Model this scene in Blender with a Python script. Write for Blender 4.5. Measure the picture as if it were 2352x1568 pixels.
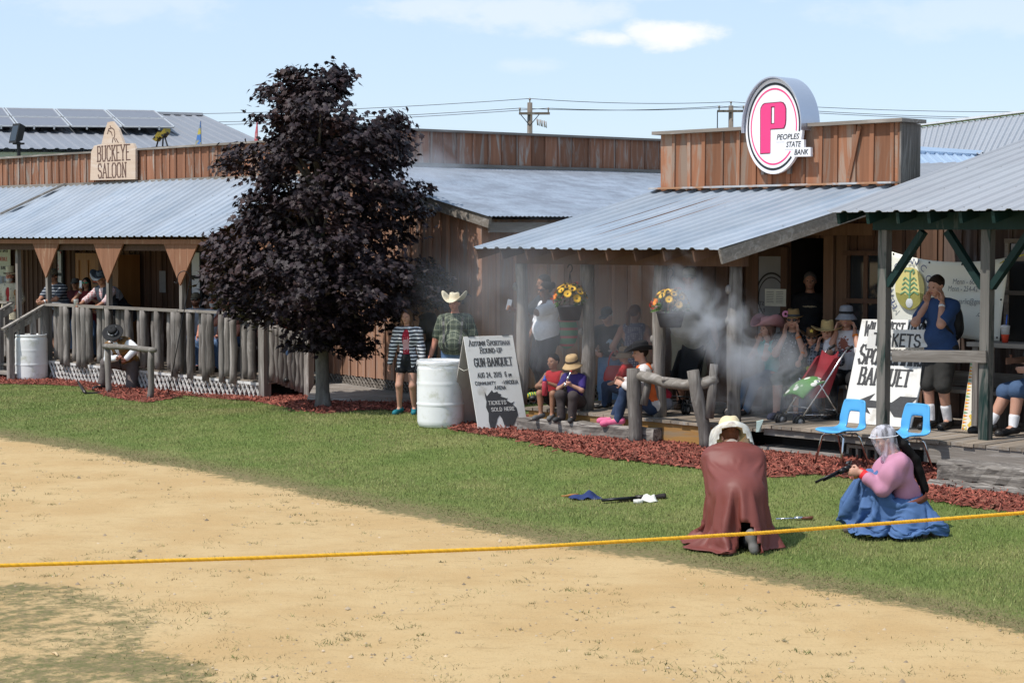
import bpy, math, random
import numpy as np
from mathutils import Vector, Matrix

for o in list(bpy.data.objects):
 bpy.data.objects.remove(o)
sc = bpy.context.scene
COL = sc.collection
R_ = math.radians
# ------------------------------------------------------------------ camera, light, exposure
FP = 4200.0                     # focal length in pixels of a 2352 px wide picture
CH = 2.7                        # eye height
TILT = math.atan((784 - 550) / FP)
cam = bpy.data.cameras.new('camera')
cam.lens = FP / 2352 * 36
cam.sensor_width = 36
cam.clip_end = 3000
camo = bpy.data.objects.new('camera', cam)
COL.objects.link(camo)
camo.location = (0, 0, CH)
camo.rotation_euler = (math.pi / 2 - TILT, 0, 0)
sc.camera = camo
sc.view_settings.view_transform = 'Standard'
sc.view_settings.look = 'None'
sc.view_settings.exposure = 0.58
sc.view_settings.gamma = 1
SUN_EL, SUN_AZ = R_(57), math.atan2(-0.85, -0.5)    # azimuth measured from +Y towards +X
sd = Vector((math.sin(SUN_AZ) * math.cos(SUN_EL), math.cos(SUN_AZ) * math.cos(SUN_EL), math.sin(SUN_EL)))
sun = bpy.data.lights.new('sun', 'SUN')
sun.energy = 2.95
sun.angle = R_(0.55)
sun.color = (1.0, 0.955, 0.89)
suno = bpy.data.objects.new('sun', sun)
COL.objects.link(suno)
suno.rotation_euler = sd.to_track_quat('Z', 'Y').to_euler()
suno.location = sd * 60
world = bpy.data.worlds.new('World')
sc.world = world
world.use_nodes = True
wt = world.node_tree
wt.nodes.clear()


def nn(t, typ, **kw):
 n = t.nodes.new(typ)
 for k, v in kw.items():
  if k.startswith('i_'):
   n.inputs[int(k[2:]) if k[2:].isdigit() else k[2:].replace('_', ' ')].default_value = v
  else:
   setattr(n, k, v)
 return n


def build_world():
 t = wt
 L = t.links.new
 sky = nn(t, 'ShaderNodeTexSky', sky_type='NISHITA', sun_disc=False, sun_elevation=SUN_EL, sun_rotation=SUN_AZ,
             altitude=250, air_density=1.0, dust_density=0.3, ozone_density=3.5)
 tc = nn(t, 'ShaderNodeTexCoord')
 # cumulus: patches of vapour at fixed directions of the sky
 total = None
 nz = nn(t, 'ShaderNodeTexNoise', i_Scale=26.0, i_Detail=7.0, i_Roughness=0.62)
 mp = nn(t, 'ShaderNodeMapping')
 mp.inputs['Scale'].default_value = (1, 1, 2.2)
 L(tc.outputs['Generated'], mp.inputs[0])
 L(mp.outputs[0], nz.inputs['Vector'])
 for (cx, cy, rx, ry, amp) in ((1540, 82, 95, 30, .95), (1400, 90, 70, 20, .8), (1475, 72, 50, 28, .85), (1180, 28, 260, 40, .42), (1030, 15, 160, 26, .38),
                                  (1205, 150, 90, 18, .22), (1480, -60, 500, 60, .4), (2200, 30, 300, 50, .22), (250, -20, 300, 60, .25)):
  d = ray(cx, cy).normalized()
  sep = nn(t, 'ShaderNodeVectorMath', operation='SUBTRACT')
  sep.inputs[1].default_value = d
  L(tc.outputs['Generated'], sep.inputs[0])
  sca = nn(t, 'ShaderNodeVectorMath', operation='MULTIPLY')
  sca.inputs[1].default_value = (FP / rx, FP / rx * .3, FP / ry)
  L(sep.outputs[0], sca.inputs[0])
  ln = nn(t, 'ShaderNodeVectorMath', operation='LENGTH')
  L(sca.outputs[0], ln.inputs[0])
  ad = nn(t, 'ShaderNodeMath', operation='MULTIPLY_ADD')
  L(nz.outputs['Fac'], ad.inputs[0])
  ad.inputs[1].default_value = -2.6
  ad.inputs[2].default_value = 1.25
  s2 = nn(t, 'ShaderNodeMath', operation='ADD')
  L(ln.outputs['Value'], s2.inputs[0])
  L(ad.outputs[0], s2.inputs[1])
  mr = nn(t, 'ShaderNodeMapRange', interpolation_type='SMOOTHSTEP')
  for i, v in ((1, 1.25), (2, .35), (3, 0.0), (4, amp)):
   mr.inputs[i].default_value = v
  L(s2.outputs[0], mr.inputs[0])
  if total is None:
   total = mr.outputs[0]
  else:
   mx = nn(t, 'ShaderNodeMath', operation='MAXIMUM')
   L(total, mx.inputs[0])
   L(mr.outputs[0], mx.inputs[1])
   total = mx.outputs[0]
 mix = nn(t, 'ShaderNodeMix', data_type='RGBA')
 L(total, mix.inputs[0])
 hs = nn(t, 'ShaderNodeHueSaturation', i_Hue=0.5, i_Saturation=1.0, i_Value=1.0)
 L(sky.outputs[0], hs.inputs['Color'])
 tn = nn(t, 'ShaderNodeMix', data_type='RGBA', blend_type='MULTIPLY')
 tn.inputs[0].default_value = 1
 L(hs.outputs[0], tn.inputs[6])
 tn.inputs[7].default_value = (1.0, .885, .90, 1)
 ev = nn(t, 'ShaderNodeMix', data_type='RGBA')
 ev.inputs[0].default_value = .72
 L(tn.outputs[2], ev.inputs[6])
 ev.inputs[7].default_value = (2.6, 3.38, 4.2, 1)
 L(ev.outputs[2], mix.inputs[6])
 mix.inputs[7].default_value = (4.6, 4.65, 4.75, 1)
 bg = nn(t, 'ShaderNodeBackground', i_Strength=0.15)
 L(mix.outputs[2], bg.inputs[0])
 out = nn(t, 'ShaderNodeOutputWorld')
 L(bg.outputs[0], out.inputs[0])


# ------------------------------------------------------------------ picture <-> place helpers
ct_, st_ = math.cos(TILT), math.sin(TILT)
CAM = Vector((0, 0, CH))
FX, FY = 0.7, -0.714
_n = math.hypot(FX, FY)
FX /= _n
FY /= _n
TH = math.atan2(FY, FX)          # the street runs along f = (FX, FY); behind the fronts is nb = (-FY, FX)


def ray(px, py):
 cx, cy = (px - 1176) / FP, (784 - py) / FP
 return Vector((cx, ct_ + cy * st_, cy * ct_ - st_))


def proj(P):
 P = Vector(P) - CAM
 dep = P.y * ct_ - P.z * st_
 up = P.y * st_ + P.z * ct_
 return 1176 + FP * P.x / dep, 784 - FP * up / dep


def W(s, t, z=0.0):
 return Vector((s * FX - t * FY, s * FY + t * FX, z))


def ST(P):
 return P[0] * FX + P[1] * FY, -P[0] * FY + P[1] * FX


def ss(a, b, x):
 u = np.clip((x - a) / (b - a), 0, 1)
 return u * u * (3 - 2 * u)


def gh(X, Y):
 s, t = X * FX + Y * FY, -X * FY + Y * FX
 return 0.2 * ss(13.0, 16.2, t) * ss(-27, -20, s)


def onz(px, py, z):
 d = ray(px, py)
 return CAM + d * ((z - CH) / d.z)


def gz(px, py):
 z = 0.0
 for _ in range(12):
  P = onz(px, py, z)
  z = float(gh(P.x, P.y))
 return Vector((P.x, P.y, z))


def pt(px, py, t):                   # on the vertical plane at distance t behind the street line
 d = ray(px, py)
 k = t / (-d.x * FY + d.y * FX)
 return CAM + d * k


def col(px, t, z):                   # the point of plane t at height z seen in column px
 py = 700
 for _ in range(6):
  P = pt(px, py, t)
  py = proj((P.x, P.y, z))[1]
 return Vector((P.x, P.y, z))


def dep(px, py, y):                  # at distance y in front of the camera
 d = ray(px, py)
 return CAM + d * (y / d.y)


build_world()

# ------------------------------------------------------------------ materials
MATS = {}


def material(name, col_, rough=.8, metal=0., var=.15, ns=8., bump=0., bs=None, stretch=(1, 1, 1), tint=0., col2=None, m2=(3., .55, .1), spec=.4,
             alpha=1., trans=0., sheen=0., coat=0., wave=None, sub=0., alpha2=None, bd=.01, bdet=4.):
 if name in MATS:
  return MATS[name]
 m = bpy.data.materials.new(name)
 m.use_nodes = True
 t = m.node_tree
 L = t.links.new
 b = t.nodes['Principled BSDF']
 tc = nn(t, 'ShaderNodeTexCoord')
 mp = nn(t, 'ShaderNodeMapping')
 mp.inputs['Scale'].default_value = stretch
 L(tc.outputs['Object'], mp.inputs[0])
 nz = nn(t, 'ShaderNodeTexNoise', i_Scale=ns, i_Detail=6.0, i_Roughness=.6)
 L(mp.outputs[0], nz.inputs['Vector'])
 rgb = nn(t, 'ShaderNodeRGB')
 rgb.outputs[0].default_value = (*col_, 1)
 c = rgb.outputs[0]
 if col2:
  n2 = nn(t, 'ShaderNodeTexNoise', i_Scale=m2[0], i_Detail=5.0, i_Roughness=.6)
  L(mp.outputs[0], n2.inputs['Vector'])
  mr = nn(t, 'ShaderNodeMapRange', interpolation_type='SMOOTHSTEP')
  mr.inputs[1].default_value = m2[1] - m2[2]
  mr.inputs[2].default_value = m2[1] + m2[2]
  L(n2.outputs['Fac'], mr.inputs[0])
  mx = nn(t, 'ShaderNodeMix', data_type='RGBA')
  L(mr.outputs[0], mx.inputs[0])
  L(c, mx.inputs[6])
  mx.inputs[7].default_value = (*col2, 1)
  c = mx.outputs[2]
 f = nn(t, 'ShaderNodeMapRange')
 f.inputs[1].default_value = .25
 f.inputs[2].default_value = .75
 f.inputs[3].default_value = 1 - var
 f.inputs[4].default_value = 1 + var
 L(nz.outputs['Fac'], f.inputs[0])
 v = f.outputs[0]
 if tint:
  at = nn(t, 'ShaderNodeAttribute', attribute_name='tint')
  tm = nn(t, 'ShaderNodeMath', operation='MULTIPLY_ADD')
  L(at.outputs['Fac'], tm.inputs[0])
  tm.inputs[1].default_value = 2 * tint
  tm.inputs[2].default_value = 1 - tint
  mu = nn(t, 'ShaderNodeMath', operation='MULTIPLY')
  L(v, mu.inputs[0])
  L(tm.outputs[0], mu.inputs[1])
  v = mu.outputs[0]
 vm = nn(t, 'ShaderNodeVectorMath', operation='SCALE')
 L(c, vm.inputs[0])
 L(v, vm.inputs['Scale'])
 L(vm.outputs[0], b.inputs['Base Color'])
 b.inputs['Roughness'].default_value = rough
 b.inputs['Metallic'].default_value = metal
 b.inputs['Specular IOR Level'].default_value = spec
 b.inputs['Alpha'].default_value = alpha
 b.inputs['Transmission Weight'].default_value = trans
 b.inputs['Sheen Weight'].default_value = sheen
 b.inputs['Coat Weight'].default_value = coat
 if alpha2 is not None:
  n4 = nn(t, 'ShaderNodeTexNoise', i_Scale=ns, i_Detail=3.0)
  L(mp.outputs[0], n4.inputs['Vector'])
  ar = nn(t, 'ShaderNodeMapRange')
  for i, x in ((1, .38), (2, .66), (3, alpha), (4, alpha2)):
   ar.inputs[i].default_value = x
  L(n4.outputs['Fac'], ar.inputs[0])
  L(ar.outputs[0], b.inputs['Alpha'])
 if sub:
  b.inputs['Subsurface Weight'].default_value = sub
  b.inputs['Subsurface Radius'].default_value = (.012, .005, .003)
  b.inputs['Subsurface Scale'].default_value = 1.0
 if bump:
  bp = nn(t, 'ShaderNodeBump', i_Strength=bump, i_Distance=bd)
  if bs:
   n3 = nn(t, 'ShaderNodeTexNoise', i_Scale=bs, i_Detail=bdet)
   L(mp.outputs[0], n3.inputs['Vector'])
   L(n3.outputs['Fac'], bp.inputs['Height'])
  else:
   L(nz.outputs['Fac'], bp.inputs['Height'])
  L(bp.outputs[0], b.inputs['Normal'])
 MATS[name] = m
 return m


def pattern(name, c1, kind, c2, freq=30., axis=2, width=.5, c3=None, rough=.85, box=None, dist=0.):
 """stripes / plaid / speckle / a patch of printing, from the object's own coordinates"""
 m = material(name, c1, rough, var=.1, ns=25, bump=.6, bs=9., bd=.025, bdet=1.5)
 if m.get('done'):
  return m
 m['done'] = 1
 t = m.node_tree
 L = t.links.new
 b = t.nodes['Principled BSDF']
 src = b.inputs['Base Color'].links[0].from_socket
 tc = nn(t, 'ShaderNodeTexCoord')
 sp = nn(t, 'ShaderNodeSeparateXYZ')
 L(tc.outputs['Object'], sp.inputs[0])

 def band(ax, fr, wd, soft=.06):
  mu = nn(t, 'ShaderNodeMath', operation='MULTIPLY')
  L(sp.outputs[ax], mu.inputs[0])
  mu.inputs[1].default_value = fr
  if dist:
   nz = nn(t, 'ShaderNodeTexNoise', i_Scale=7.0, i_Detail=2.0)
   L(tc.outputs['Object'], nz.inputs['Vector'])
   ma = nn(t, 'ShaderNodeMath', operation='MULTIPLY_ADD')
   L(nz.outputs['Fac'], ma.inputs[0])
   ma.inputs[1].default_value = dist
   L(mu.outputs[0], ma.inputs[2])
   mu = ma
  fr_ = nn(t, 'ShaderNodeMath', operation='FRACT')
  L(mu.outputs[0], fr_.inputs[0])
  a = nn(t, 'ShaderNodeMapRange', interpolation_type='SMOOTHSTEP')
  a.inputs[1].default_value = wd - soft
  a.inputs[2].default_value = wd + soft
  a.inputs[3].default_value = 1.0
  a.inputs[4].default_value = 0.0
  L(fr_.outputs[0], a.inputs[0])
  return a.outputs[0]

 def mixin(base, fac, c):
  mx = nn(t, 'ShaderNodeMix', data_type='RGBA')
  L(fac, mx.inputs[0])
  L(base, mx.inputs[6])
  mx.inputs[7].default_value = (*c, 1)
  return mx.outputs[2]
 if kind == 'stripe':
  src = mixin(src, band(axis, freq, width), c2)
 elif kind == 'plaid':
  for ax in (2, 0, 1):
   src = mixin(src, band(ax, freq, width), c2)
  if c3:
   for ax in (2, 0):
    src = mixin(src, band(ax, freq * .5, width * .6), c3)
 elif kind == 'speckle':
  nz = nn(t, 'ShaderNodeTexVoronoi', i_Scale=freq)
  L(tc.outputs['Object'], nz.inputs['Vector'])
  a = nn(t, 'ShaderNodeMapRange')
  a.inputs[1].default_value = width
  a.inputs[2].default_value = width + .06
  a.inputs[3].default_value = 1.0
  a.inputs[4].default_value = 0.0
  L(nz.outputs['Distance'], a.inputs[0])
  src = mixin(src, a.outputs[0], c2)
 if box:            # (x, z, rx, rz, colour): printed patch on the chest
  for (bx, bz, rx, rz, cc) in box:
   nz = nn(t, 'ShaderNodeTexNoise', i_Scale=45.0, i_Detail=2.0)
   L(tc.outputs['Object'], nz.inputs['Vector'])
   cm = nn(t, 'ShaderNodeCombineXYZ')
   for k, (o_, r_) in enumerate(((bx, rx), (bz, rz))):
    a = nn(t, 'ShaderNodeMath', operation='MULTIPLY_ADD')
    L(sp.outputs[0 if k == 0 else 2], a.inputs[0])
    a.inputs[1].default_value = 1 / r_
    a.inputs[2].default_value = -o_ / r_
    L(a.outputs[0], cm.inputs[k])
   ln = nn(t, 'ShaderNodeVectorMath', operation='LENGTH')
   L(cm.outputs[0], ln.inputs[0])
   a = nn(t, 'ShaderNodeMath', operation='MULTIPLY_ADD')
   L(nz.outputs['Fac'], a.inputs[0])
   a.inputs[1].default_value = 1.8
   L(ln.outputs['Value'], a.inputs[2])
   g = nn(t, 'ShaderNodeMath', operation='LESS_THAN')
   L(a.outputs[0], g.inputs[0])
   g.inputs[1].default_value = 1.75
   fy = nn(t, 'ShaderNodeMath', operation='GREATER_THAN')
   L(sp.outputs[1], fy.inputs[0])
   fy.inputs[1].default_value = 0.03
   an = nn(t, 'ShaderNodeMath', operation='MULTIPLY')
   L(g.outputs[0], an.inputs[0])
   L(fy.outputs[0], an.inputs[1])
   src = mixin(src, an.outputs[0], cc)
 L(src, b.inputs['Base Color'])
 return m


def wood(name, c1, c2, axis=2, grey=None, gamt=.5, tint=.25, fine=26., rough=.85, bump=.5):
 """board wood: grain streaks along one axis, weathering patches"""
 if name in MATS:
  return MATS[name]
 m = bpy.data.materials.new(name)
 m.use_nodes = True
 t = m.node_tree
 L = t.links.new
 b = t.nodes['Principled BSDF']
 tc = nn(t, 'ShaderNodeTexCoord')
 at = nn(t, 'ShaderNodeAttribute', attribute_name='tint')
 sh = nn(t, 'ShaderNodeVectorMath', operation='ADD')
 sc3 = nn(t, 'ShaderNodeVectorMath', operation='SCALE', i_Scale=37.0)
 L(at.outputs['Vector'], sc3.inputs[0])
 L(tc.outputs['Object'], sh.inputs[0])
 L(sc3.outputs[0], sh.inputs[1])

 def streak(across, along, detail, distort):
  mp = nn(t, 'ShaderNodeMapping')
  s = [across] * 3
  s[axis] = along
  mp.inputs['Scale'].default_value = s
  L(sh.outputs[0], mp.inputs[0])
  n = nn(t, 'ShaderNodeTexNoise', i_Scale=1.0, i_Detail=detail, i_Roughness=.65, i_Distortion=distort)
  L(mp.outputs[0], n.inputs['Vector'])
  return n.outputs['Fac']
 g1 = streak(fine, fine * .045, 5., .6)
 g2 = streak(fine * .25, fine * .035, 4., 1.2)
 mx = nn(t, 'ShaderNodeMix', data_type='RGBA')
 mr = nn(t, 'ShaderNodeMapRange')
 mr.inputs[1].default_value = .3
 mr.inputs[2].default_value = .7
 L(g1, mr.inputs[0])
 L(mr.outputs[0], mx.inputs[0])
 mx.inputs[6].default_value = (*c1, 1)
 mx.inputs[7].default_value = (*c2, 1)
 c = mx.outputs[2]
 if grey:
  m3 = nn(t, 'ShaderNodeMapRange', interpolation_type='SMOOTHSTEP')
  m3.inputs[1].default_value = .62 - .3 * gamt
  m3.inputs[2].default_value = .8 - .3 * gamt
  L(g2, m3.inputs[0])
  mg = nn(t, 'ShaderNodeMix', data_type='RGBA')
  L(m3.outputs[0], mg.inputs[0])
  L(c, mg.inputs[6])
  mg.inputs[7].default_value = (*grey, 1)
  c = mg.outputs[2]
 tm = nn(t, 'ShaderNodeMath', operation='MULTIPLY_ADD')
 L(at.outputs['Fac'], tm.inputs[0])
 tm.inputs[1].default_value = 2 * tint
 tm.inputs[2].default_value = 1 - tint
 vm = nn(t, 'ShaderNodeVectorMath', operation='SCALE')
 L(c, vm.inputs[0])
 L(tm.outputs[0], vm.inputs['Scale'])
 L(vm.outputs[0], b.inputs['Base Color'])
 b.inputs['Roughness'].default_value = rough
 b.inputs['Specular IOR Level'].default_value = .25
 bp = nn(t, 'ShaderNodeBump', i_Strength=bump, i_Distance=.006)
 L(g1, bp.inputs['Height'])
 L(bp.outputs[0], b.inputs['Normal'])
 MATS[name] = m
 return m


# ------------------------------------------------------------------ mesh builder
class MB:
 def __init__(s, st=False):
  s.v, s.f, s.t, s.m = [], [], [], []
  s.st = st

 def add(s, vs, fs, tint=None, mi=0):
  o = len(s.v)
  s.v += [tuple(v) for v in vs]
  if tint is None:
   tint = random.random()
  for f in fs:
   s.f.append([i + o for i in f])
   s.t.append(tint)
   s.m.append(mi)
  return s

 def box(s, x0, x1, y0, y1, z0, z1, tint=None, mi=0):
  vs = [(x, y, z) for z in (z0, z1) for y in (y0, y1) for x in (x0, x1)]
  return s.add(vs, [(0, 2, 3, 1), (4, 5, 7, 6), (0, 1, 5, 4), (2, 6, 7, 3), (0, 4, 6, 2), (1, 3, 7, 5)], tint, mi)

 def hexa(s, lo, hi, tint=None, mi=0):      # two quads (each 4 points, same winding)
  vs = list(lo) + list(hi)
  return s.add(vs, [(3, 2, 1, 0), (4, 5, 6, 7), (0, 1, 5, 4), (1, 2, 6, 5), (2, 3, 7, 6), (3, 0, 4, 7)], tint, mi)

 def beam(s, a, b, w, h, up=(0, 0, 1), tint=None, mi=0):
  a, b = Vector(a), Vector(b)
  d = (b - a).normalized()
  r = d.cross(Vector(up))
  if r.length < 1e-4:
   r = d.cross(Vector((1, 0, 0)))
  r.normalize()
  u = r.cross(d)
  q = [r * w / 2 + u * h / 2, -r * w / 2 + u * h / 2, -r * w / 2 - u * h / 2, r * w / 2 - u * h / 2]
  return s.hexa([a + x for x in q], [b + x for x in q], tint, mi)

 def tube(s, pts, rad, n=8, tint=None, mi=0, wob=0., close=False):
  pts = [Vector(p) for p in pts]
  if not hasattr(rad, '__len__'):
   rad = [rad] * len(pts)
  vs, fs = [], []
  ref = None
  N = len(pts)
  for i, p in enumerate(pts):
   d = (pts[(i + 1) % N if close else min(i + 1, N - 1)] - pts[(i - 1) % N if close else max(i - 1, 0)])
   d = d.normalized() if d.length > 1e-9 else Vector((0, 0, 1))
   if ref is None:
    ref = d.orthogonal().normalized()
   ref = (ref - d * ref.dot(d))
   ref = ref.normalized() if ref.length > 1e-6 else d.orthogonal().normalized()
   b = d.cross(ref)
   for k in range(n):
    a = 2 * math.pi * k / n
    r = rad[i] * (1 + wob * random.uniform(-1, 1))
    vs.append(p + ref * math.cos(a) * r + b * math.sin(a) * r)
  for i in range(N if close else N - 1):
   j = (i + 1) % N
   for k in range(n):
    fs.append((i * n + k, i * n + (k + 1) % n, j * n + (k + 1) % n, j * n + k))
  if not close:
   fs.append(tuple(range(n - 1, -1, -1)))
   fs.append(tuple((N - 1) * n + k for k in range(n)))
  return s.add(vs, fs, tint, mi)

 def lathe(s, prof, c=(0, 0, 0), n=24, tint=None, mi=0, M=None):
  vs, fs = [], []
  for (r, z) in prof:
   for k in range(n):
    a = 2 * math.pi * k / n
    p = Vector((r * math.cos(a), r * math.sin(a), z))
    vs.append((M @ p) if M else p + Vector(c))
  for i in range(len(prof) - 1):
   for k in range(n):
    fs.append((i * n + k, i * n + (k + 1) % n, (i + 1) * n + (k + 1) % n, (i + 1) * n + k))
  fs.append(tuple(range(n - 1, -1, -1)))
  fs.append(tuple((len(prof) - 1) * n + k for k in range(n)))
  return s.add(vs, fs, tint, mi)

 def ball(s, c, r, n=10, m=7, tint=None, mi=0, R=None):
  if not hasattr(r, '__len__'):
   r = (r, r, r)
  vs, fs = [], []
  for i in range(m + 1):
   p = math.pi * i / m
   for k in range(n):
    a = 2 * math.pi * k / n
    q = Vector((r[0] * math.sin(p) * math.cos(a), r[1] * math.sin(p) * math.sin(a), -r[2] * math.cos(p)))
    vs.append((R @ q if R else q) + Vector(c))
  for i in range(m):
   for k in range(n):
    fs.append((i * n + k, i * n + (k + 1) % n, (i + 1) * n + (k + 1) % n, (i + 1) * n + k))
  return s.add(vs, fs, tint, mi)

 def plate(s, poly, O, X, Y, N, th, tint=None, mi=0):   # flat outline (x, y) given thickness along N
  O, X, Y, N = Vector(O), Vector(X), Vector(Y), Vector(N)
  n = len(poly)
  a = [O + X * p[0] + Y * p[1] for p in poly]
  vs = a + [p + N * th for p in a]
  fs = [tuple(range(n - 1, -1, -1)), tuple(range(n, 2 * n))] + [(i, (i + 1) % n, n + (i + 1) % n, n + i) for i in range(n)]
  return s.add(vs, fs, tint, mi)

 def build(s, name, mats, parent=None, smooth=False, label=None, bevel=0.):
  v = np.array(s.v, dtype=float).reshape(-1, 3)
  if s.st:
   v = np.stack([v[:, 0] * FX - v[:, 1] * FY, v[:, 0] * FY + v[:, 1] * FX, v[:, 2]], 1)
  return meshobj(name, v, s.f, mats, parent, smooth, s.t, s.m, label, bevel)


WM = {}


def meshobj(name, v, faces, mats, parent=None, smooth=False, tints=None, mis=None, label=None, bevel=0., local=False):
 v = np.asarray(v, dtype=np.float64)
 if parent is not None and not local:
  inv = np.array(WM[parent.name].inverted())
  v = v @ inv[:3, :3].T + inv[:3, 3]
 origin = None
 if parent is None and not local:
  origin = np.array([(v[:, 0].min() + v[:, 0].max()) / 2, (v[:, 1].min() + v[:, 1].max()) / 2, v[:, 2].min()])
  v = v - origin
 me = bpy.data.meshes.new(name)
 nv = len(v)
 if isinstance(faces, np.ndarray):
  ls = faces.shape[1]
  nf = len(faces)
  idx = faces.ravel().astype(np.int32)
  starts = np.arange(0, nf * ls, ls, dtype=np.int32)
 else:
  nf = len(faces)
  lens = np.fromiter((len(f) for f in faces), dtype=np.int32, count=nf)
  starts = np.concatenate([[0], np.cumsum(lens)[:-1]]).astype(np.int32)
  idx = np.fromiter((i for f in faces for i in f), dtype=np.int32)
 me.vertices.add(nv)
 me.vertices.foreach_set('co', v.astype(np.float32).ravel())
 me.loops.add(len(idx))
 me.loops.foreach_set('vertex_index', idx)
 me.polygons.add(nf)
 me.polygons.foreach_set('loop_start', starts)
 if mis is not None and any(mis):
  me.polygons.foreach_set('material_index', np.array(mis, dtype=np.int32))
 me.polygons.foreach_set('use_smooth', np.full(nf, bool(smooth)))
 if tints is not None:
  a = me.attributes.new('tint', 'FLOAT', 'FACE')
  a.data.foreach_set('value', np.asarray(tints, dtype=np.float32))
 me.update(calc_edges=True)
 for m in (mats if isinstance(mats, (list, tuple)) else [mats]):
  me.materials.append(m)
 o = bpy.data.objects.new(name, me)
 COL.objects.link(o)
 if parent is not None:
  o.parent = parent
  WM[o.name] = WM[parent.name]
 else:
  mw = Matrix.Identity(4)
  if origin is not None:
   o.location = origin
   mw = Matrix.Translation(Vector(origin))
  WM[o.name] = mw
 if bevel:
  bv = o.modifiers.new('bevel', 'BEVEL')
  bv.width = bevel
  bv.segments = 2
  bv.limit_method = 'ANGLE'
 if label:
  o['label'] = label
 return o


def tag(o, label=None, cat=None, group=None, kind=None):
 if label:
  o['label'] = label
 if cat:
  o['category'] = cat
 if group:
  o['group'] = group
 if kind:
  o['kind'] = kind
 return o


def empty(name, loc, rz, label, cat, group=None):
 o = bpy.data.objects.new(name, None)
 COL.objects.link(o)
 o.location = loc
 o.rotation_euler = (0, 0, rz)
 o.empty_display_size = .2
 WM[o.name] = Matrix.Translation(Vector(loc)) @ Matrix.Rotation(rz, 4, 'Z')
 return tag(o, label, cat, group)


def inst(o, parent, vec, rz=0.0, scale=1.0):       # another copy of a part, shifted in its parent's frame
 c = o.copy()
 COL.objects.link(c)
 c.parent = parent
 c.matrix_local = Matrix.Translation(Vector(vec)) @ Matrix.Rotation(rz, 4, 'Z') @ Matrix.Diagonal((1, 1, scale, 1))
 WM[c.name] = WM[parent.name]
 return c


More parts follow.
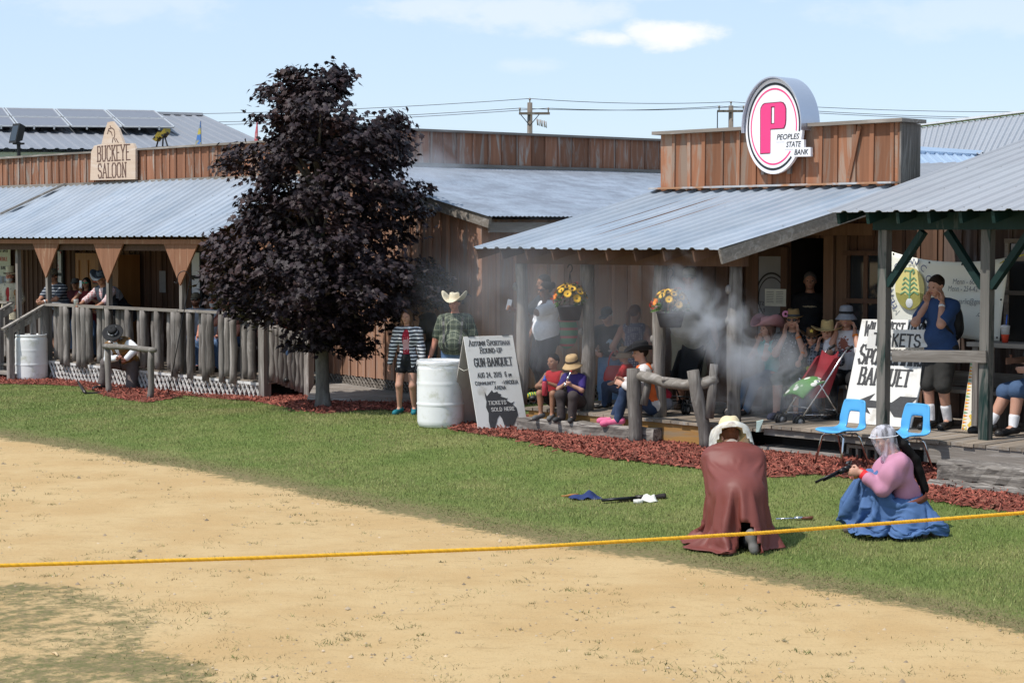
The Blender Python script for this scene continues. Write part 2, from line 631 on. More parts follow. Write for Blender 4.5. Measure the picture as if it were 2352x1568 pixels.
# ------------------------------------------------------------------ hand painted lettering (strokes) and plain type
GL = {
 'A': (.62, [[(0, 0), (.31, 1), (.62, 0)], [(.13, .36), (.49, .36)]]), 'B': (.56, [[(.06, 0), (.06, 1), (.4, 1), (.5, .88), (.5, .66), (.4, .54), (.06, .54)], [(.4, .54), (.55, .4), (.55, .14), (.42, 0), (.06, 0)]]),
 'C': (.56, [[(.54, .78), (.42, 1), (.15, 1), (0, .8), (0, .2), (.15, 0), (.42, 0), (.54, .22)]]), 'D': (.58, [[(.06, 0), (.06, 1), (.36, 1), (.56, .78), (.56, .22), (.36, 0), (.06, 0)]]),
 'E': (.5, [[(.5, 1), (.06, 1), (.06, 0), (.52, 0)], [(.06, .52), (.38, .52)]]), 'G': (.58, [[(.54, .78), (.42, 1), (.15, 1), (0, .8), (0, .2), (.15, 0), (.42, 0), (.56, .2), (.56, .44), (.34, .44)]]),
 'H': (.58, [[(.06, 0), (.06, 1)], [(.52, 0), (.52, 1)], [(.06, .5), (.52, .5)]]), 'I': (.16, [[(.08, 0), (.08, 1)]]), 'K': (.56, [[(.06, 0), (.06, 1)], [(.52, 1), (.06, .42)], [(.2, .58), (.54, 0)]]),
 'L': (.5, [[(.06, 1), (.06, 0), (.5, 0)]]), 'M': (.74, [[(.04, 0), (.06, 1), (.37, .3), (.68, 1), (.7, 0)]]), 'N': (.6, [[(.06, 0), (.06, 1), (.54, 0), (.54, 1)]]),
 'O': (.6, [[(.15, 0), (0, .2), (0, .8), (.15, 1), (.43, 1), (.58, .8), (.58, .2), (.43, 0), (.15, 0)]]), 'P': (.54, [[(.06, 0), (.06, 1), (.4, 1), (.53, .86), (.53, .6), (.4, .46), (.06, .46)]]),
 'Q': (.6, [[(.15, 0), (0, .2), (0, .8), (.15, 1), (.43, 1), (.58, .8), (.58, .2), (.43, 0), (.15, 0)], [(.36, .25), (.62, -.08)]]), 'R': (.58, [[(.06, 0), (.06, 1), (.4, 1), (.53, .86), (.53, .62), (.4, .5), (.06, .5)], [(.34, .5), (.56, 0)]]),
 'S': (.54, [[(.52, .8), (.4, 1), (.14, 1), (.02, .84), (.02, .66), (.14, .54), (.4, .46), (.53, .34), (.53, .16), (.4, 0), (.14, 0), (0, .2)]]), 'T': (.58, [[(.29, 0), (.29, 1)], [(0, 1), (.58, 1)]]),
 'U': (.6, [[(.04, 1), (.04, .2), (.17, 0), (.42, 0), (.55, .2), (.55, 1)]]), 'V': (.6, [[(0, 1), (.3, 0), (.6, 1)]]), 'W': (.84, [[(0, 1), (.2, 0), (.42, .75), (.64, 0), (.84, 1)]]), 'Y': (.6, [[(0, 1), (.3, .5), (.6, 1)], [(.3, .5), (.3, 0)]]),
 '-': (.34, [[(.04, .45), (.3, .45)]]), '.': (.2, [[(.08, .45), (.12, .45)]]), ',': (.2, [[(.12, .06), (.05, -.12)]]), ' ': (.3, []),
 '0': (.5, [[(.13, 0), (0, .2), (0, .8), (.13, 1), (.36, 1), (.48, .8), (.48, .2), (.36, 0), (.13, 0)]]), '1': (.3, [[(.05, .82), (.18, 1), (.18, 0)]]), '2': (.5, [[(.02, .78), (.12, 1), (.38, 1), (.48, .8), (.46, .6), (0, 0), (.5, 0)]]),
 '4': (.54, [[(.4, 0), (.4, 1), (0, .32), (.54, .32)]]), '6': (.5, [[(.44, .88), (.34, 1), (.13, 1), (0, .8), (0, .2), (.13, 0), (.36, 0), (.48, .18), (.48, .38), (.36, .54), (.13, .54), (0, .4)]]), '9': (.5, [[(.04, .1), (.15, 0), (.36, 0), (.48, .2), (.48, .8), (.36, 1), (.13, 1), (0, .82), (0, .62), (.13, .48), (.36, .48), (.48, .6)]]),
 'p': (.4, [[(.04, -.3), (.04, .5), (.26, .5), (.36, .38), (.36, .12), (.26, 0), (.04, 0)]]), 'm': (.6, [[(.04, 0), (.04, .5), (.24, .5), (.28, .4), (.28, 0)], [(.28, .4), (.36, .5), (.5, .5), (.54, .4), (.54, 0)]]),
}
SERIF = set('ABDEHIKLMNPRTUVWYF')


def strokes(mb, text, O, X, Y, N, h, w=.14, serif=False, width=None, small=0., slant=0., th=.003, stretch=1.):
 """paint TEXT: h letter height, w stroke width / height, small = height of the letters after a word's first"""
 O, X, Y, N = Vector(O), Vector(X), Vector(Y), Vector(N)
 adv, items = 0., []
 first = True
 for ch in text:
  gw, ls = GL[ch]
  sc_ = h if (first or not small) else h * small
  items.append((adv, sc_, ls, ch))
  adv += (gw + .2) * sc_ * stretch
  first = ch == ' '
 k = 1. if not width else width / adv
 cnt = 0
 for (a0, hs, ls, ch) in items:
  for pl in ls:
   segs = list(zip(pl[:-1], pl[1:]))
   if serif and ch in SERIF:
    for e in (pl[0], pl[-1]):
     if e[1] in (0, 1):
      segs.append(((e[0] - .13, e[1]), (e[0] + .13, e[1])))
   for (p, q) in segs:
    p = Vector(((a0 + p[0] * hs * stretch) * k + slant * p[1] * hs, p[1] * hs))
    q = Vector(((a0 + q[0] * hs * stretch) * k + slant * q[1] * hs, q[1] * hs))
    d = (q - p)
    if d.length < 1e-6:
     continue
    d.normalize()
    ww = w * h
    if serif and abs(d.y) < .3:
     ww *= .62
    e = Vector((-d.y, d.x)) * ww / 2
    p2, q2 = p - d * ww * .4, q + d * ww * .4
    cnt += 1
    mb.plate([tuple(p2 - e), tuple(q2 - e), tuple(q2 + e), tuple(p2 + e)], O, X, Y, N, th + .00008 * (cnt % 12), tint=.5)
 return mb


def font(text, size, O, X, Y, N, mat, parent, width=None, shear=0., bold=0., align='LEFT', name='lettering', th=.0015):
 c = bpy.data.curves.new(name, 'FONT')
 c.body = text
 c.size = size
 c.shear = shear
 c.offset = bold
 c.align_x = align
 c.resolution_u = 3
 tmp = bpy.data.objects.new('tmp', c)
 me = bpy.data.meshes.new_from_object(tmp)
 n = len(me.vertices)
 v = np.empty(n * 3, dtype=np.float32)
 me.vertices.foreach_get('co', v)
 v = v.reshape(-1, 3).astype(float)
 fs = [tuple(p.vertices) for p in me.polygons]
 bpy.data.objects.remove(tmp)
 bpy.data.curves.remove(c)
 bpy.data.meshes.remove(me)
 k = 1.
 if width and n:
  k = width / max(1e-6, v[:, 0].max() - v[:, 0].min())
 O, X, Y, N = (np.array(a, dtype=float) for a in (O, X, Y, N))
 wv = O + np.outer(v[:, 0] * k, X) + np.outer(v[:, 1], Y) + N * th
 return meshobj(name, wv, fs, mat, parent)
# ------------------------------------------------------------------ smooth bodies and cloth: distance field -> one continuous surface
def A3(p):
 return np.array(p, dtype=float)


class Sdf:
 def __init__(s, h=.011):
  s.h, s.p, s.cut, s.sub, s.amp, s.fr = h, [], [], [], 0., 13.
  s.post, s.fold = [], None

 def cap(s, a, b, ra, rb=None, k=.03):
  s.p.append(('c', A3(a), A3(b), ra, ra if rb is None else rb, k))
  return s

 def ell(s, c, r, R=None, k=.03):
  s.p.append(('e', A3(c), A3(r), None if R is None else np.array(R), 0, k))
  return s

 @staticmethod
 def ev(p, X, Y, Z):
  if p[0] == 'c':
   a, b, ra, rb = p[1:5]
   d = b - a
   L2 = max(d @ d, 1e-9)
   px, py, pz = X - a[0], Y - a[1], Z - a[2]
   t = np.clip((px * d[0] + py * d[1] + pz * d[2]) / L2, 0, 1)
   return np.sqrt((px - t * d[0]) ** 2 + (py - t * d[1]) ** 2 + (pz - t * d[2]) ** 2) - (ra + (rb - ra) * t)
  c, r, R = p[1:4]
  px, py, pz = X - c[0], Y - c[1], Z - c[2]
  if R is not None:
   px, py, pz = (px * R[0, i] + py * R[1, i] + pz * R[2, i] for i in range(3))
  k0 = np.sqrt((px / r[0]) ** 2 + (py / r[1]) ** 2 + (pz / r[2]) ** 2)
  k1 = np.sqrt((px / r[0] ** 2) ** 2 + (py / r[1] ** 2) ** 2 + (pz / r[2] ** 2) ** 2) + 1e-6
  return k0 * (k0 - 1) / k1

 @staticmethod
 def bound(p):
  if p[0] == 'c':
   r = max(p[3], p[4])
   return np.minimum(p[1], p[2]) - r, np.maximum(p[1], p[2]) + r
  r = p[2].max() if p[3] is not None else p[2]
  return p[1] - r, p[1] + r

 def surf(s):
  h = s.h
  bs = [s.bound(p) for p in s.p + s.post]
  pad = 3 * h + s.amp * 2
  lo = np.min([b[0] for b in bs], 0) - pad
  hi = np.max([b[1] for b in bs], 0) + pad
  n = np.ceil((hi - lo) / h).astype(int) + 1
  F = np.full(n, .15, dtype=np.float32)
  ax = [lo[i] + h * np.arange(n[i]) for i in range(3)]
  for p, (bl, bh) in zip(s.p, bs):
   m = p[5] + 2.5 * h + s.amp
   i0 = np.maximum(((bl - m - lo) / h).astype(int), 0)
   i1 = np.minimum(((bh + m - lo) / h).astype(int) + 2, n)
   X, Y, Z = ax[0][i0[0]:i1[0], None, None], ax[1][None, i0[1]:i1[1], None], ax[2][None, None, i0[2]:i1[2]]
   d = s.ev(p, X, Y, Z)
   sl = F[i0[0]:i1[0], i0[1]:i1[1], i0[2]:i1[2]]
   k = p[5]
   hh = np.maximum(k - np.abs(sl - d), 0) / k
   F[i0[0]:i1[0], i0[1]:i1[1], i0[2]:i1[2]] = np.minimum(sl, d) - hh * hh * k * .25
  X, Y, Z = ax[0][:, None, None], ax[1][None, :, None], ax[2][None, None, :]
  if s.amp:
   f = s.fr
   w = np.sin(f * (X * 1.3 + Y * .7 + Z * .55) + 2.2 * np.sin(f * .45 * (Z - X * .8) + 1.)) + .7 * np.sin(f * (Y * 1.6 - X * .9 - Z * .8) + 2. * np.sin(f * .5 * (Z + Y)))
   w = (s.amp * .6 * w).astype(np.float32)
   F = F + w
  else:
   w = 0.
  if s.fold:          # hanging folds round a vertical axis, deeper towards the hem
   cx, cy, nf_, am, zl, zh = s.fold
   th = np.arctan2(Y - cy, X - cx)
   wv = np.abs(np.sin(nf_ * .5 * th + 2.3 * np.sin(2 * th + 1) + 1.4 * np.sin(Z * 5 + th * 3) + 1.2 * np.sin(th * 1.0 + 2)))
   F = F + (am * np.clip((zh - Z) / (zh - zl), .03, 1) * (.62 - wv)).astype(np.float32)
  for c in s.cut:
   F = np.maximum(F, ((X - c[0][0]) * c[1][0] + (Y - c[0][1]) * c[1][1] + (Z - c[0][2]) * c[1][2]).astype(np.float32))
  for p in s.sub:
   F = np.maximum(F, -s.ev(p, X, Y, Z))
  for p in s.post:
   d = s.ev(p, X, Y, Z) + w
   hh = np.maximum(p[5] - np.abs(F - d), 0) / p[5]
   F = np.minimum(F, d) - hh * hh * p[5] * .25
  return surfnet(F, lo, h)


def surfnet(F, lo, h):
 F = np.pad(F, 1, constant_values=.1)
 lo = np.array(lo) - h
 S = F < 0
 n = np.array(F.shape)
 cs = [(i, j, k) for i in (0, 1) for j in (0, 1) for k in (0, 1)]
 C = {c: S[c[0]:n[0] - 1 + c[0], c[1]:n[1] - 1 + c[1], c[2]:n[2] - 1 + c[2]] for c in cs}
 anyv = np.zeros(n - 1, bool)
 allv = np.ones(n - 1, bool)
 for c in cs:
  anyv |= C[c]
  allv &= C[c]
 act = anyv & ~allv
 I = np.argwhere(act)
 idx = np.full(n - 1, -1, dtype=np.int64)
 idx[act] = np.arange(len(I))
 P = np.zeros((len(I), 3))
 cnt = np.zeros(len(I))
 val = {c: F[I[:, 0] + c[0], I[:, 1] + c[1], I[:, 2] + c[2]] for c in cs}
 for a in cs:
  for d in range(3):
   if a[d] == 0:
    b = list(a)
    b[d] = 1
    b = tuple(b)
    va, vb = val[a], val[b]
    m = (va < 0) != (vb < 0)
    t = np.where(m, va / np.where(m, va - vb, 1), 0)
    pos = np.array(a, float)[None, :].repeat(len(I), 0)
    pos[:, d] += t
    P[m] += pos[m]
    cnt[m] += 1
 P = (I + P / cnt[:, None]) * h + lo
 faces = []
 for d in range(3):
  e, f = (d + 1) % 3, (d + 2) % 3
  sl0 = [slice(None)] * 3
  sl1 = [slice(None)] * 3
  sl0[d] = slice(0, n[d] - 1)
  sl1[d] = slice(1, n[d])
  for ax_ in (e, f):
   sl0[ax_] = slice(1, n[ax_] - 1)
   sl1[ax_] = slice(1, n[ax_] - 1)
  a, b = S[tuple(sl0)], S[tuple(sl1)]
  for sgn in (0, 1):
   m = (a & ~b) if sgn == 0 else (~a & b)
   Q = np.argwhere(m)
   if not len(Q):
    continue
   off = np.zeros(3, int)
   off[e] = off[f] = 1
   Q = Q + off
   ve = np.zeros(3, int)
   ve[e] = 1
   vf = np.zeros(3, int)
   vf[f] = 1
   q = [Q - ve - vf, Q - vf, Q, Q - ve]
   ids = np.stack([idx[x[:, 0], x[:, 1], x[:, 2]] for x in q], 1)
   faces.append(ids if sgn == 0 else ids[:, ::-1])
 return P, np.concatenate(faces) if faces else np.zeros((0, 4), int)


def ik(a, b, l1, l2, hint):
 a, b = Vector(a), Vector(b)
 d = b - a
 L = d.length
 mx = (l1 + l2) * .998
 if L > mx:
  b = a + d * (mx / L)
  d = b - a
  L = mx
 u = d.normalized()
 x = (l1 * l1 - l2 * l2 + L * L) / (2 * L)
 y = math.sqrt(max(l1 * l1 - x * x, 0))
 hv = Vector(hint)
 hv = hv - u * hv.dot(u)
 hv = hv.normalized() if hv.length > 1e-5 else u.orthogonal()
 return a + u * x + hv * y, b


SK = {k: material('skin ' + k, c, .55, var=.06, ns=14, spec=.35, sub=.12) for k, c in
      dict(fair=(.50, .27, .19), tan=(.40, .20, .13), red=(.52, .22, .15), brown=(.25, .12, .07), warm=(.33, .16, .095)).items()}
HAIRM = {k: material('hair ' + k, c, .72, var=.35, ns=60, stretch=(1, 1, .15), bump=.4, spec=.12) for k, c in
         dict(black=(.008, .007, .007), dark=(.028, .017, .012), brown=(.085, .045, .025), auburn=(.14, .055, .028), grey=(.12, .11, .105), white=(.55, .53, .5), blond=(.3, .2, .1)).items()}
M_EYE = material('eye dark', (.02, .015, .012), .25, var=0)
M_LIP = material('lips', (.36, .11, .09), .5, var=.05)
M_LENS = material('dark lens', (.008, .008, .01), .12, var=0, spec=.6)


def euler3(e):     # (forward pitch, roll to own right, turn to own left) in degrees
 return Matrix.Rotation(R_(e[2]), 3, 'Z') @ Matrix.Rotation(R_(e[1]), 3, 'Y') @ Matrix.Rotation(R_(-e[0]), 3, 'X')


class Person:
 def __init__(s, label, pos, yaw, H=1.7, bulk=1., belly=0., skin='fair', hs=1., hip=(0, 0, .53), lean=(0, 0, 0), head=(0, 0, 0),
                 rh=(.165, .03, .47), lh=(-.165, .03, .47), re=(.5, -1, -.2), le=(-.5, -1, -.2), rf=(.06, 0, .045), lf=(-.06, 0, .045), rk=(.1, 1, 0), lk=(-.1, 1, 0),
                 rt=None, lt=None, curl=(.45, .45), rhd=None, lhd=None, h=.0115, group=None, face=True, bust=0., cat='person'):
  s.H, s.h = H, h
  Rt = euler3(lean)
  Rp = euler3((lean[0] * .3, lean[1] * .3, lean[2] * .6))
  V = Vector
  pel = V(hip)
  U = lambda v: Rt @ V(v)
  J = s.J = {}
  J['pel'] = pel
  J['chest'] = pel + U((0, 0, .2))
  J['neck'] = pel + U((0, -.004, .305))
  Rh = s.Rh = euler3(head)
  J['hb'] = J['neck'] + (U((0, .006, .03)) + Rh @ V((0, .004, .03))) * .6
  J['head'] = J['hb'] + Rh @ V((0, .012, .062 * hs))
  bw = .090 + .012 * bulk
  for sgn, k in ((1, 'r'), (-1, 'l')):
   J[k + 'sh'] = pel + U((sgn * bw, -.004, .262))
   J[k + 'hip'] = pel + Rp @ V((sgn * .05, 0, -.015))
   tgt = rh if sgn > 0 else lh
   if isinstance(tgt, str):
    hd0 = {'ear': (.064, .045, -.108), 'cheek': (.05, .068, -.112), 'mouth': (.03, .10, -.07), 'phone': (.03, .17, -.05)}[tgt]
    tgt = J['head'] + Rh @ (V((sgn * hd0[0], hd0[1], hd0[2])) * hs)
    if sgn > 0:
     rhd = rhd or tuple(Rh @ V((-.04, -.42, 1)))
    else:
     lhd = lhd or tuple(Rh @ V((.04, -.42, 1)))
   J[k + 'el'], J[k + 'wr'] = ik(J[k + 'sh'], tgt, .165, .148, re if sgn > 0 else le)
   f = rf if sgn > 0 else lf
   J[k + 'kn'], J[k + 'an'] = ik(J[k + 'hip'], f, .245, .24, rk if sgn > 0 else lk)
   to = rt if sgn > 0 else lt
   J[k + 'toe'] = J[k + 'an'] + V(to if to else (sgn * .02, .1, -.025))
  for k in J:
   J[k] = J[k] * H
  s.Rt, s.bulk, s.belly, s.hs = Rt, bulk, belly, hs
  B = Sdf(h)
  s.torso(B, 0., True, bust)
  B.cap(J['neck'] - U((0, 0, .035)) * H, J['hb'], .036 * H, .031 * H)
  for k, sgn in (('r', 1), ('l', -1)):
   s.leg(B, k, 2., 0.)
   s.arm(B, k, 2., 0.)
   B.cap(J[k + 'an'], J[k + 'toe'], .023 * H, .016 * H, k=.02)
   hd = rhd if sgn > 0 else lhd
   s.hand(B, k, sgn, curl[0 if sgn > 0 else 1], hd)
  s.headprims(B)
  v, f = B.surf()
  rz = R_(yaw)
  s.root = meshobj('person', v, f, SK[skin], None, True, local=True)
  s.root.location = pos
  s.root.rotation_euler = (0, 0, rz)
  WM[s.root.name] = Matrix.Translation(V(pos)) @ Matrix.Rotation(rz, 4, 'Z')
  tag(s.root, label, cat, group)
  if face:
   s.faceparts()

 def world(s, p):
  return WM[s.root.name] @ Vector(p)

 def part(s, name, v, f, m, smooth=True, label=None, parent=None):
  o = meshobj(name, v, f, m, parent or s.root, smooth, local=True)
  if label:
   o['label'] = label
  return o

 def torso(s, B, off, full=True, bust=0., lo=0.):
  H, w, J = s.H, s.bulk, s.J
  R = s.Rt
  at = lambda v: J['pel'] + (R @ Vector(v)) * H
  o = off
  Rn = np.array(R)
  wd = .5 + .5 * w
  B.ell(at((0, -.004, -.005)), (.09 * H * wd + o, .068 * H * w + o, .07 * H + o), Rn)
  B.ell(at((0, 0, .095)), (.08 * H * w + o, .06 * H * w + o, .09 * H + o), Rn)
  B.ell(at((0, .002, .205)), (.098 * H * wd + o, .066 * H * wd + o, .095 * H + o), Rn)
  if s.belly:
   B.ell(at((0, .035 * s.belly, .07)), ((.083 * w + .012 * s.belly) * H + o, (.07 + .03 * s.belly) * H + o, .095 * H + o), Rn, k=.05)
  if bust or getattr(s, 'bust', 0):
   s.bust = bust = bust or s.bust
   for sg in (1, -1):
    B.ell(at((sg * .042, .05, .19)), (.038 * H * bust + o, .034 * H * bust + o, .038 * H * bust + o), Rn)
  B.cap(at((.05, -.004, .272)), J['rsh'], .036 * H + o, .031 * H + o, k=.04)
  B.cap(at((-.05, -.004, .272)), J['lsh'], .036 * H + o, .031 * H + o, k=.04)
  B.cap(at((.05, -.004, .272)), at((-.05, -.004, .272)), .036 * H + o, k=.04)
  B.cap(J['chest'] + (R @ Vector((0, -.01, .03))) * H, J['neck'] + (R @ Vector((0, -.004, -.015))) * H, .05 * H + o, .036 * H + o * .5)

 def arm(s, B, k, upto, off, r2=None, puff=0.):
  J, H, w = s.J, s.H, .6 + .4 * s.bulk
  a, e, q = J[k + 'sh'], J[k + 'el'], J[k + 'wr']
  if upto > 0:
   t = min(upto, 1.)
   B.cap(a, a.lerp(e, t), .031 * H * w + off, (.031 + (.025 - .031) * t) * H * w + off * (1.25 if upto < 1 else 1))
   if puff:
    B.ell(a.lerp(e, .45), ((.045 + puff) * H,) * 3, k=.05)
  if upto > 1:
   t = upto - 1
   B.cap(e, e.lerp(q, t), .0255 * H * w + off, (.0255 + (.0175 - .0255) * t) * H * w + off * .8)

 def leg(s, B, k, upto, off, flare=0.):
  J, H, w = s.J, s.H, .6 + .4 * s.bulk
  a, e, q = J[k + 'hip'], J[k + 'kn'], J[k + 'an']
  if upto > 0:
   t = min(upto, 1.)
   B.cap(a, a.lerp(e, t), .054 * H * w + off, (.054 + (.036 - .054) * t) * H * w + off * (1 + flare))
  if upto > 1:
   t = upto - 1
   B.cap(e, e.lerp(q, t), .035 * H * w + off, (.035 + (.023 - .035) * t) * H * w + off * (1 + flare))
   if off == 0:
    d = (q - e).normalized()
    back = -(s.J[k + 'toe'] - q)
    back = back - d * back.dot(d)
    back = back.normalized() if back.length > 1e-5 else Vector((0, -1, 0))
    B.cap(e.lerp(q, .18) + back * .012 * H, e.lerp(q, .5) + back * .012 * H, .03 * H * w, .022 * H * w)

 def hand(s, B, k, sgn, curl, hd):
  J, H = s.J, s.H
  w, e = J[k + 'wr'], J[k + 'el']
  d = Vector(hd).normalized() if hd else (w - e).normalized()
  # palm faces the body midline / front
  ref = Vector((-sgn, .35, 0))
  nrm = ref - d * ref.dot(d)
  nrm = nrm.normalized() if nrm.length > .05 else d.orthogonal().normalized()
  side = d.cross(nrm) * sgn
  if side.y < -.05 or (abs(side.y) < .2 and side.z < 0):
   side = -side
  pc = w + d * .03 * H
  R = np.array([[side[i], nrm[i], d[i]] for i in range(3)])
  B.ell(pc, (.024 * H, .012 * H, .031 * H), R, k=.012)
  for i, (off, L) in enumerate(((.018, .042), (.006, .047), (-.006, .044), (-.017, .034))):
   b0 = w + d * .054 * H + side * off * H
   a1 = curl * 1.1
   d1 = d * math.cos(a1) + nrm * math.sin(a1)
   a2 = curl * 2.3
   d2 = d * math.cos(a2) + nrm * math.sin(a2)
   b1 = b0 + d1 * L * .52 * H
   b2 = b1 + d2 * L * .48 * H
   B.cap(b0 - d * .012 * H, b1, .0058 * H, .0052 * H, k=.005)
   B.cap(b1, b2, .0052 * H, .0043 * H, k=.005)
  t0 = w + d * .018 * H + side * .02 * H
  t1 = t0 + (d * .5 + side * .65 + nrm * .35 * (1 + curl)).normalized() * .026 * H
  t2 = t1 + (d * .85 + side * (.3 - .5 * curl) + nrm * .5 * curl).normalized() * .022 * H
  B.cap(t0, t1, .0075 * H, .006 * H, k=.006)
  B.cap(t1, t2, .006 * H, .0048 * H, k=.005)

 def hp(s, v):
  return s.J['head'] + (s.Rh @ Vector(v)) * (s.H * s.hs)

 def headprims(s, B, off=0.):
  K = s.H * s.hs
  R = np.array(s.Rh)
  hp = s.hp
  o = off
  B.ell(hp((0, -.006, .014)), (.043 * K + o, .053 * K + o, .049 * K + o), R, k=.02)
  B.ell(hp((0, .009, -.018)), (.036 * K + o, .042 * K + o, .045 * K + o), R, k=.02)
  B.ell(hp((0, .034, -.051)), (.016 * K, .013 * K, .012 * K), R, k=.015)
  B.cap(hp((0, .048, .006)), hp((0, .061, -.016)), .005 * K, .0078 * K, k=.008)
  B.cap(hp((-.02, .042, .013)), hp((.02, .042, .013)), .0075 * K, k=.01)
  B.cap(hp((-.01, .046, -.034)), hp((.01, .046, -.034)), .0055 * K, k=.007)
  for sg in (1, -1):
   B.ell(hp((sg * .043, -.005, -.004)), (.006 * K, .012 * K, .0175 * K), R, k=.006)
   B.ell(hp((sg * .024, .034, -.014)), (.013 * K, .012 * K, .013 * K), R, k=.012)

 def faceparts(s):
  K = s.H * s.hs
  R = s.Rh
  for sg in (1, -1):
   m = MB()
   m.ball(s.hp((sg * .0175, .0445, .0015)), (.0072 * K, .005 * K, .0042 * K), 8, 5, R=R)
   s.lp(m, 'eye', M_EYE)
  m = MB()
  m.ball(s.hp((0, .0495, -.0345)), (.0125 * K, .0045 * K, .0038 * K), 10, 5, R=R)
  s.lp(m, 'mouth', M_LIP)

 def lp(s, m, name, mat, smooth=True, parent=None, label=None):
  return meshobj(name, np.array([tuple(x) for x in m.v]), m.f, mat, parent or s.root, smooth, m.t, m.m, label, local=True)

 def wear(s, name, mat, torso=None, sleeve=0., legs=0., off=.012, open_=False, amp=.004, fr=13., flare=.2, neck=.27, puff=0., label=None, vneck=False, h=None, straps=False):
  """a garment that follows the body: torso = how far (in heights) it hangs below the pelvis; sleeve / legs 0..2"""
  B = Sdf(h or s.h)
  B.amp, B.fr = amp, fr
  J, H = s.J, s.H
  at = lambda v: J['pel'] + (s.Rt @ Vector(v)) * H
  up = s.Rt @ Vector((0, 0, 1))
  if torso is not None:
   s.torso(B, off)
   if torso > .07:
    B.cap(at((.03, 0, 0)), at((.045, 0, -torso)), .07 * H * s.bulk + off, .075 * H * s.bulk + off)
    B.cap(at((-.03, 0, 0)), at((-.045, 0, -torso)), .07 * H * s.bulk + off, .075 * H * s.bulk + off)
   B.cut.append((at((0, 0, -torso)), -up))
   if straps:
    fw = s.Rt @ Vector((0, 0, 1))
    B.sub.append(('c', A3(at((.1, 0, .2))), A3(at((.16, 0, .32))), .05 * H, .06 * H, 0))
    B.sub.append(('c', A3(at((-.1, 0, .2))), A3(at((-.16, 0, .32))), .05 * H, .06 * H, 0))
  keep, B.p = B.p, []
  for k in 'rl':
   if sleeve:
    s.arm(B, k, sleeve, off, puff=puff)
   if legs:
    s.leg(B, k, legs, off, flare)
  B.post, B.p = B.p, keep
  if legs and torso is None:
   s2 = s.belly
   R = np.array(s.Rt)
   wd = .5 + .5 * s.bulk
   B.ell(at((0, -.004, -.005)), (.09 * H * wd + off, .068 * H * s.bulk + off, .07 * H + off), R)
   B.cap(at((0, 0, 0)), at((0, 0, .035)), .07 * H * s.bulk + off)
   B.cut.append((at((0, 0, .05)), up))
  if torso is not None:
   B.cut.append((at((0, 0, .318)), up))
   if vneck:
    B.sub.append(('c', A3(at((0, .06, .31))), A3(at((0, .1, .2))), .035 * H, .012 * H, 0))
   if open_:
    w = open_ if isinstance(open_, float) else .05
    B.sub.append(('c', A3(at((0, .11 * s.bulk, -.2))), A3(at((0, .085, .31))), w * H * 1.3, w * H * .7, 0))
  v, f = B.surf()
  return s.part(name, v, f, mat, True, label)

 def shoes(s, mat, sole=None, tall=0., name='shoe'):
  J, H = s.J, s.H
  for k in 'rl':
   B = Sdf(s.h)
   a, t = J[k + 'an'], J[k + 'toe']
   d = (t - a)
   dn = Vector((0, 0, -1)) if abs(d.normalized().z) < .7 else Vector((0, -1, 0))
   heel = a - d * .28 + dn * .012 * H
   B.cap(heel, t + d * .12, .026 * H, .023 * H, k=.02)
   B.cap(a, heel, .027 * H, .027 * H)
   B.cap(t, t + d * .1, .024 * H, .02 * H)
   if tall:
    B.cap(a, a.lerp(J[k + 'kn'], tall), .028 * H, .036 * H)
   v, f = B.surf()
   o = s.part(name, v, f, mat)
   if sole is not None:
    q = Sdf(s.h)
    q.cap(heel + dn * .016 * H, t + d * .12 + dn * .012 * H, .019 * H, .017 * H)
    v, f = q.surf()
    s.part('sole', v, f, sole, parent=o)

 def socks(s, mat, up=.4):
  J, H = s.J, s.H
  for k in 'rl':
   B = Sdf(s.h)
   B.cap(J[k + 'an'], J[k + 'an'].lerp(J[k + 'kn'], up), .027 * H, .034 * H)
   v, f = B.surf()
   s.part('sock', v, f, mat)

 def hair(s, style, col_, label=None):
  K = s.H * s.hs
  R = np.array(s.Rh)
  hp = s.hp
  B = Sdf(s.h * .8)
  B.amp, B.fr = .003, 40
  dirv = lambda v: s.Rh @ Vector(v)
  B.ell(hp((0, -.01, .017)), (.0475 * K, .056 * K, .053 * K), R, k=.01)
  if style != 'long':
   B.cut.append((hp((0, .026, .022)), dirv((0, .72, -.69))))
   B.cut.append((hp((0, 0, -.035)), dirv((0, 0, -1))))
  if style == 'long':
   for sg in (1, -1):
    B.cap(hp((sg * .036, -.01, .01)), hp((sg * .047, -.005, -.1)), .018 * K, .022 * K)
    B.cap(hp((sg * .047, -.005, -.1)), hp((sg * .05, .005, -.19)), .021 * K, .012 * K)
   B.cap(hp((0, -.035, 0)), hp((0, -.04, -.15)), .04 * K, .03 * K)
   B.sub.append(('e', A3(hp((0, .06, -.03))), A3((.033 * K, .05 * K, .07 * K)), R, 0, 0))
  if style in ('pony', 'tail'):
   B2 = [((0, -.058, .02), (0, -.088, -.01)), ((0, -.088, -.01), (0, -.092, -.09))]
   if style == 'tail':
    B2 = [((0, -.05, .0), (.02, -.085, -.06)), ((.02, -.085, -.06), (.03, -.118, -.16)), ((-.01, -.085, -.06), (-.005, -.12, -.16)), ((.03, -.118, -.16), (.025, -.115, -.30)), ((-.005, -.12, -.16), (.0, -.115, -.34))]
   for a, b in B2:
    B.post.append(('c', A3(hp(a)), A3(hp(b)), (.026 if style == 'tail' else .02) * K, (.023 if style == 'tail' else .017) * K, .015))
  if style == 'bun':
   B.post.append(('e', A3(hp((0, -.07, .03))), A3((.026 * K, .022 * K, .03 * K)), R, 0, .008))
  v, f = B.surf()
  return s.part('hair', v, f, HAIRM[col_], True, label)

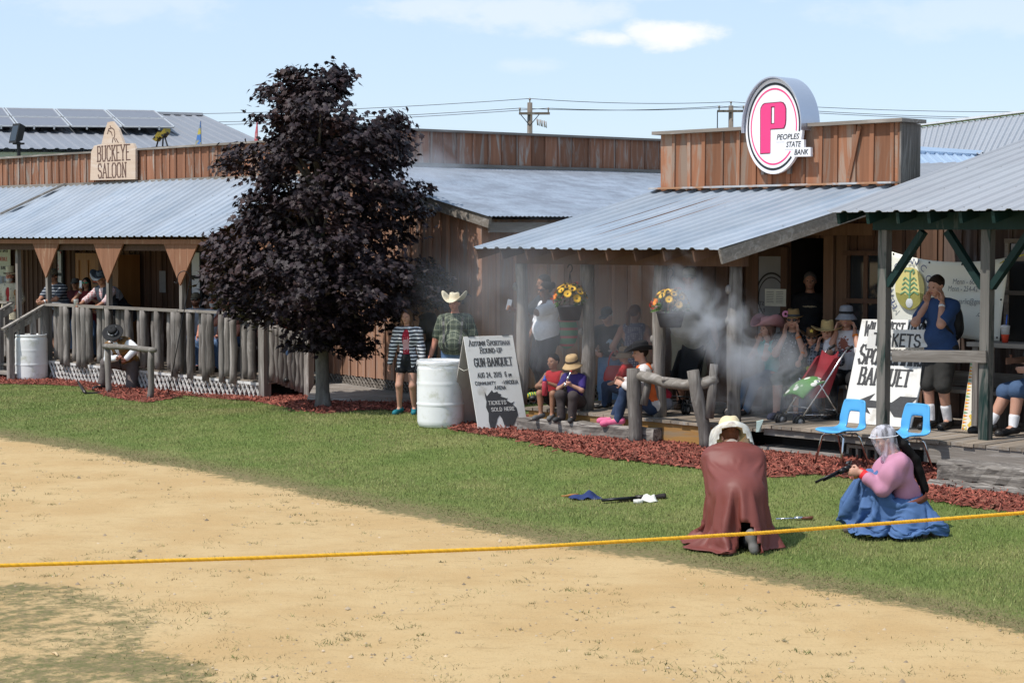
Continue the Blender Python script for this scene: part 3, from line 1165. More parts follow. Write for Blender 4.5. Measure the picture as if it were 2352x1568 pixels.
 def beard(s, col_, long=.0):
  K = s.H * s.hs
  R = np.array(s.Rh)
  B = Sdf(s.h * .8)
  B.amp, B.fr = .003, 50
  B.ell(s.hp((0, .014, -.036 - long * .5)), (.037 * K, .043 * K, (.03 + long) * K), R)
  B.sub.append(('e', A3(s.hp((0, .052, -.018))), A3((.022 * K, .02 * K, .013 * K)), R, 0, 0))
  v, f = B.surf()
  s.part('beard', v, f, HAIRM[col_])

 def glasses(s, mat=None):
  K = s.H * s.hs
  m = MB()
  for sg in (1, -1):
   m.ball(s.hp((sg * .019, .05, .002)), (.0165 * K, .005 * K, .0105 * K), 10, 6, R=s.Rh)
   m.beam(s.hp((sg * .034, .047, .005)), s.hp((sg * .046, -.002, .003)), .004 * K, .005 * K)
  m.beam(s.hp((-.008, .053, .005)), s.hp((.008, .053, .005)), .004 * K, .004 * K)
  s.lp(m, 'sunglasses', mat or M_LENS)

 def hat(s, kind, mat, band=None, tilt=(0, 0, 0), up=.024, scale=1., back=0.):
  K = s.H * s.hs * scale
  M = Matrix.Translation(s.hp((0, -.006 - back, up))) @ (s.Rh @ euler3(tilt)).to_4x4() @ Matrix.Scale(K, 4)
  P = {'cowboy': dict(cr=[(1, 0), (.98, .03), (.93, .055), (.86, .07), (.6, .074), (.3, .062), (.02, .058)], br=[(1.0, 0, 0), (1.5, -.002, .016), (2.0, .0, .05), (2.35, .004, .085)], dent=.02),
             'straw': dict(cr=[(1, 0), (.98, .03), (.9, .055), (.8, .064), (.5, .066), (.02, .06)], br=[(1, 0, 0), (1.5, -.003, .004), (2.0, -.006, .014), (2.4, -.004, .026)], dent=.012),
             'kid': dict(cr=[(1, 0), (.98, .03), (.92, .05), (.8, .06), (.5, .056), (.02, .05)], br=[(1, 0, 0), (1.4, 0, .006), (1.8, .0, .025), (2.0, .002, .04)], dent=.016),
             'bucket': dict(cr=[(1.03, 0), (1.0, .03), (.93, .047), (.8, .056), (.4, .061), (.02, .062)], br=[(1.03, 0, 0), (1.25, -.014, 0), (1.48, -.028, 0), (1.62, -.036, 0)], dent=0),
             'top': dict(cr=[(1, 0), (.97, .04), (.99, .085), (1.0, .1), (.9, .102), (.02, .1)], br=[(1, 0, 0), (1.3, 0, .004), (1.65, 0, .02)], dent=0),
             'fedora': dict(cr=[(1, 0), (.97, .03), (.9, .05), (.78, .062), (.5, .06), (.02, .052)], br=[(1, 0, 0), (1.25, -.003, .002), (1.5, -.002, .012)], dent=.01),
             'flat': dict(cr=[(1, 0), (1, .035), (.95, .05), (.8, .056), (.4, .057), (.02, .057)], br=[(1, 0, 0), (1.4, .002, 0), (1.9, .002, .0), (2.2, 0, .006)], dent=0),
             'cap': dict(cr=[(1.02, -.004), (1.02, .014), (.95, .034), (.78, .048), (.45, .056), (.02, .058)], br=None, dent=0)}[kind]
  n = 28
  rx, ry = .0475, .058
  vs, fs = [], []
  rows = []
  if P['br']:
   for (r, z, c) in reversed(P['br']):
    rows.append([(r, z, c)] * 1)
  prof = [(r, z, c, 0) for (r, z, c) in (reversed(P['br']) if P['br'] else [])] + [(r, z, 0, 1) for (r, z) in P['cr'][(1 if P['br'] else 0):]]
  for (r, z, c, cr) in prof:
   for k in range(n):
    a = 2 * math.pi * k / n
    x, y = math.cos(a), math.sin(a)
    zz = z + c * abs(x) ** 2.2 - c * .18 * (abs(y) ** 2)
    if cr and P['dent'] and r < .9:
     zz -= P['dent'] * math.exp(-(x * r / .28) ** 2) * (1 if r < .7 else .6)
    vs.append(M @ Vector((x * rx * r, y * ry * r, zz)))
  for i in range(len(prof) - 1):
   for k in range(n):
    fs.append((i * n + k, i * n + (k + 1) % n, (i + 1) * n + (k + 1) % n, (i + 1) * n + k))
  if kind == 'cap':
   b0 = len(vs)
   for j, (yy, zz) in enumerate(((.9, .004), (1.5, -.002), (1.95, -.012))):
    for k in range(9):
     x = -1 + 2 * k / 8
     w = (.93, .84, .66)[j]
     vs.append(M @ Vector((x * rx * w, ry * (yy * math.sqrt(max(0, 1 - (x * .55) ** 2))), zz - .008 * x * x)))
   for j in range(2):
    for k in range(8):
     fs.append((b0 + j * 9 + k, b0 + j * 9 + k + 1, b0 + (j + 1) * 9 + k + 1, b0 + (j + 1) * 9 + k))
  o = s.part('hat' if kind != 'cap' else 'cap', np.array([tuple(v) for v in vs]), fs, mat)
  sd_ = o.modifiers.new('thickness', 'SOLIDIFY')
  sd_.thickness = .006
  if band is not None:
   m = MB()
   pr = [(1.035, .004), (1.03, .02)]
   for (r, z) in pr:
    pass
   vs = [M @ Vector((math.cos(2 * math.pi * k / n) * rx * r, math.sin(2 * math.pi * k / n) * ry * r, z)) for (r, z) in ((1.05, .003), (1.045, .02), (1.0, .02), (1.0, .003)) for k in range(n)]
   fs = [(i * n + k, i * n + (k + 1) % n, ((i + 1) % 4) * n + (k + 1) % n, ((i + 1) % 4) * n + k) for i in range(4) for k in range(n)]
   s.part('hat_band', np.array([tuple(v) for v in vs]), fs, band, parent=o)
  return o

 def wristband(s, k, mat, up=.12):
  J, H = s.J, s.H
  a = J[k + 'wr'].lerp(J[k + 'el'], up)
  d = (J[k + 'el'] - J[k + 'wr']).normalized()
  m = MB()
  m.tube([a - d * .012, a + d * .012], .0215 * H, 12)
  s.lp(m, 'wristband', mat)
# ------------------------------------------------------------------ draped cloth: let a sheet fall over a body and the ground
def drape(v, f, pin, bodies, frames=42, mass=.25, stiff=8., bend=.4, shrink=0.):
 scn = bpy.data.scenes.new('drape')
 scn.render.fps = 24
 scn.frame_start, scn.frame_end = 1, frames
 made = []

 def mk(name, vv, ff):
  me = bpy.data.meshes.new(name)
  me.from_pydata([tuple(float(c) for c in x) for x in vv], [], [tuple(int(i) for i in x) for x in ff])
  o = bpy.data.objects.new(name, me)
  scn.collection.objects.link(o)
  made.append(o)
  return o
 g = mk('floor', [(-3, -3, 0), (3, -3, 0), (3, 3, 0), (-3, 3, 0)], [(0, 1, 2, 3)])
 cols = [g]
 for (bv, bf) in bodies:
  cols.append(mk('body', bv, bf))
 for o in cols:
  o.modifiers.new('c', 'COLLISION')
  o.collision.thickness_outer = .012
  o.collision.cloth_friction = 12
  o.collision.damping = .5
 c = mk('cloth', v, f)
 vg = c.vertex_groups.new(name='pin')
 for i, w in enumerate(pin):
  if w > 0:
   vg.add([i], float(w), 'REPLACE')
 m = c.modifiers.new('cloth', 'CLOTH')
 s = m.settings
 s.quality = 4
 s.mass = mass
 s.tension_stiffness = s.compression_stiffness = stiff
 s.shear_stiffness = stiff * .5
 s.bending_stiffness = bend
 s.air_damping = 2.5
 s.vertex_group_mass = 'pin'
 s.shrink_min = shrink
 m.collision_settings.distance_min = .008
 m.collision_settings.collision_quality = 2
 m.collision_settings.use_self_collision = True
 m.collision_settings.self_distance_min = .006
 m.point_cache.frame_start, m.point_cache.frame_end = 1, frames
 for k in range(1, frames + 1):
  scn.frame_set(k)
 dg = scn.view_layers[0].depsgraph
 dg.update()
 e = c.evaluated_get(dg)
 me = e.to_mesh()
 out = np.empty(len(me.vertices) * 3, dtype=np.float32)
 me.vertices.foreach_get('co', out)
 e.to_mesh_clear()
 for o in made:
  d = o.data
  bpy.data.objects.remove(o)
  bpy.data.meshes.remove(d)
 bpy.data.scenes.remove(scn)
 return out.reshape(-1, 3).astype(float)


def loft(rings, n, closed=True, sub=6):
 """rings: (centre, x-axis, y-axis, rx, ry); smooth interpolation between them"""
 vs = []
 R = len(rings)
 M = (R - 1) * sub
 for j in range(M + 1):
  t = j / sub
  i = min(int(t), R - 2)
  u = t - i
  u = u * u * (3 - 2 * u) * .5 + u * .5
  A, B = rings[i], rings[i + 1]
  c = Vector(A[0]).lerp(Vector(B[0]), u)
  x = Vector(A[1]).lerp(Vector(B[1]), u)
  y = Vector(A[2]).lerp(Vector(B[2]), u)
  rx, ry = A[3] + (B[3] - A[3]) * u, A[4] + (B[4] - A[4]) * u
  wv = (A[5] + (B[5] - A[5]) * u) if len(A) > 5 else 0
  for k in range(n):
   a = 2 * math.pi * k / n
   w = 1 + wv * math.sin(a * 9 + .7 * math.sin(a * 3)) + wv * .5 * math.sin(a * 16 + 1)
   vs.append(c + x * (math.cos(a) * rx * w) + y * (math.sin(a) * ry * w))
 fs = [(j * n + k, j * n + (k + 1) % n, (j + 1) * n + (k + 1) % n, (j + 1) * n + k) for j in range(M) for k in range(n)]
 return np.array([tuple(v) for v in vs]), fs, M + 1
# ------------------------------------------------------------------ the ground
random.seed(7)
rng = np.random.default_rng(11)
EDGE = [(-400, 960), (0, 1002), (250, 1042), (500, 1088), (800, 1152), (1000, 1192), (1250, 1240), (1500, 1283), (1800, 1338), (2100, 1393), (2352, 1450), (2600, 1500)]
EP = np.array([[*gz(*p)][:2] for p in EDGE])


def edge_y(X):
 return np.interp(X, EP[:, 0], EP[:, 1])


PATCH = [gz(40, 1500), gz(150, 1440), gz(260, 1560), gz(-60, 1420)]


def dirt(X, Y):                      # > 0 on the bare track, metres from its border
 d = (edge_y(X) - Y) * .8
 p = np.full_like(np.asarray(d, float), 9.)
 for q, r in zip(PATCH, (.85, .7, .65, 1.1)):
  p = np.minimum(p, np.hypot((X - q.x) / 1.0, (Y - q.y) / 1.25) - r)
 return np.minimum(d, np.maximum(p * 1.1 + .25, .06))


def build_ground():
 xs = np.concatenate([[-900, -400, -150, -60, -30], np.arange(-16, 11, .14), [14, 30, 60, 150, 400, 900]])
 ys = np.concatenate([[-60, -20, 0, 5], np.arange(8, 40, .16), [46, 60, 100, 200, 500, 1500]])
 X, Y = np.meshgrid(xs, ys)
 Z = gh(X, Y)
 near = (np.abs(X) < 16) & (Y < 40)
 Z = Z + np.where(near & (dirt(X, Y) > -.1), .008 * np.sin(X * 3.1 + np.sin(Y * 1.7) * 2) * np.sin(Y * 2.3 + X), 0)
 v = np.stack([X.ravel(), Y.ravel(), Z.ravel()], 1)
 nx, ny = len(xs), len(ys)
 i = (np.arange(ny - 1)[:, None] * nx + np.arange(nx - 1)[None, :]).ravel()
 f = np.stack([i, i + 1, i + nx + 1, i + nx], 1)
 m = bpy.data.materials.new('lawn and dirt track')
 m.use_nodes = True
 t = m.node_tree
 L = t.links.new
 b = t.nodes['Principled BSDF']
 tc = nn(t, 'ShaderNodeTexCoord')
 at = nn(t, 'ShaderNodeAttribute', attribute_name='dirt')

 def noi(scale, detail=6., rough=.6, st=(1, 1, 1)):
  mp = nn(t, 'ShaderNodeMapping')
  mp.inputs['Scale'].default_value = st
  L(tc.outputs['Object'], mp.inputs[0])
  n = nn(t, 'ShaderNodeTexNoise', i_Scale=scale, i_Detail=detail, i_Roughness=rough)
  L(mp.outputs[0], n.inputs['Vector'])
  return n.outputs['Fac']

 def ramp(fac, a, b_, lo=0., hi=1.):
  r = nn(t, 'ShaderNodeMapRange', interpolation_type='SMOOTHSTEP')
  for k, x in ((1, a), (2, b_), (3, lo), (4, hi)):
   r.inputs[k].default_value = x
  L(fac, r.inputs[0])
  return r.outputs[0]

 def mixc(fac, a, c):
  x = nn(t, 'ShaderNodeMix', data_type='RGBA')
  L(fac, x.inputs[0])
  for k, q in ((6, a), (7, c)):
   if isinstance(q, tuple):
    x.inputs[k].default_value = (*q, 1)
   else:
    L(q, x.inputs[k])
  return x.outputs[2]

 def madd(a, k, c):
  x = nn(t, 'ShaderNodeMath', operation='MULTIPLY_ADD')
  L(a, x.inputs[0])
  x.inputs[1].default_value = k
  if isinstance(c, float):
   x.inputs[2].default_value = c
  else:
   L(c, x.inputs[2])
  return x.outputs[0]
 # earth: sandy, with pale dry skin, darker damp scuffs, grit
 e = mixc(ramp(noi(.9, 8), .35, .65), (.455, .305, .145), (.505, .36, .185))
 e = mixc(ramp(noi(3.2, 8, .7, (1, 2.2, 1)), .5, .72), e, (.41, .282, .138))
 e = mixc(ramp(noi(60, 4, .7), .56, .72, 0, .75), e, (.26, .165, .08))
 e = mixc(ramp(noi(95, 3, .7), .62, .74, 0, .8), e, (.62, .52, .36))
 e = mixc(ramp(noi(18, 6, .75, (1, 3, 1)), .6, .72, 0, .5), e, (.25, .16, .08))
 g = mixc(ramp(noi(1.4, 6), .36, .66), (.115, .155, .04), (.165, .185, .058))
 g = mixc(ramp(noi(40, 4, .7), .5, .7), g, (.075, .11, .026))
 g = mixc(ramp(noi(.6, 4), .52, .68, 0, .7), g, (.20, .20, .075))
 dry = mixc(ramp(noi(22, 5, .75), .42, .6), (.215, .165, .085), (.14, .135, .055))
 w = madd(noi(7, 7, .75), 1.1, at.outputs['Fac'])
 w = madd(noi(1.1, 4), .7, w)
 gd = mixc(ramp(w, -.15, .75), g, dry)
 gd = mixc(ramp(w, .86, 1.12), gd, e)
 L(gd, b.inputs['Base Color'])
 b.inputs['Roughness'].default_value = .95
 b.inputs['Specular IOR Level'].default_value = .1
 bp = nn(t, 'ShaderNodeBump', i_Strength=.55, i_Distance=.02)
 hsum = madd(noi(45, 5, .75), .6, noi(9, 6, .7))
 L(hsum, bp.inputs['Height'])
 L(bp.outputs[0], b.inputs['Normal'])
 o = meshobj('ground', v, f, m, None, True)
 a = o.data.attributes.new('dirt', 'FLOAT', 'POINT')
 a.data.foreach_set('value', np.clip(dirt(X, Y), -1.2, 1.2).ravel().astype(np.float32))
 tag(o, 'mown green lawn beside a bare sandy track', 'ground', kind='structure')


build_ground()


def inpoly(px, py, poly):
 px, py = np.asarray(px), np.asarray(py)
 r = np.zeros(px.shape, bool)
 j = len(poly) - 1
 for i in range(len(poly)):
  xi, yi = poly[i][:2]
  xj, yj = poly[j][:2]
  r ^= ((yi > py) != (yj > py)) & (px < (xj - xi) * (py - yi) / (yj - yi + 1e-12) + xi)
  j = i
 return r


MUL_A = [gz(*p)[:2] for p in [(-160, 862), (120, 862), (600, 895), (705, 905), (860, 916), (985, 922), (1040, 936), (1015, 955), (940, 948), (880, 942), (815, 944), (740, 950), (690, 944), (650, 934), (580, 922), (480, 914), (420, 908), (385, 918), (340, 925), (270, 916), (235, 907), (190, 888), (100, 884), (-160, 880)]]
MUL_B = [gz(*p)[:2] for p in [(1030, 978), (1120, 968), (1230, 958), (1500, 972), (1750, 988), (2000, 1020), (2450, 1060), (2450, 1190), (2250, 1168), (2130, 1148), (2010, 1110), (1930, 1096), (1860, 1090), (1790, 1097), (1690, 1086), (1640, 1081), (1500, 1064), (1390, 1054), (1250, 1024), (1180, 1008), (1100, 998), (1050, 990)]]
M_MULCH = material('red dyed bark mulch', (.24, .066, .044), .9, var=.4, ns=30, tint=.55, bump=.5, col2=(.26, .10, .065), m2=(14, .58, .08))


def mulch(poly, lab, N):
 P = np.array(poly)
 lo, hi = P.min(0), P.max(0)
 h = .09
 xs, ys = np.arange(lo[0], hi[0] + h, h), np.arange(lo[1], hi[1] + h, h)
 X, Y = np.meshgrid(xs, ys)
 ctr = inpoly(X[:-1, :-1] + h / 2, Y[:-1, :-1] + h / 2, poly)
 Z = gh(X, Y) + .012 + .012 * np.sin(X * 5 + 2 * np.sin(Y * 3)) * np.sin(Y * 6)
 v = np.stack([X.ravel(), Y.ravel(), Z.ravel()], 1)
 nx = len(xs)
 I = np.argwhere(ctr)
 i = I[:, 0] * nx + I[:, 1]
 f = np.stack([i, i + 1, i + nx + 1, i + nx], 1)
 # chips
 C = rng.uniform(lo - .12, hi + .12, (N * 3, 2))
 jit = rng.normal(0, .07, C.shape)
 C = C[inpoly(C[:, 0] + jit[:, 0], C[:, 1] + jit[:, 1], poly)][:N]
 n = len(C)
 ang = rng.uniform(0, 2 * np.pi, n)
 pit = rng.normal(0, .45, n)
 L_ = rng.uniform(.015, .055, n)
 wd = rng.uniform(.005, .013, n)
 d = np.stack([np.cos(ang) * np.cos(pit), np.sin(ang) * np.cos(pit), np.sin(pit)], 1)
 sd_ = np.stack([-np.sin(ang), np.cos(ang), rng.normal(0, .5, n)], 1)
 c = np.stack([C[:, 0], C[:, 1], gh(C[:, 0], C[:, 1]) + .018 + rng.uniform(0, .03, n)], 1)
 q = np.stack([c - d * L_[:, None] - sd_ * wd[:, None], c + d * L_[:, None] - sd_ * wd[:, None] * .6, c + d * L_[:, None] * .9 + sd_ * wd[:, None], c - d * L_[:, None] * .8 + sd_ * wd[:, None] * .8], 1)
 up = np.array([0, 0, .012])
 base = len(v)
 v2 = np.concatenate([q, q[:, :2] * .5 + q[:, 2:][:, ::-1] * .5 + up], 1).reshape(-1, 3)   # two ridge points: a splinter, not a card
 k = base + np.arange(n) * 6
 f2 = np.concatenate([np.stack([k, k + 1, k + 5, k + 4], 1), np.stack([k + 4, k + 5, k + 2, k + 3], 1)])
 t2 = rng.uniform(0, 1, n)
 o = meshobj('mulch', np.concatenate([v, v2]), np.concatenate([f, f2]), M_MULCH, None, False, np.concatenate([np.full(len(f), .3), t2, t2]))
 tag(o, lab, 'mulch', kind='stuff')


mulch(MUL_A, 'red bark mulch along the saloon lattice and round the tree', 15000)
mulch(MUL_B, 'red bark mulch in front of the bank boardwalk', 24000)

M_BLADE = material('grass blade', (.165, .218, .056), .6, var=.1, tint=.55, col2=(.27, .25, .10), m2=(.8, .52, .14), spec=.3)
M_DRY = material('dry grass', (.19, .17, .075), .8, var=.2, tint=.6, col2=(.10, .125, .035), m2=(2.0, .5, .1), spec=.2)


def blades(name, lab, X, Y, hgt, wid, mat_, lean=.5):
 n = len(X)
 a = rng.uniform(0, 2 * np.pi, n)
 b = rng.uniform(0, 2 * np.pi, n)
 Z = gh(X, Y) - .004
 p = np.stack([X, Y, Z], 1)
 s_ = np.stack([np.cos(a), np.sin(a), np.zeros(n)], 1) * wid[:, None]
 l_ = np.stack([np.cos(b), np.sin(b), np.zeros(n)], 1) * (hgt * rng.uniform(.1, lean * 1.6, n))[:, None]
 tip = p + l_ + np.stack([np.zeros(n), np.zeros(n), hgt], 1)
 v = np.stack([p - s_, p + s_, tip], 1).reshape(-1, 3)
 f = np.arange(n * 3).reshape(-1, 3)
 o = meshobj(name, v, f, mat_, None, False, rng.uniform(0, 1, n))
 tag(o, lab, 'grass', kind='stuff')


def grass():
 N = 900000
 # even over the picture's depth: more blades per square metre nearby
 Y = 11 + (41 - 11) * rng.uniform(0, 1, N) ** 1.25
 X = rng.uniform(-.31, .31, N) * Y
 s, t = X * FX + Y * FY, -X * FY + Y * FX
 d = dirt(X, Y) + rng.normal(0, .16, N) + .25 * np.sin(X * 2.1 + 1.3 * np.sin(Y * 1.9)) * np.sin(Y * 1.3)
 inm = inpoly(X, Y, MUL_A) | inpoly(X, Y, MUL_B)
 ok = (d < -.35) & (rng.uniform(0, 1, N) < np.clip((-.15 - d) * .9, .12, 1)) & ~inm & (t < 19.5) & (edge_y(X) < Y)
 x, y = X[ok], Y[ok]
 k = min(len(x), 330000)
 x, y = x[:k], y[:k]
 sc_ = .75 + .03 * (y - 12)
 tall = 1 + .5 * (rng.uniform(0, 1, k) > .93)
 short = np.clip((-.35 - dirt(x, y)) * .9, 0, .4) + .6
 blades('grass', 'short mown green grass of the lawn', x, y, rng.uniform(.014, .036, k) * tall * short, rng.uniform(.0025, .0045, k) * sc_, M_BLADE)
 ok = (d > -.55) & (d < .12) & ~inm
 x, y = X[ok], Y[ok]
 keep = rng.uniform(0, 1, len(x)) < np.clip(.9 - 1.4 * (d[ok] + .5), .04, .9) * np.where(edge_y(x) > y + .9, .4, 1)
 x, y = x[keep][:70000], y[keep][:70000]
 k = len(x)
 # small tufts, sticks and straw lying on the bare track
 tx, ty = [], []
 for _ in range(1300):
  yy = 9.6 + 16 * random.random() ** 1.3
  xx = random.uniform(-.31, .31) * yy
  if dirt(np.array(xx), np.array(yy)) > .15:
   r = random.uniform(.015, .09)
   m_ = int(random.uniform(3, 26))
   tx += list(rng.normal(xx, r, m_))
   ty += list(rng.normal(yy, r * .8, m_))
 x, y = np.concatenate([x, tx]), np.concatenate([y, ty])
 k = len(x)
 blades('dry_grass', 'thin dry grass and straw along the edge of the sandy track', x, y, rng.uniform(.008, .03, k), rng.uniform(.0022, .0042, k), M_DRY, 1.6)


grass()

M_PEB = material('pebble', (.34, .26, .17), .9, var=.3, tint=.5, ns=3)


def pebbles():
 n = 7000
 Y = 9.2 + 18 * rng.uniform(0, 1, n) ** 1.5
 X = rng.uniform(-.31, .31, n) * Y
 ok = dirt(X, Y) > .1
 X, Y = X[ok], Y[ok]
 n = len(X)
 r = rng.exponential(.0042, n) + .0025
 r = np.minimum(r, .028)
 base = np.array([[1, 0, 0], [0, 1, 0], [-1, 0, 0], [0, -1, 0], [0, 0, .8]], float)
 J = base[None] * r[:, None, None] * rng.uniform(.6, 1.3, (n, 5, 1))
 v = (np.stack([X, Y, gh(X, Y) - .001], 1)[:, None, :] + J).reshape(-1, 3)
 k = np.arange(n) * 5
 f = np.concatenate([np.stack([k + i, k + (i + 1) % 4, k + 4], 1) for i in range(4)])
 t = rng.uniform(0, 1, n)
 o = meshobj('gravel', v, f, M_PEB, None, True, np.concatenate([t] * 4))
 tag(o, 'small pebbles and crumbs of earth scattered on the sandy track', 'gravel', kind='stuff')


pebbles()

# ------------------------------------------------------------------ shared materials of the street
W_SAL = wood('stained pine boards', (.29, .135, .078), (.20, .092, .055), 2, (.29, .245, .21), .45, .3, 24)
W_SALP = wood('stained fascia boards', (.27, .13, .077), (.21, .10, .058), 2, (.33, .2, .13), .3, .2, 20)
W_MID = wood('brown cabin boards', (.34, .185, .12), (.24, .13, .085), 2, (.26, .205, .175), .35, .28, 22)
W_BANK = wood('bank front boards', (.31, .142, .078), (.22, .1, .056), 2, (.27, .20, .155), .5, .3, 20)
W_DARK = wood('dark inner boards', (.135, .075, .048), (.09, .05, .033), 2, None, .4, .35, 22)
W_GREY = wood('weathered grey timber', (.27, .24, .215), (.105, .092, .082), 2, (.33, .30, .275), .4, .28, 30, bump=.8)
W_GREYX = wood('weathered grey planks', (.27, .24, .21), (.17, .148, .126), 0, (.34, .31, .28), .4, .3, 30, bump=.8)
W_DECK = wood('worn deck boards', (.30, .245, .19), (.205, .165, .128), 1, (.27, .25, .23), .4, .28, 26, bump=.6)
W_RIM = wood('treated yellow pine', (.42, .23, .072), (.30, .155, .05), 0, (.28, .2, .12), .4, .25, 20)
W_DOOR = wood('varnished door wood', (.36, .17, .055), (.27, .12, .038), 2, None, .3, .2, 14, rough=.5)
W_TIE = wood('cracked old timber', (.21, .185, .16), (.065, .055, .05), 0, (.30, .27, .24), .5, .2, 34, bump=1.)
M_GREEN = wood('flaking dark green paint', (.008, .031, .027), (.007, .024, .021), 2, (.10, .11, .10), .08, .2, 22, rough=.6)
M_ROOF = material('galvanised ribbed sheet', (.36, .40, .45), .5, .3, var=.07, ns=2.2, col2=(.30, .35, .41), m2=(1.3, .55, .15), tint=.1, spec=.5)
M_ROOFB = material('dull grey roof sheet', (.37, .375, .39), .5, .25, var=.06, ns=2.5, tint=.05, col2=(.36, .36, .375), m2=(1.2, .55, .15))
M_ROOFC = material('old corrugated zinc', (.27, .31, .37), .5, .3, var=.16, ns=5, col2=(.21, .235, .28), m2=(2.4, .52, .12), tint=.08)
M_BLUER = material('blue grey roof sheet', (.40, .50, .63), .4, .35, var=.06, ns=2)
M_BLACK = material('black paint', (.012, .012, .012), .6, var=.2, ns=30)
M_SIGNW = material('white sign paint', (.72, .71, .68), .6, var=.04, ns=5, col2=(.52, .49, .44), m2=(4, .62, .1), bump=.1)
M_INK = material('sign lettering paint', (.055, .055, .058), .7, var=.25, ns=40)
M_SHADE = material('painted shade', (.02, .017, .015), .9)  # near-black colour stands in for shade in openings, hollows and under floors
M_PANE = material('window glass', (.02, .025, .03), .06, var=0, spec=.8)
M_STEEL = material('dark steel', (.03, .03, .032), .35, .8, var=.2)
M_CHROME = material('chromed tube', (.62, .62, .63), .16, 1., var=.05)
M_WHITEPL = material('white barrel plastic', (.78, .78, .77), .42, var=.04, ns=6, col2=(.58, .58, .50), m2=(4.5, .62, .09), bump=.1, spec=.45)
M_WHITEW = material('weathered white lattice', (.70, .68, .65), .8, var=.15, ns=12, tint=.14, col2=(.36, .34, .32), m2=(5, .60, .1))


def boards(mb, P0, P1, nrm, z0, z1, w=.25, th=.022, batten=.05, gap=.004, jit=.0):
 """board and batten from plan point P0 to P1; z0, z1 numbers or functions of distance"""
 P0, P1, N = Vector(P0).to_2d(), Vector(P1).to_2d(), Vector(nrm).to_2d().normalized()
 D = P1 - P0
 Ln = D.length
 D.normalize()
 fz0 = z0 if callable(z0) else (lambda u: z0)
 fz1 = z1 if callable(z1) else (lambda u: z1)
 u = 0.
 while u < Ln - .01:
  ww = w * random.uniform(.85, 1.15)
  e = min(u + ww, Ln)
  a, b = u + gap, e - gap
  j = random.uniform(-jit, jit)
  lo = [(*(P0 + D * a), fz0(a) + j), (*(P0 + D * b), fz0(b) + j), (*(P0 + D * b - N * th), fz0(b) + j), (*(P0 + D * a - N * th), fz0(a) + j)]
  hi = [(*(P0 + D * a), fz1(a)), (*(P0 + D * b), fz1(b)), (*(P0 + D * b - N * th), fz1(b)), (*(P0 + D * a - N * th), fz1(a))]
  mb.hexa(lo, hi)
  if batten:
   c = e
   bw = batten * random.uniform(.85, 1.15) / 2
   k = random.uniform(-.008, .008)
   lo = [(*(P0 + D * (c - bw) + N * .022), fz0(c) - .004), (*(P0 + D * (c + bw) + N * .022), fz0(c) - .004), (*(P0 + D * (c + bw) + N * .001), fz0(c) - .004), (*(P0 + D * (c - bw) + N * .001), fz0(c) - .004)]
   hi = [(*(Vector(q[:2]) + D * k), fz1(c) - .003) for q in lo]
   mb.hexa(lo, hi)
  u = e
 return mb


def roof(E0, E1, T0, T1, name, mat_, parent, pitch=.23, rib=.025, ribw=.06, sag=.0, wavy=False, amp=.012):
 """ribbed sheet roof between an eave line E0-E1 and a top line T0-T1"""
 E0, E1, T0, T1 = (Vector(p) for p in (E0, E1, T0, T1))
 Ln = (E1 - E0).length
 up = (E1 - E0).cross(T0 - E0)
 if up.z < 0:
  up = -up
 up.normalize()
 prof = []
 if wavy:
  k = int(Ln / .08)
  for i in range(k * 4 + 1):
   prof.append((i / (k * 4) * Ln, amp * math.sin(i * math.pi / 2)))
 else:
  n = int(Ln / pitch)
  p = Ln / n
  for i in range(n):
   b = i * p
   prof += [(b, rib), (b + ribw * .35, rib), (b + ribw * .8, 0), (b + p * .5 - .012, 0.0), (b + p * .5, .004), (b + p * .5 + .012, 0.), (b + p - ribw * .8, 0), (b + p - ribw * .35, rib)]
  prof.append((Ln, rib))
 rows = 6
 vs, fs, ts = [], [], []
 for j in range(rows):
  v = j / (rows - 1)
  for (u, h) in prof:
   f = u / Ln
   a, b = E0.lerp(E1, f), T0.lerp(T1, f)
   q = a.lerp(b, v) + up * (h + sag * math.sin(f * 9 + v * 2) - sag * 2.5 * math.sin(math.pi * v))
   vs.append(q)
 m = len(prof)
 for j in range(rows - 1):
  for i in range(m - 1):
   fs.append((j * m + i, j * m + i + 1, (j + 1) * m + i + 1, (j + 1) * m + i))
   ts.append(((i // 32) * 37 % 10) / 10)
 o = meshobj(name, np.array([tuple(v) for v in vs]), fs, mat_, parent, False, ts)
 sd_ = o.modifiers.new('thickness', 'SOLIDIFY')
 sd_.thickness = .004
 sd_.offset = -1
 return o, up


NF = Vector((FY, -FX, 0)) * 1.0      # outward normal of the fronts: towards the street
NF = Vector((FY, -FX, 0)) if Vector((FY, -FX, 0)).y < 0 else -Vector((FY, -FX, 0))
FV = Vector((FX, FY, 0))
ZV = Vector((0, 0, 1))


def screws(mb, E0, E1, T0, T1, up, rows=(.03, .36, .68, .97), pitch=.46):
 E0, E1, T0, T1 = (Vector(p) for p in (E0, E1, T0, T1))
 n = int((E1 - E0).length / pitch)
 for v in rows:
  for i in range(n):
   f = (i + .62) / n
   q = E0.lerp(E1, f).lerp(T0.lerp(T1, f), v)
   mb.ball(q + up * .006, .008, 5, 3)


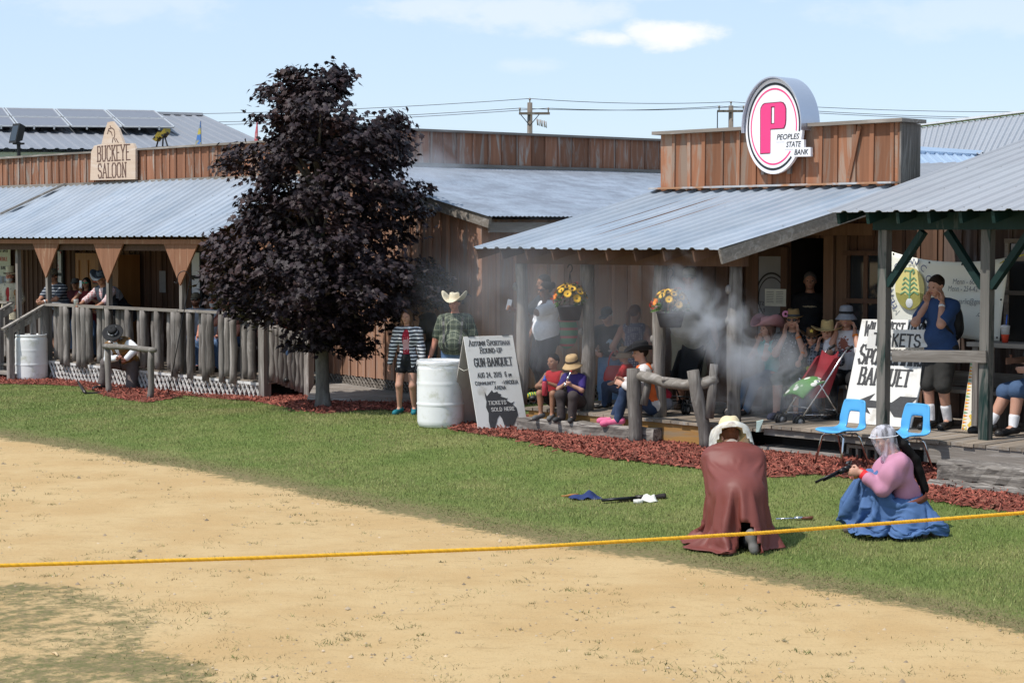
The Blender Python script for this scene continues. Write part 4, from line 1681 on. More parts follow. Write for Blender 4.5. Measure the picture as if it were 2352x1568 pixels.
# ------------------------------------------------------------------ saloon
def saloon():
 T0, T1 = 18.3, 20.25
 sL, sR, sC = -38.0, -25.6, ST(col(610, 18.3, .34))[0]
 sA = ST(col(115, 18.3, .4))[0]
 B = empty('saloon_building', W(-31, 20.25, 0), TH, 'long brown saloon with ribbed porch roof behind the dark tree', 'building')
 zt, zb = 4.46, 3.86
 # wall, with door openings
 m = MB()
 boards(m, W(sL, T1), W(sR, T1), NF, .4, 3.3, .2, batten=.045)
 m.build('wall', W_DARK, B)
 m = MB(True)
 m.box(sL, sR, T1 + .03, T1 + 7, .0, 3.8)
 m.build('core_wall', W_DARK, B)
 m = MB()
 boards(m, W(sL, T1 - .02), W(sR, T1 - .02), NF, zb, zt, .27, batten=.055)
 m.build('parapet', W_SAL, B)
 m = MB(True)
 s = sL
 while s < sR:
  m.box(s, min(s + 2.4, sR), T1 - .1, T1 + .12, zt - .002 + random.uniform(0, .01), zt + .04)
  m.box(s, min(s + 2.4, sR), T1 - .075, T1 - .035, zb - .07, zb + .012 + random.uniform(-.004, .01))
  s += 2.404
 m.build('parapet_cap', W_GREYX, B)
 o, up = roof(W(sL, 18.0, 2.74), W(sR, 18.0, 2.74), W(sL, T1 - .03, 3.84), W(sR, T1 - .03, 3.84), 'porch_roof', M_ROOF, B, sag=.012)
 m = MB()
 screws(m, W(sL, 18.0, 2.745), W(sR, 18.0, 2.745), W(sL, T1 - .03, 3.845), W(sR, T1 - .03, 3.845), up)
 m.build('roof_screw', M_ROOFB, B)
 # timber batten lying down the roof, top left
 m = MB()
 a, b = pt(0, 488, 18.9), pt(150, 424, T1 - .1)
 za = 2.74 + (18.9 - 18.0) / (T1 - .03 - 18.0) * 1.1
 m.beam((a.x, a.y, za + .035), (b.x, b.y, 3.86), .09, .045)
 m.build('roof_board', W_GREYX, B)
 # eave framing
 m = MB(True)
 m.box(sL, sR, 18.2, 18.3, 2.5, 2.68)
 m.build('eave_beam', W_DARK, B)
 m = MB(True)
 m.box(sL, sR, 18.11, 18.15, 2.62, 2.7)
 m.build('fascia_board', W_SALP, B)
 zf = 2.66
 for (x0, x1, tx, ty) in ((73, 136, 105, 638), (213, 284, 246, 650), (374, 456, 413, 656), (548, 640, 596, 664)):
  m = MB()
  q = [pt(x0, 550, 18.13), pt(x1, 550, 18.13), pt(tx, ty, 18.13)]
  O = Vector((q[0].x, q[0].y, 0))
  w = (q[1] - q[0]).xy.length
  k = (q[2] - q[0]).xy.length
  for i in range(3):      # three boards make one pennant
   xa, xb = w * i / 3 + .002, w * (i + 1) / 3 - .002

   def yb(x):
    return zf + (q[2].z - zf) * (x / k if x < k else (w - x) / (w - k))
   poly = [(xa, zf), (xa, yb(xa))] + ([(k, q[2].z)] if xa < k < xb else []) + [(xb, yb(xb)), (xb, zf)]
   m.plate(poly, O, FV, ZV, NF, -.03, tint=random.uniform(.4, .7))
  m.build('pennant_board', W_SALP, B)
 # deck
 m = MB(True)
 s = sA - 7
 dz = lambda s_: .40 - .06 * np.clip((s_ - sA) / (sC - sA), 0, 1)
 while s < sC:
  e = s + .14
  m.box(s + .003, e - .003, T0 - .02 + random.uniform(-.015, .015), T1, float(dz(s)) - .03, float(dz(s)) + random.uniform(-.003, .003))
  s = e
 m.build('deck', W_DECK, B)
 m = MB(True)
 m.hexa([(sA, T0, .22), (sC, T0, .18), (sC, T0 + .04, .18), (sA, T0 + .04, .22)], [(sA, T0, .365), (sC, T0, .305), (sC, T0 + .04, .305), (sA, T0 + .04, .365)])
 m.build('deck_rim', W_GREYX, B)
 # lattice skirt
 m = MB(True)
 L_ = sC - sA
 for lay, sg in ((0, 1), (1, -1)):
  k = -.6
  while k < L_ + .6:
   zlo0 = .0
   pts = []
   sg_ = sg * (.52 if (k % 2.4) < 1.5 else .44)
   z0_, z1_ = -.02 + .2 * float(ss(-27, -20, np.array(sA + k))), float(dz(sA + k)) - .035
   a0, a1 = sA + k, sA + k + sg_ * (z1_ - z0_) * 1.25
   if sA - .02 < min(a0, a1) and max(a0, a1) < sC + .02:
    y = T0 - .03 - .011 * lay
    m.beam((a0, y, z0_), (a1, y, z1_), .009, .038, up=(0, 1, 0))
   k += .125 + random.uniform(-.01, .01)
 for z in (.36,):
  m.hexa([(sA, T0 - .058, .33), (sC, T0 - .058, .275), (sC, T0 - .046, .275), (sA, T0 - .046, .33)], [(sA, T0 - .058, .375), (sC, T0 - .058, .32), (sC, T0 - .046, .32), (sA, T0 - .046, .375)])
 m.build('lattice_skirt', M_WHITEW, B)
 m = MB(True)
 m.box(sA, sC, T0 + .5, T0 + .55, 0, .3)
 m.build('underfloor_shade', M_SHADE, B)  # black sheet standing in for the shade behind the lattice
 # porch posts
 for x in (45, 114, 253, 421, 560):
  s_ = ST(col(x, T0 + .06, .4))[0]
  m = MB(True)
  w = .042
  m.box(s_ - w, s_ + w, T0 + .02, T0 + .104, float(dz(s_)), 2.5)
  m.build('porch_post', W_GREY, B)
 # doors and windows on the wall
 y = T1 - .04

 def panel(px0, px1, z0, z1, name, mat_, t_=y, th=.04, parent=B):
  s0, s1 = ST(col(px0, t_, 1.5))[0], ST(col(px1, t_, 1.5))[0]
  m = MB(True)
  m.box(s0, s1, t_ - th, t_, z0, z1)
  return m.build(name, mat_, parent), s0, s1
 d, s0, s1 = panel(180, 233, .4, 2.42, 'door', W_DOOR)
 m = MB(True)
 for (u0, u1, v0, v1) in ((.0, .14, 0, 1), (.86, 1, 0, 1), (.14, .86, 0, .1), (.14, .86, .44, .52), (.14, .86, .93, 1), (.46, .54, .52, .93), (.46, .54, .1, .44)):
  m.box(s0 + (s1 - s0) * u0, s0 + (s1 - s0) * u1, y - .062, y - .042, .4 + 2.02 * v0, .4 + 2.02 * v1)
 m.build('door_stile', W_DOOR, d)
 m = MB(True)
 m.box(s0 - .12, s0 - .01, y - .07, y, .4, 2.5)
 m.box(s1 + .01, s1 + .12, y - .07, y, .4, 2.5)
 m.box(s0 - .12, s1 + .12, y - .07, y, 2.502, 2.6)
 m.build('door_frame', W_DARK, B)
 # the second door stands open: opening is a sheet painted near-black for the shade inside, leaf swung outwards
 panel(282, 308, .4, 2.4, 'doorway', M_SHADE, y, .01)
 d2, s0, s1 = panel(309, 322, .4, 2.4, 'door', W_DOOR, y - .06, .5)
 # windows: pale and red reflections are painted into the pane colours
 for (p0, p1, z0, z1) in ((137, 150, .95, 2.5), (444, 468, 1.0, 2.5)):
  f, s0, s1 = panel(p0, p1, z0, z1, 'window', M_BLACK, y, .05)
  m = MB(True)
  n = 3
  for i in range(n):
   za, zb_ = z0 + .05 + (z1 - z0 - .05) * i / n, z0 + (z1 - z0) * (i + 1) / n - .05
   m.box(s0 + .05, s1 - .05, y - .062, y - .052, za, zb_)
  m.build('pane', material('pane with painted reflection', (.75, .78, .82), .2, var=.05) if p0 > 200 else material('pane with painted red reflection', (.5, .5, .5), .2, var=.1, col2=(.4, .02, .03), m2=(2, .5, .02)), f)
 # small notice by the open door, on the wall
 for (x0, x1, y0, y1, nm, mm) in ((366, 381, 622, 672, 'paper_notice', material('faded paper', (.25, .24, .23), .8)),):
  a, b = pt(x0, y0, y), pt(x1, y1, y)
  m = MB()
  m.plate([(0, 0), ((b - a).xy.length, 0), ((b - a).xy.length, b.z - a.z), (0, b.z - a.z)], a, FV, ZV, NF, .005)
  tag(m.build(nm, mm), 'faded paper notice on the dark saloon wall', 'notice')
 # NO SMOKING style plate on the door
 a, b = pt(212, 630, y - .07), pt(232, 652, y - .07)
 S = empty('door_sign', a, TH, 'small black sign with orange letters on the varnished saloon door', 'sign')
 w, h = (b - a).xy.length, a.z - b.z
 m = MB()
 m.plate([(0, 0), (w, 0), (w, -h), (0, -h)], a, FV, ZV, NF, -.004)
 m.build('board', M_BLACK, S)
 mo = material('orange sign ink', (.75, .10, .015), .6)
 m = MB()
 strokes(m, 'NO', a + FV * w * .3 - ZV * h * .45, FV, ZV, NF, h * .3, .2, width=w * .42)
 strokes(m, 'SMOKING', a + FV * w * .07 - ZV * h * .86, FV, ZV, NF, h * .28, .2, width=w * .86)
 m.build('lettering', mo, S)
 # steps on the left
 m = MB(True)
 for i, (t0, z) in enumerate(((17.96, .27), (17.62, .14))):
  m.box(sA - 1.35, sA - .12, t0, t0 + .33, z - .04, z)
  m.box(sA - 1.3, sA - 1.22, t0 + .02, t0 + .3, 0, z - .042)
  m.box(sA - .25, sA - .17, t0 + .02, t0 + .3, 0, z - .042)
 m.build('step', W_GREYX, B)
 return B, sA, sC, dz


SAL, SA, SC_, DZ = saloon()


def post_log(p0, p1, r, n=12, wob=.06, rings=9, bend=.012):
 m = MB()
 p0, p1 = Vector(p0), Vector(p1)
 pts, rad = [], []
 ph = random.uniform(0, 6)
 side = (p1 - p0).orthogonal().normalized()
 for i in range(rings):
  f = i / (rings - 1)
  pts.append(p0.lerp(p1, f) + side * bend * math.sin(f * 4 + ph))
  rad.append(r * (1 + .1 * math.sin(f * 7 + ph) - .06 * f))
 m.tube(pts, rad, n, wob=wob)
 return m


def porch_railing():
 R = empty('porch_railing', W((SA + SC_) / 2, 18.3, .4), TH, 'log baluster railing round the saloon porch', 'railing')
 protos = []
 for i in range(6):
  m = MB()
  r = random.uniform(.056, .074)
  pts = [Vector((.005 * math.sin(j * 1.1 + i), .0, j / 7)) for j in range(8)]
  m.tube(pts, [r * (1 + .08 * math.sin(j * 1.7 + i * 2) - .07 * j / 7) for j in range(8)], 10, wob=.05)
  o = meshobj('baluster', np.array([tuple(v) for v in m.v]), m.f, W_GREY, R, True, m.t, local=True)
  protos.append(o)
 s = SA + .16
 i = 0
 inv = WM[R.name].inverted()
 pool = list(protos)
 while s < SC_ - .1:
  out = random.random() < .55
  zlo = float(DZ(s)) + (-.07 if out and random.random() < .4 else .03)
  zhi = 1.43
  p = inv @ W(s, 18.3 + (-.085 if out else .06), zlo)
  src = protos[i % 6]
  if pool and src is pool[0]:
   pool.pop(0)
   o = src
   o.matrix_local = Matrix.Translation(p) @ Matrix.Diagonal((1, 1, zhi - zlo, 1))
  else:
   o = inst(src, R, p, random.uniform(0, 6), zhi - zlo)
  s += random.uniform(.145, .178)
  i += 1
 # the sloping stretch beside the ramp
 a, b = W(SC_ + .1, 18.32, .34), gz(708, 912)
 n = 9
 for k in range(n):
  q = a.lerp(b, (k + .5) / n)
  inst(protos[k % 6], R, inv @ Vector((q.x, q.y, q.z + .04)), k, .95)
 xs = [(SA + .02, 'a'), (ST(col(251, 18.3, 1.4))[0], 'b'), (ST(col(420, 18.3, 1.4))[0], 'c'), (SC_, 'd')]
 for (s0, _), (s1, _) in zip(xs[:-1], xs[1:]):
  m = MB(True)
  m.box(s0 + .01, s1 - .01, 18.18, 18.36, 1.435 + random.uniform(-.01, .01), 1.475)
  m.build('top_rail', W_GREYX, R)
 m = MB()
 m.beam(a + ZV * 1.08, b + ZV * 1.05, .14, .04)
 m.build('top_rail', W_GREYX, R)
 for q, h, w in ((W(SC_ + .02, 18.27, .06), 1.5, .075), (gz(710, 913), 1.15, .06), (W(SA - .12, 18.24, .0), 1.42, .075)):
  m = MB()
  m.beam(q - ZV * .02, q + ZV * h, w * 2, w * 2, up=FV)
  m.build('railing_post', W_GREY, R)
 # rail of the steps
 S = empty('step_handrail', W(SA - .1, 17.5, 0), TH, 'sloping grey handrail of the saloon steps behind the barrel', 'railing')
 for ds in (-.1, -1.35):
  m = MB()
  m.beam(W(SA + ds, 18.25, 1.44), W(SA + ds, 17.35, 1.0), .1, .035)
  m.beam(W(SA + ds + .02, 18.25, 1.33), W(SA + ds + .02, 17.4, .9), .03, .12)
  m.build('handrail', W_GREYX, S)
  m = MB(True)
  m.box(SA + ds - .055, SA + ds + .055, 17.46, 17.57, .0, 1.02)
  m.build('newel_post', W_GREY, S)
  for t_ in (17.75, 18.0):
   m = MB(True)
   m.box(SA + ds - .045, SA + ds + .045, t_ - .045, t_ + .045, .05, 1.05 + (t_ - 17.4) * .45)
   m.build('baluster', W_GREY, S)
  # far left stretch of the porch rail
 m = MB(True)
 m.box(SA - 5, SA - 1.45, 18.2, 18.36, 1.43, 1.47)
 m.build('handrail', W_GREYX, S)
 m = MB(True)
 for k in range(9):
  m.box(SA - 1.7 - k * .36, SA - 1.6 - k * .36, 18.24, 18.33, .4, 1.43)
 m.build('slat_panel', W_GREY, S)


porch_railing()


def ramp():
 R = empty('wooden_ramp', gz(830, 905), 0, 'plank ramp running down from the saloon porch past the brown cabin', 'ramp')
 a, b, c, d = onz(735, 858, .34), onz(838, 862, .34), onz(1010, 925, .24), onz(706, 912, .24)
 m = MB()
 n = 13
 for k in range(n):
  f0, f1 = k / n + .004, (k + 1) / n - .004
  q = [a.lerp(d, f0), b.lerp(c, f0), b.lerp(c, f1), a.lerp(d, f1)]
  m.hexa([p - ZV * .035 for p in (q[3], q[2], q[1], q[0])], [q[3], q[2], q[1], q[0]])
 m.build('plank', W_GREYX, R)
 m = MB()
 m.beam(d - ZV * .1 + Vector((0, .05, 0)), c - ZV * .1 + Vector((0, .05, 0)), .04, .13)
 m.build('ramp_beam', W_GREYX, R)


ramp()


# ------------------------------------------------------------------ cabin between saloon and bank
def cabin():
 cB, sB = .808, .589
 nr = math.hypot(cB, sB)
 X = Vector((cB / nr, sB / nr, 0))       # along its right-hand face
 Y = Vector((-sB / nr, cB / nr, 0))      # along its left-hand face
 z = 1110
 C = Vector((-.43, 27.2, 0))
 ang = math.atan2(X.y, X.x)
 B = empty('brown_cabin', C, ang, 'brown board cabin with old zinc roof between the saloon and the bank', 'building')
 K = 4.4
 zr = lambda u: 3.03 + .195 * u
 m = MB()
 boards(m, C + Y * 4.9, C, -X, lambda u: .45, lambda u: zr(4.9 - u), .27, batten=.06)
 m.build('side_wall', W_MID, B)
 m = MB()
 boards(m, C, C + X * 7, -Y, .45, 3.0, .29, batten=.06)
 m.build('front_wall', W_MID, B)
 m = MB()
 m.beam(C - X * .02 - Y * .02 + ZV * .45, C - X * .02 - Y * .02 + ZV * 3.0, .13, .13, up=X)
 m.build('corner_post', W_MID, B)
 # rake board and eave board
 m = MB()
 a, b = C - X * .1 - Y * .32, C - X * .1 + Y * K
 m.beam(a + ZV * (zr(-.32) - .02), b + ZV * (zr(K) - .02), .05, .16)
 m.build('rake_board', W_GREYX, B)
 m = MB()
 a, b = C - X * .08 - Y * .26, C + X * 8 - Y * .26
 m.beam(a + ZV * (zr(-.26) - .1), b + ZV * (zr(-.26) - .1), .04, .15)
 m.box(0, 0, 0, 0, 0, 0) if False else None
 m.build('eave_board', W_GREYX, B)
 e = .36
 roof(C - X * .16 - Y * e + ZV * (zr(-e) + .08), C + X * 9 - Y * e + ZV * (zr(-e) + .08), C - X * .16 + Y * K + ZV * (zr(K) + .08), C + X * 9 + Y * K + ZV * (zr(K) + .08), 'roof', M_ROOFC, B, wavy=True, amp=.008, sag=.006)
 # parapet behind the roof
 p0 = C + Y * K
 m = MB()
 boards(m, p0 - X * 1.0, p0 + X * 9, -Y, zr(K) + .03, zr(K) + .68, .33, batten=.05)
 m.build('parapet', W_SAL, B)
 m = MB()
 m.beam(p0 - X * 1.0 + ZV * (zr(K) + .7), p0 + X * 9 + ZV * (zr(K) + .7), .16, .04)
 m.beam(p0 - X * 1.0 - Y * .05 + ZV * (zr(K) + .1), p0 + X * 9 - Y * .05 + ZV * (zr(K) + .1), .03, .07)
 m.build('parapet_cap', W_GREYX, B)
 m = MB()
 q = [C + X * .04 + Y * .06, C + X * 8 + Y * .06, C + X * 8 + Y * (K + .5), C + X * .04 + Y * (K + .5)]
 m.hexa([p + ZV * .3 for p in q], [q[0] + ZV * 2.9, q[1] + ZV * 2.9, q[2] + ZV * 3.7, q[3] + ZV * 3.7])
 m.build('core_wall', W_DARK, B)
 # lattice under the walls
 m = MB()
 for (P, D, N, Ln) in ((C + Y * 4.9, -Y, -X, 4.9), (C, X, -Y, 6.5)):
  k = 0.
  while k < Ln - .3:
   for sg in (1, -1):
    a = P + D * (k + (.0 if sg > 0 else .3)) + N * (-.02 - .01 * sg)
    b = P + D * (k + (.3 if sg > 0 else .0)) + N * (-.02 - .01 * sg)
    m.beam(a + ZV * .14, b + ZV * .45, .008, .035, up=N)
   k += .1
 m.build('lattice_skirt', W_GREYX, B)
 m = MB()
 q = [C + Y * .3 + X * .3, C + X * 7 + Y * .3, C + X * 7 + Y * 4, C + Y * 4.9 + X * .3]
 m.hexa([p + ZV * .05 for p in q], [p + ZV * .44 for p in q])
 m.build('underfloor_shade', M_SHADE, B)  # dark filler: the shade under the cabin is put into its colour
 # loop of wire hanging on the front wall
 c = C + X * 1.05 - Y * .05 + ZV * 2.1
 m = MB()
 m.tube([c + X * .11 * math.cos(a) + ZV * .2 * math.sin(a) for a in np.linspace(0, 6.2, 20)], .005, 5)
 tag(m.build('wire_loop', W_RIM, None, True), 'loop of straw coloured cord hung on the brown cabin wall', 'cord')


cabin()

# ------------------------------------------------------------------ bank and the porch of the shop at its right
TD = 16.9       # front edge of the boardwalk
TW = 19.3       # fronts behind it
ZD, ZD2 = .5, .55


def sx(px, t, z):
 return ST(col(px, t, z))[0]


def bank():
 B = empty('bank_building', W(-15, TW, 0), TH, 'brown board bank with a parapet and a ribbed porch roof on log posts', 'building')
 a, b, c, d = pt(1517, 434, TW), pt(2068, 413, TW), pt(2078, 276, TW), pt(1519, 314, TW)
 s0, s1 = ST(a)[0], ST(b)[0]
 zb, zt = (a.z + b.z) / 2, (c.z + d.z) / 2
 m = MB()
 boards(m, W(s0, TW), W(s1, TW), NF, zb - .12, zt, .28, batten=.055)
 # one batten has come loose and leans
 q = W(s0 + (s1 - s0) * .835, TW - .035)
 m.beam(q + ZV * (zb + .05) - FV * .1, q + ZV * (zt - .03) + FV * .06, .05, .02, up=NF)
 m.build('parapet', W_BANK, B)
 m = MB(True)
 m.box(s1 + .002, s1 + .025, TW - .03, TW + .4, zb - .5, zt - .01)
 m.build('parapet_end', W_GREY, B)
 m = MB(True)
 m.box(s0 - .08, s1 + .08, TW - .1, TW + .44, zt, zt + .045)
 m.build('parapet_cap', W_GREYX, B)
 # porch roof
 e0, e1 = pt(1088, 571, TD - .25), pt(1890, 571, TD - .25)
 ze = e0.z
 sE0 = ST(e0)[0]
 sE1 = sx(1657, TD - .25, ze)
 E0, E1 = W(sE0, TD - .25, ze), W(sE1, TD - .25, ze)
 zr = zb - .05
 T0_, T1_ = W(s0, TW - .03, zr), W(s0 + (sE1 - sE0) * 1.0, TW - .03, zr)
 o, up = roof(E0, E1, T0_, T1_, 'porch_roof', M_ROOF, B, pitch=.215, sag=.006)
 m = MB()
 screws(m, E0, E1, T0_, T1_, up, pitch=.43)
 m.build('roof_screw', M_ROOFB, B)
 m = MB(True)
 m.box(s0 - .05, s1, TW - .2, TW - .028, zr + .02, zr + .045)
 m.build('flashing', material('rust streaked flashing', (.45, .46, .47), .5, .2, var=.1, col2=(.42, .22, .12), m2=(3, .5, .08)), B)
 # rafters, beam, rake boards
 dv = (T0_ - E0)
 dv1 = (T1_ - E1)
 m = MB()
 m.beam(E1 + dv1 * .005 - ZV * .085 - FV * .03, E1 + dv1 * .98 - ZV * .085 - FV * .03, .045, .17)
 m.build('rake_board', W_GREYX, B)
 n = 9
 for i in range(0, n):
  m = MB()
  p = E0.lerp(E1, i / n)
  m.beam(p + dv * .015 - ZV * .085, p + dv * .98 - ZV * .085, .04, .14)
  m.build('rafter', W_DARK, B)
 m = MB(True)
 m.box(sE0 + .35, sE1 - .05, 17.1, 17.22, ze - .2, ze - .05)
 m.build('porch_beam', W_DARK, B)
 # log posts
 for x, lean in ((1198, 0), (1348, .02), (1514, .015), (1687, -.01)):
  p = col(x, 17.17, ZD)
  m = post_log(p, p + ZV * (ze - .2 - ZD) + FV * lean, .088, 14, .05, 14, .02)
  for _ in range(3):
   k = random.random()
   m.ball(p + ZV * (1.9 * k) + NF * .06 - FV * .05, (.045, .045, .06), 8, 5)
  m.build('porch_post', W_GREY, B, True)
 # boardwalk
 m = MB(True)
 s = sx(1205, TD, ZD)
 sEnd = sx(1748, TD, ZD)
 sl = s
 while s < sEnd:
  e = s + .14
  tb = TW if s > s0 - .3 else 18.15
  m.box(s + .003, min(e, sEnd) - .003, TD + random.uniform(-.015, .02), tb, ZD - .035, ZD + random.uniform(-.003, .004))
  s = e
 m.build('deck', W_DECK, B)
 m = MB(True)
 m.box(sl + .04, sx(1715, TD, ZD), TD + .035, TD + .075, ZD - .26, ZD - .037)
 m.build('deck_rim', W_RIM, B)
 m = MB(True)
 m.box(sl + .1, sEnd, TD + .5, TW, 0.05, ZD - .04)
 m.build('underfloor_shade', M_SHADE, B)  # black box painted as the shade under the boardwalk
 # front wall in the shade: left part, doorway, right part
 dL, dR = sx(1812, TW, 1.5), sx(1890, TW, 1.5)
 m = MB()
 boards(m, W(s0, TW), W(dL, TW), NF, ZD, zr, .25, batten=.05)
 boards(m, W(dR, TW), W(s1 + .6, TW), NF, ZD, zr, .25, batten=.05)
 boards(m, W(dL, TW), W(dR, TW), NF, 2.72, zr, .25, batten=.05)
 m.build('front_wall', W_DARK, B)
 m = MB()
 boards(m, W(s0, TW + .02), W(s0, TW + 6), -FV, .2, zr, .27, batten=.05)
 m.build('side_wall', W_MID, B)
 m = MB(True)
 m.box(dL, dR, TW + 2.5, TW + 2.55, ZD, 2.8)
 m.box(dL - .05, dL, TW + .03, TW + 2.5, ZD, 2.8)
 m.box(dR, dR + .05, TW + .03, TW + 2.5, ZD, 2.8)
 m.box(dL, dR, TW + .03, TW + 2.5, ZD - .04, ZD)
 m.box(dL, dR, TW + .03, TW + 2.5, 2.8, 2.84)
 m.build('doorway', M_SHADE, B)  # room sides coloured near-black to hold the shade indoors
 m = MB(True)
 m.box(s0 + .05, s1 + .5, TW + 2.6, TW + 8, 0, zr)
 m.build('core_wall', W_DARK, B)
 m = MB(True)
 for (x0, x1) in ((1893, 1915), (1716, 1732), (1922, 1946)):
  q0, q1 = sx(x0, TW - .06, 1.5), sx(x1, TW - .06, 1.5)
  m.box(q0, q1, TW - .09, TW - .024, ZD, 2.75)
 m.box(sx(1716, TW, 1.5), sx(2010, TW, 1.5), TW - .085, TW - .026, 2.752, 2.9)
 m.build('door_frame', wood('rough frame timber', (.20, .12, .075), (.14, .08, .05), 2, None, .3, .25, 18), B)
 # glazed door leaf, half open
 q0, q1 = sx(1728, TW - .12, 1.5), sx(1808, TW - .12, 1.5)
 m = MB(True)
 m.box(q0, q0 + .1, TW - .14, TW - .1, ZD, 2.6)
 m.box(q1 - .1, q1, TW - .14, TW - .1, ZD, 2.6)
 m.box(q0 + .1, q1 - .1, TW - .14, TW - .1, ZD, ZD + .25)
 m.box(q0 + .1, q1 - .1, TW - .14, TW - .1, 2.48, 2.6)
 D = m.build('door', W_DARK, B)
 m = MB(True)
 m.box(q0 + .1, q1 - .1, TW - .125, TW - .115, ZD + .25, 2.48)
 m.build('glass_pane', material('door glass with painted reflection', (.22, .225, .235), .25, var=.15, ns=2), D)  # pale colour stands in for a reflection on the glass
 cen = pt(1772, 684, TW - .13)
 m = MB()
 for (r0, r1, a0, a1) in ((.31, .335, .3, 6.0), (.26, .275, .3, 5.9)):
  A = np.linspace(a0, a1, 40)
  for p, q in zip(A[:-1], A[1:]):
   m.plate([(r0 * math.cos(p) * .8, r0 * math.sin(p)), (r1 * math.cos(p) * .8, r1 * math.sin(p)), (r1 * math.cos(q) * .8, r1 * math.sin(q)), (r0 * math.cos(q) * .8, r0 * math.sin(q))], cen, FV, ZV, NF, .002)
 m.build('door_emblem', M_BLACK, D)
 font('STATE', .075, cen + FV * -.12 - ZV * .1, -FV, ZV, NF, M_BLACK, D)
 font('BANK', .075, cen + FV * -.1 - ZV * .19, -FV, ZV, NF, M_BLACK, D)
 # window right of the doorway
 q0, q1 = sx(1948, TW - .05, 1.5), sx(2030, TW - .05, 1.5)
 m = MB(True)
 m.box(q0, q1, TW - .05, TW - .03, 1.35, 2.5)
 F = m.build('window', M_PANE, B)
 m = MB(True)
 for k in range(3):
  u = q0 + (q1 - q0) * k / 2
  m.box(u - .03, u + .03, TW - .075, TW - .051, 1.352, 2.498)
 for z in (1.3, 1.9, 2.5):
  m.box(q0 - .06, q1 + .06, TW - .1, TW - .076, z, z + .06)
 m.build('window_frame', W_DARK, F)
 # main roof behind the parapet
 roof(W(s0 + .2, TW + .3, 3.35), W(s1 - .1, TW + .3, 3.35), W(s0 + .2, TW + 6, 3.9), W(s1 - .1, TW + 6, 3.9), 'main_roof', M_ROOFB, B)
 # two paper notices
 a, b = pt(1757, 663, TW - .145), pt(1805, 704, TW - .145)
 w, h = (b - a).xy.length, a.z - b.z
 N_ = empty('paper_notice', a, TH, 'printed white notice taped across the emblem of the bank door', 'notice')
 m = MB()
 m.plate([(0, 0), (w, 0), (w, -h), (0, -h)], a, FV, ZV, NF, -.003)
 m.build('sheet', material('notice paper', (.62, .62, .54), .7), N_)
 m = MB()
 for cx_ in (.08, .54):
  for k in range(7):
   m.plate([(w * cx_, -h * (.16 + .1 * k)), (w * (cx_ + .36 * random.uniform(.7, 1)), -h * (.16 + .1 * k)), (w * (cx_ + .34), -h * (.185 + .1 * k)), (w * cx_, -h * (.185 + .1 * k))], a, FV, ZV, NF, .002)
 m.build('print', M_INK, N_)
 return B, s0, s1, zb, zt, ze, sEnd


BANK, BS0, BS1, BZB, BZT, BZE, BSE = bank()


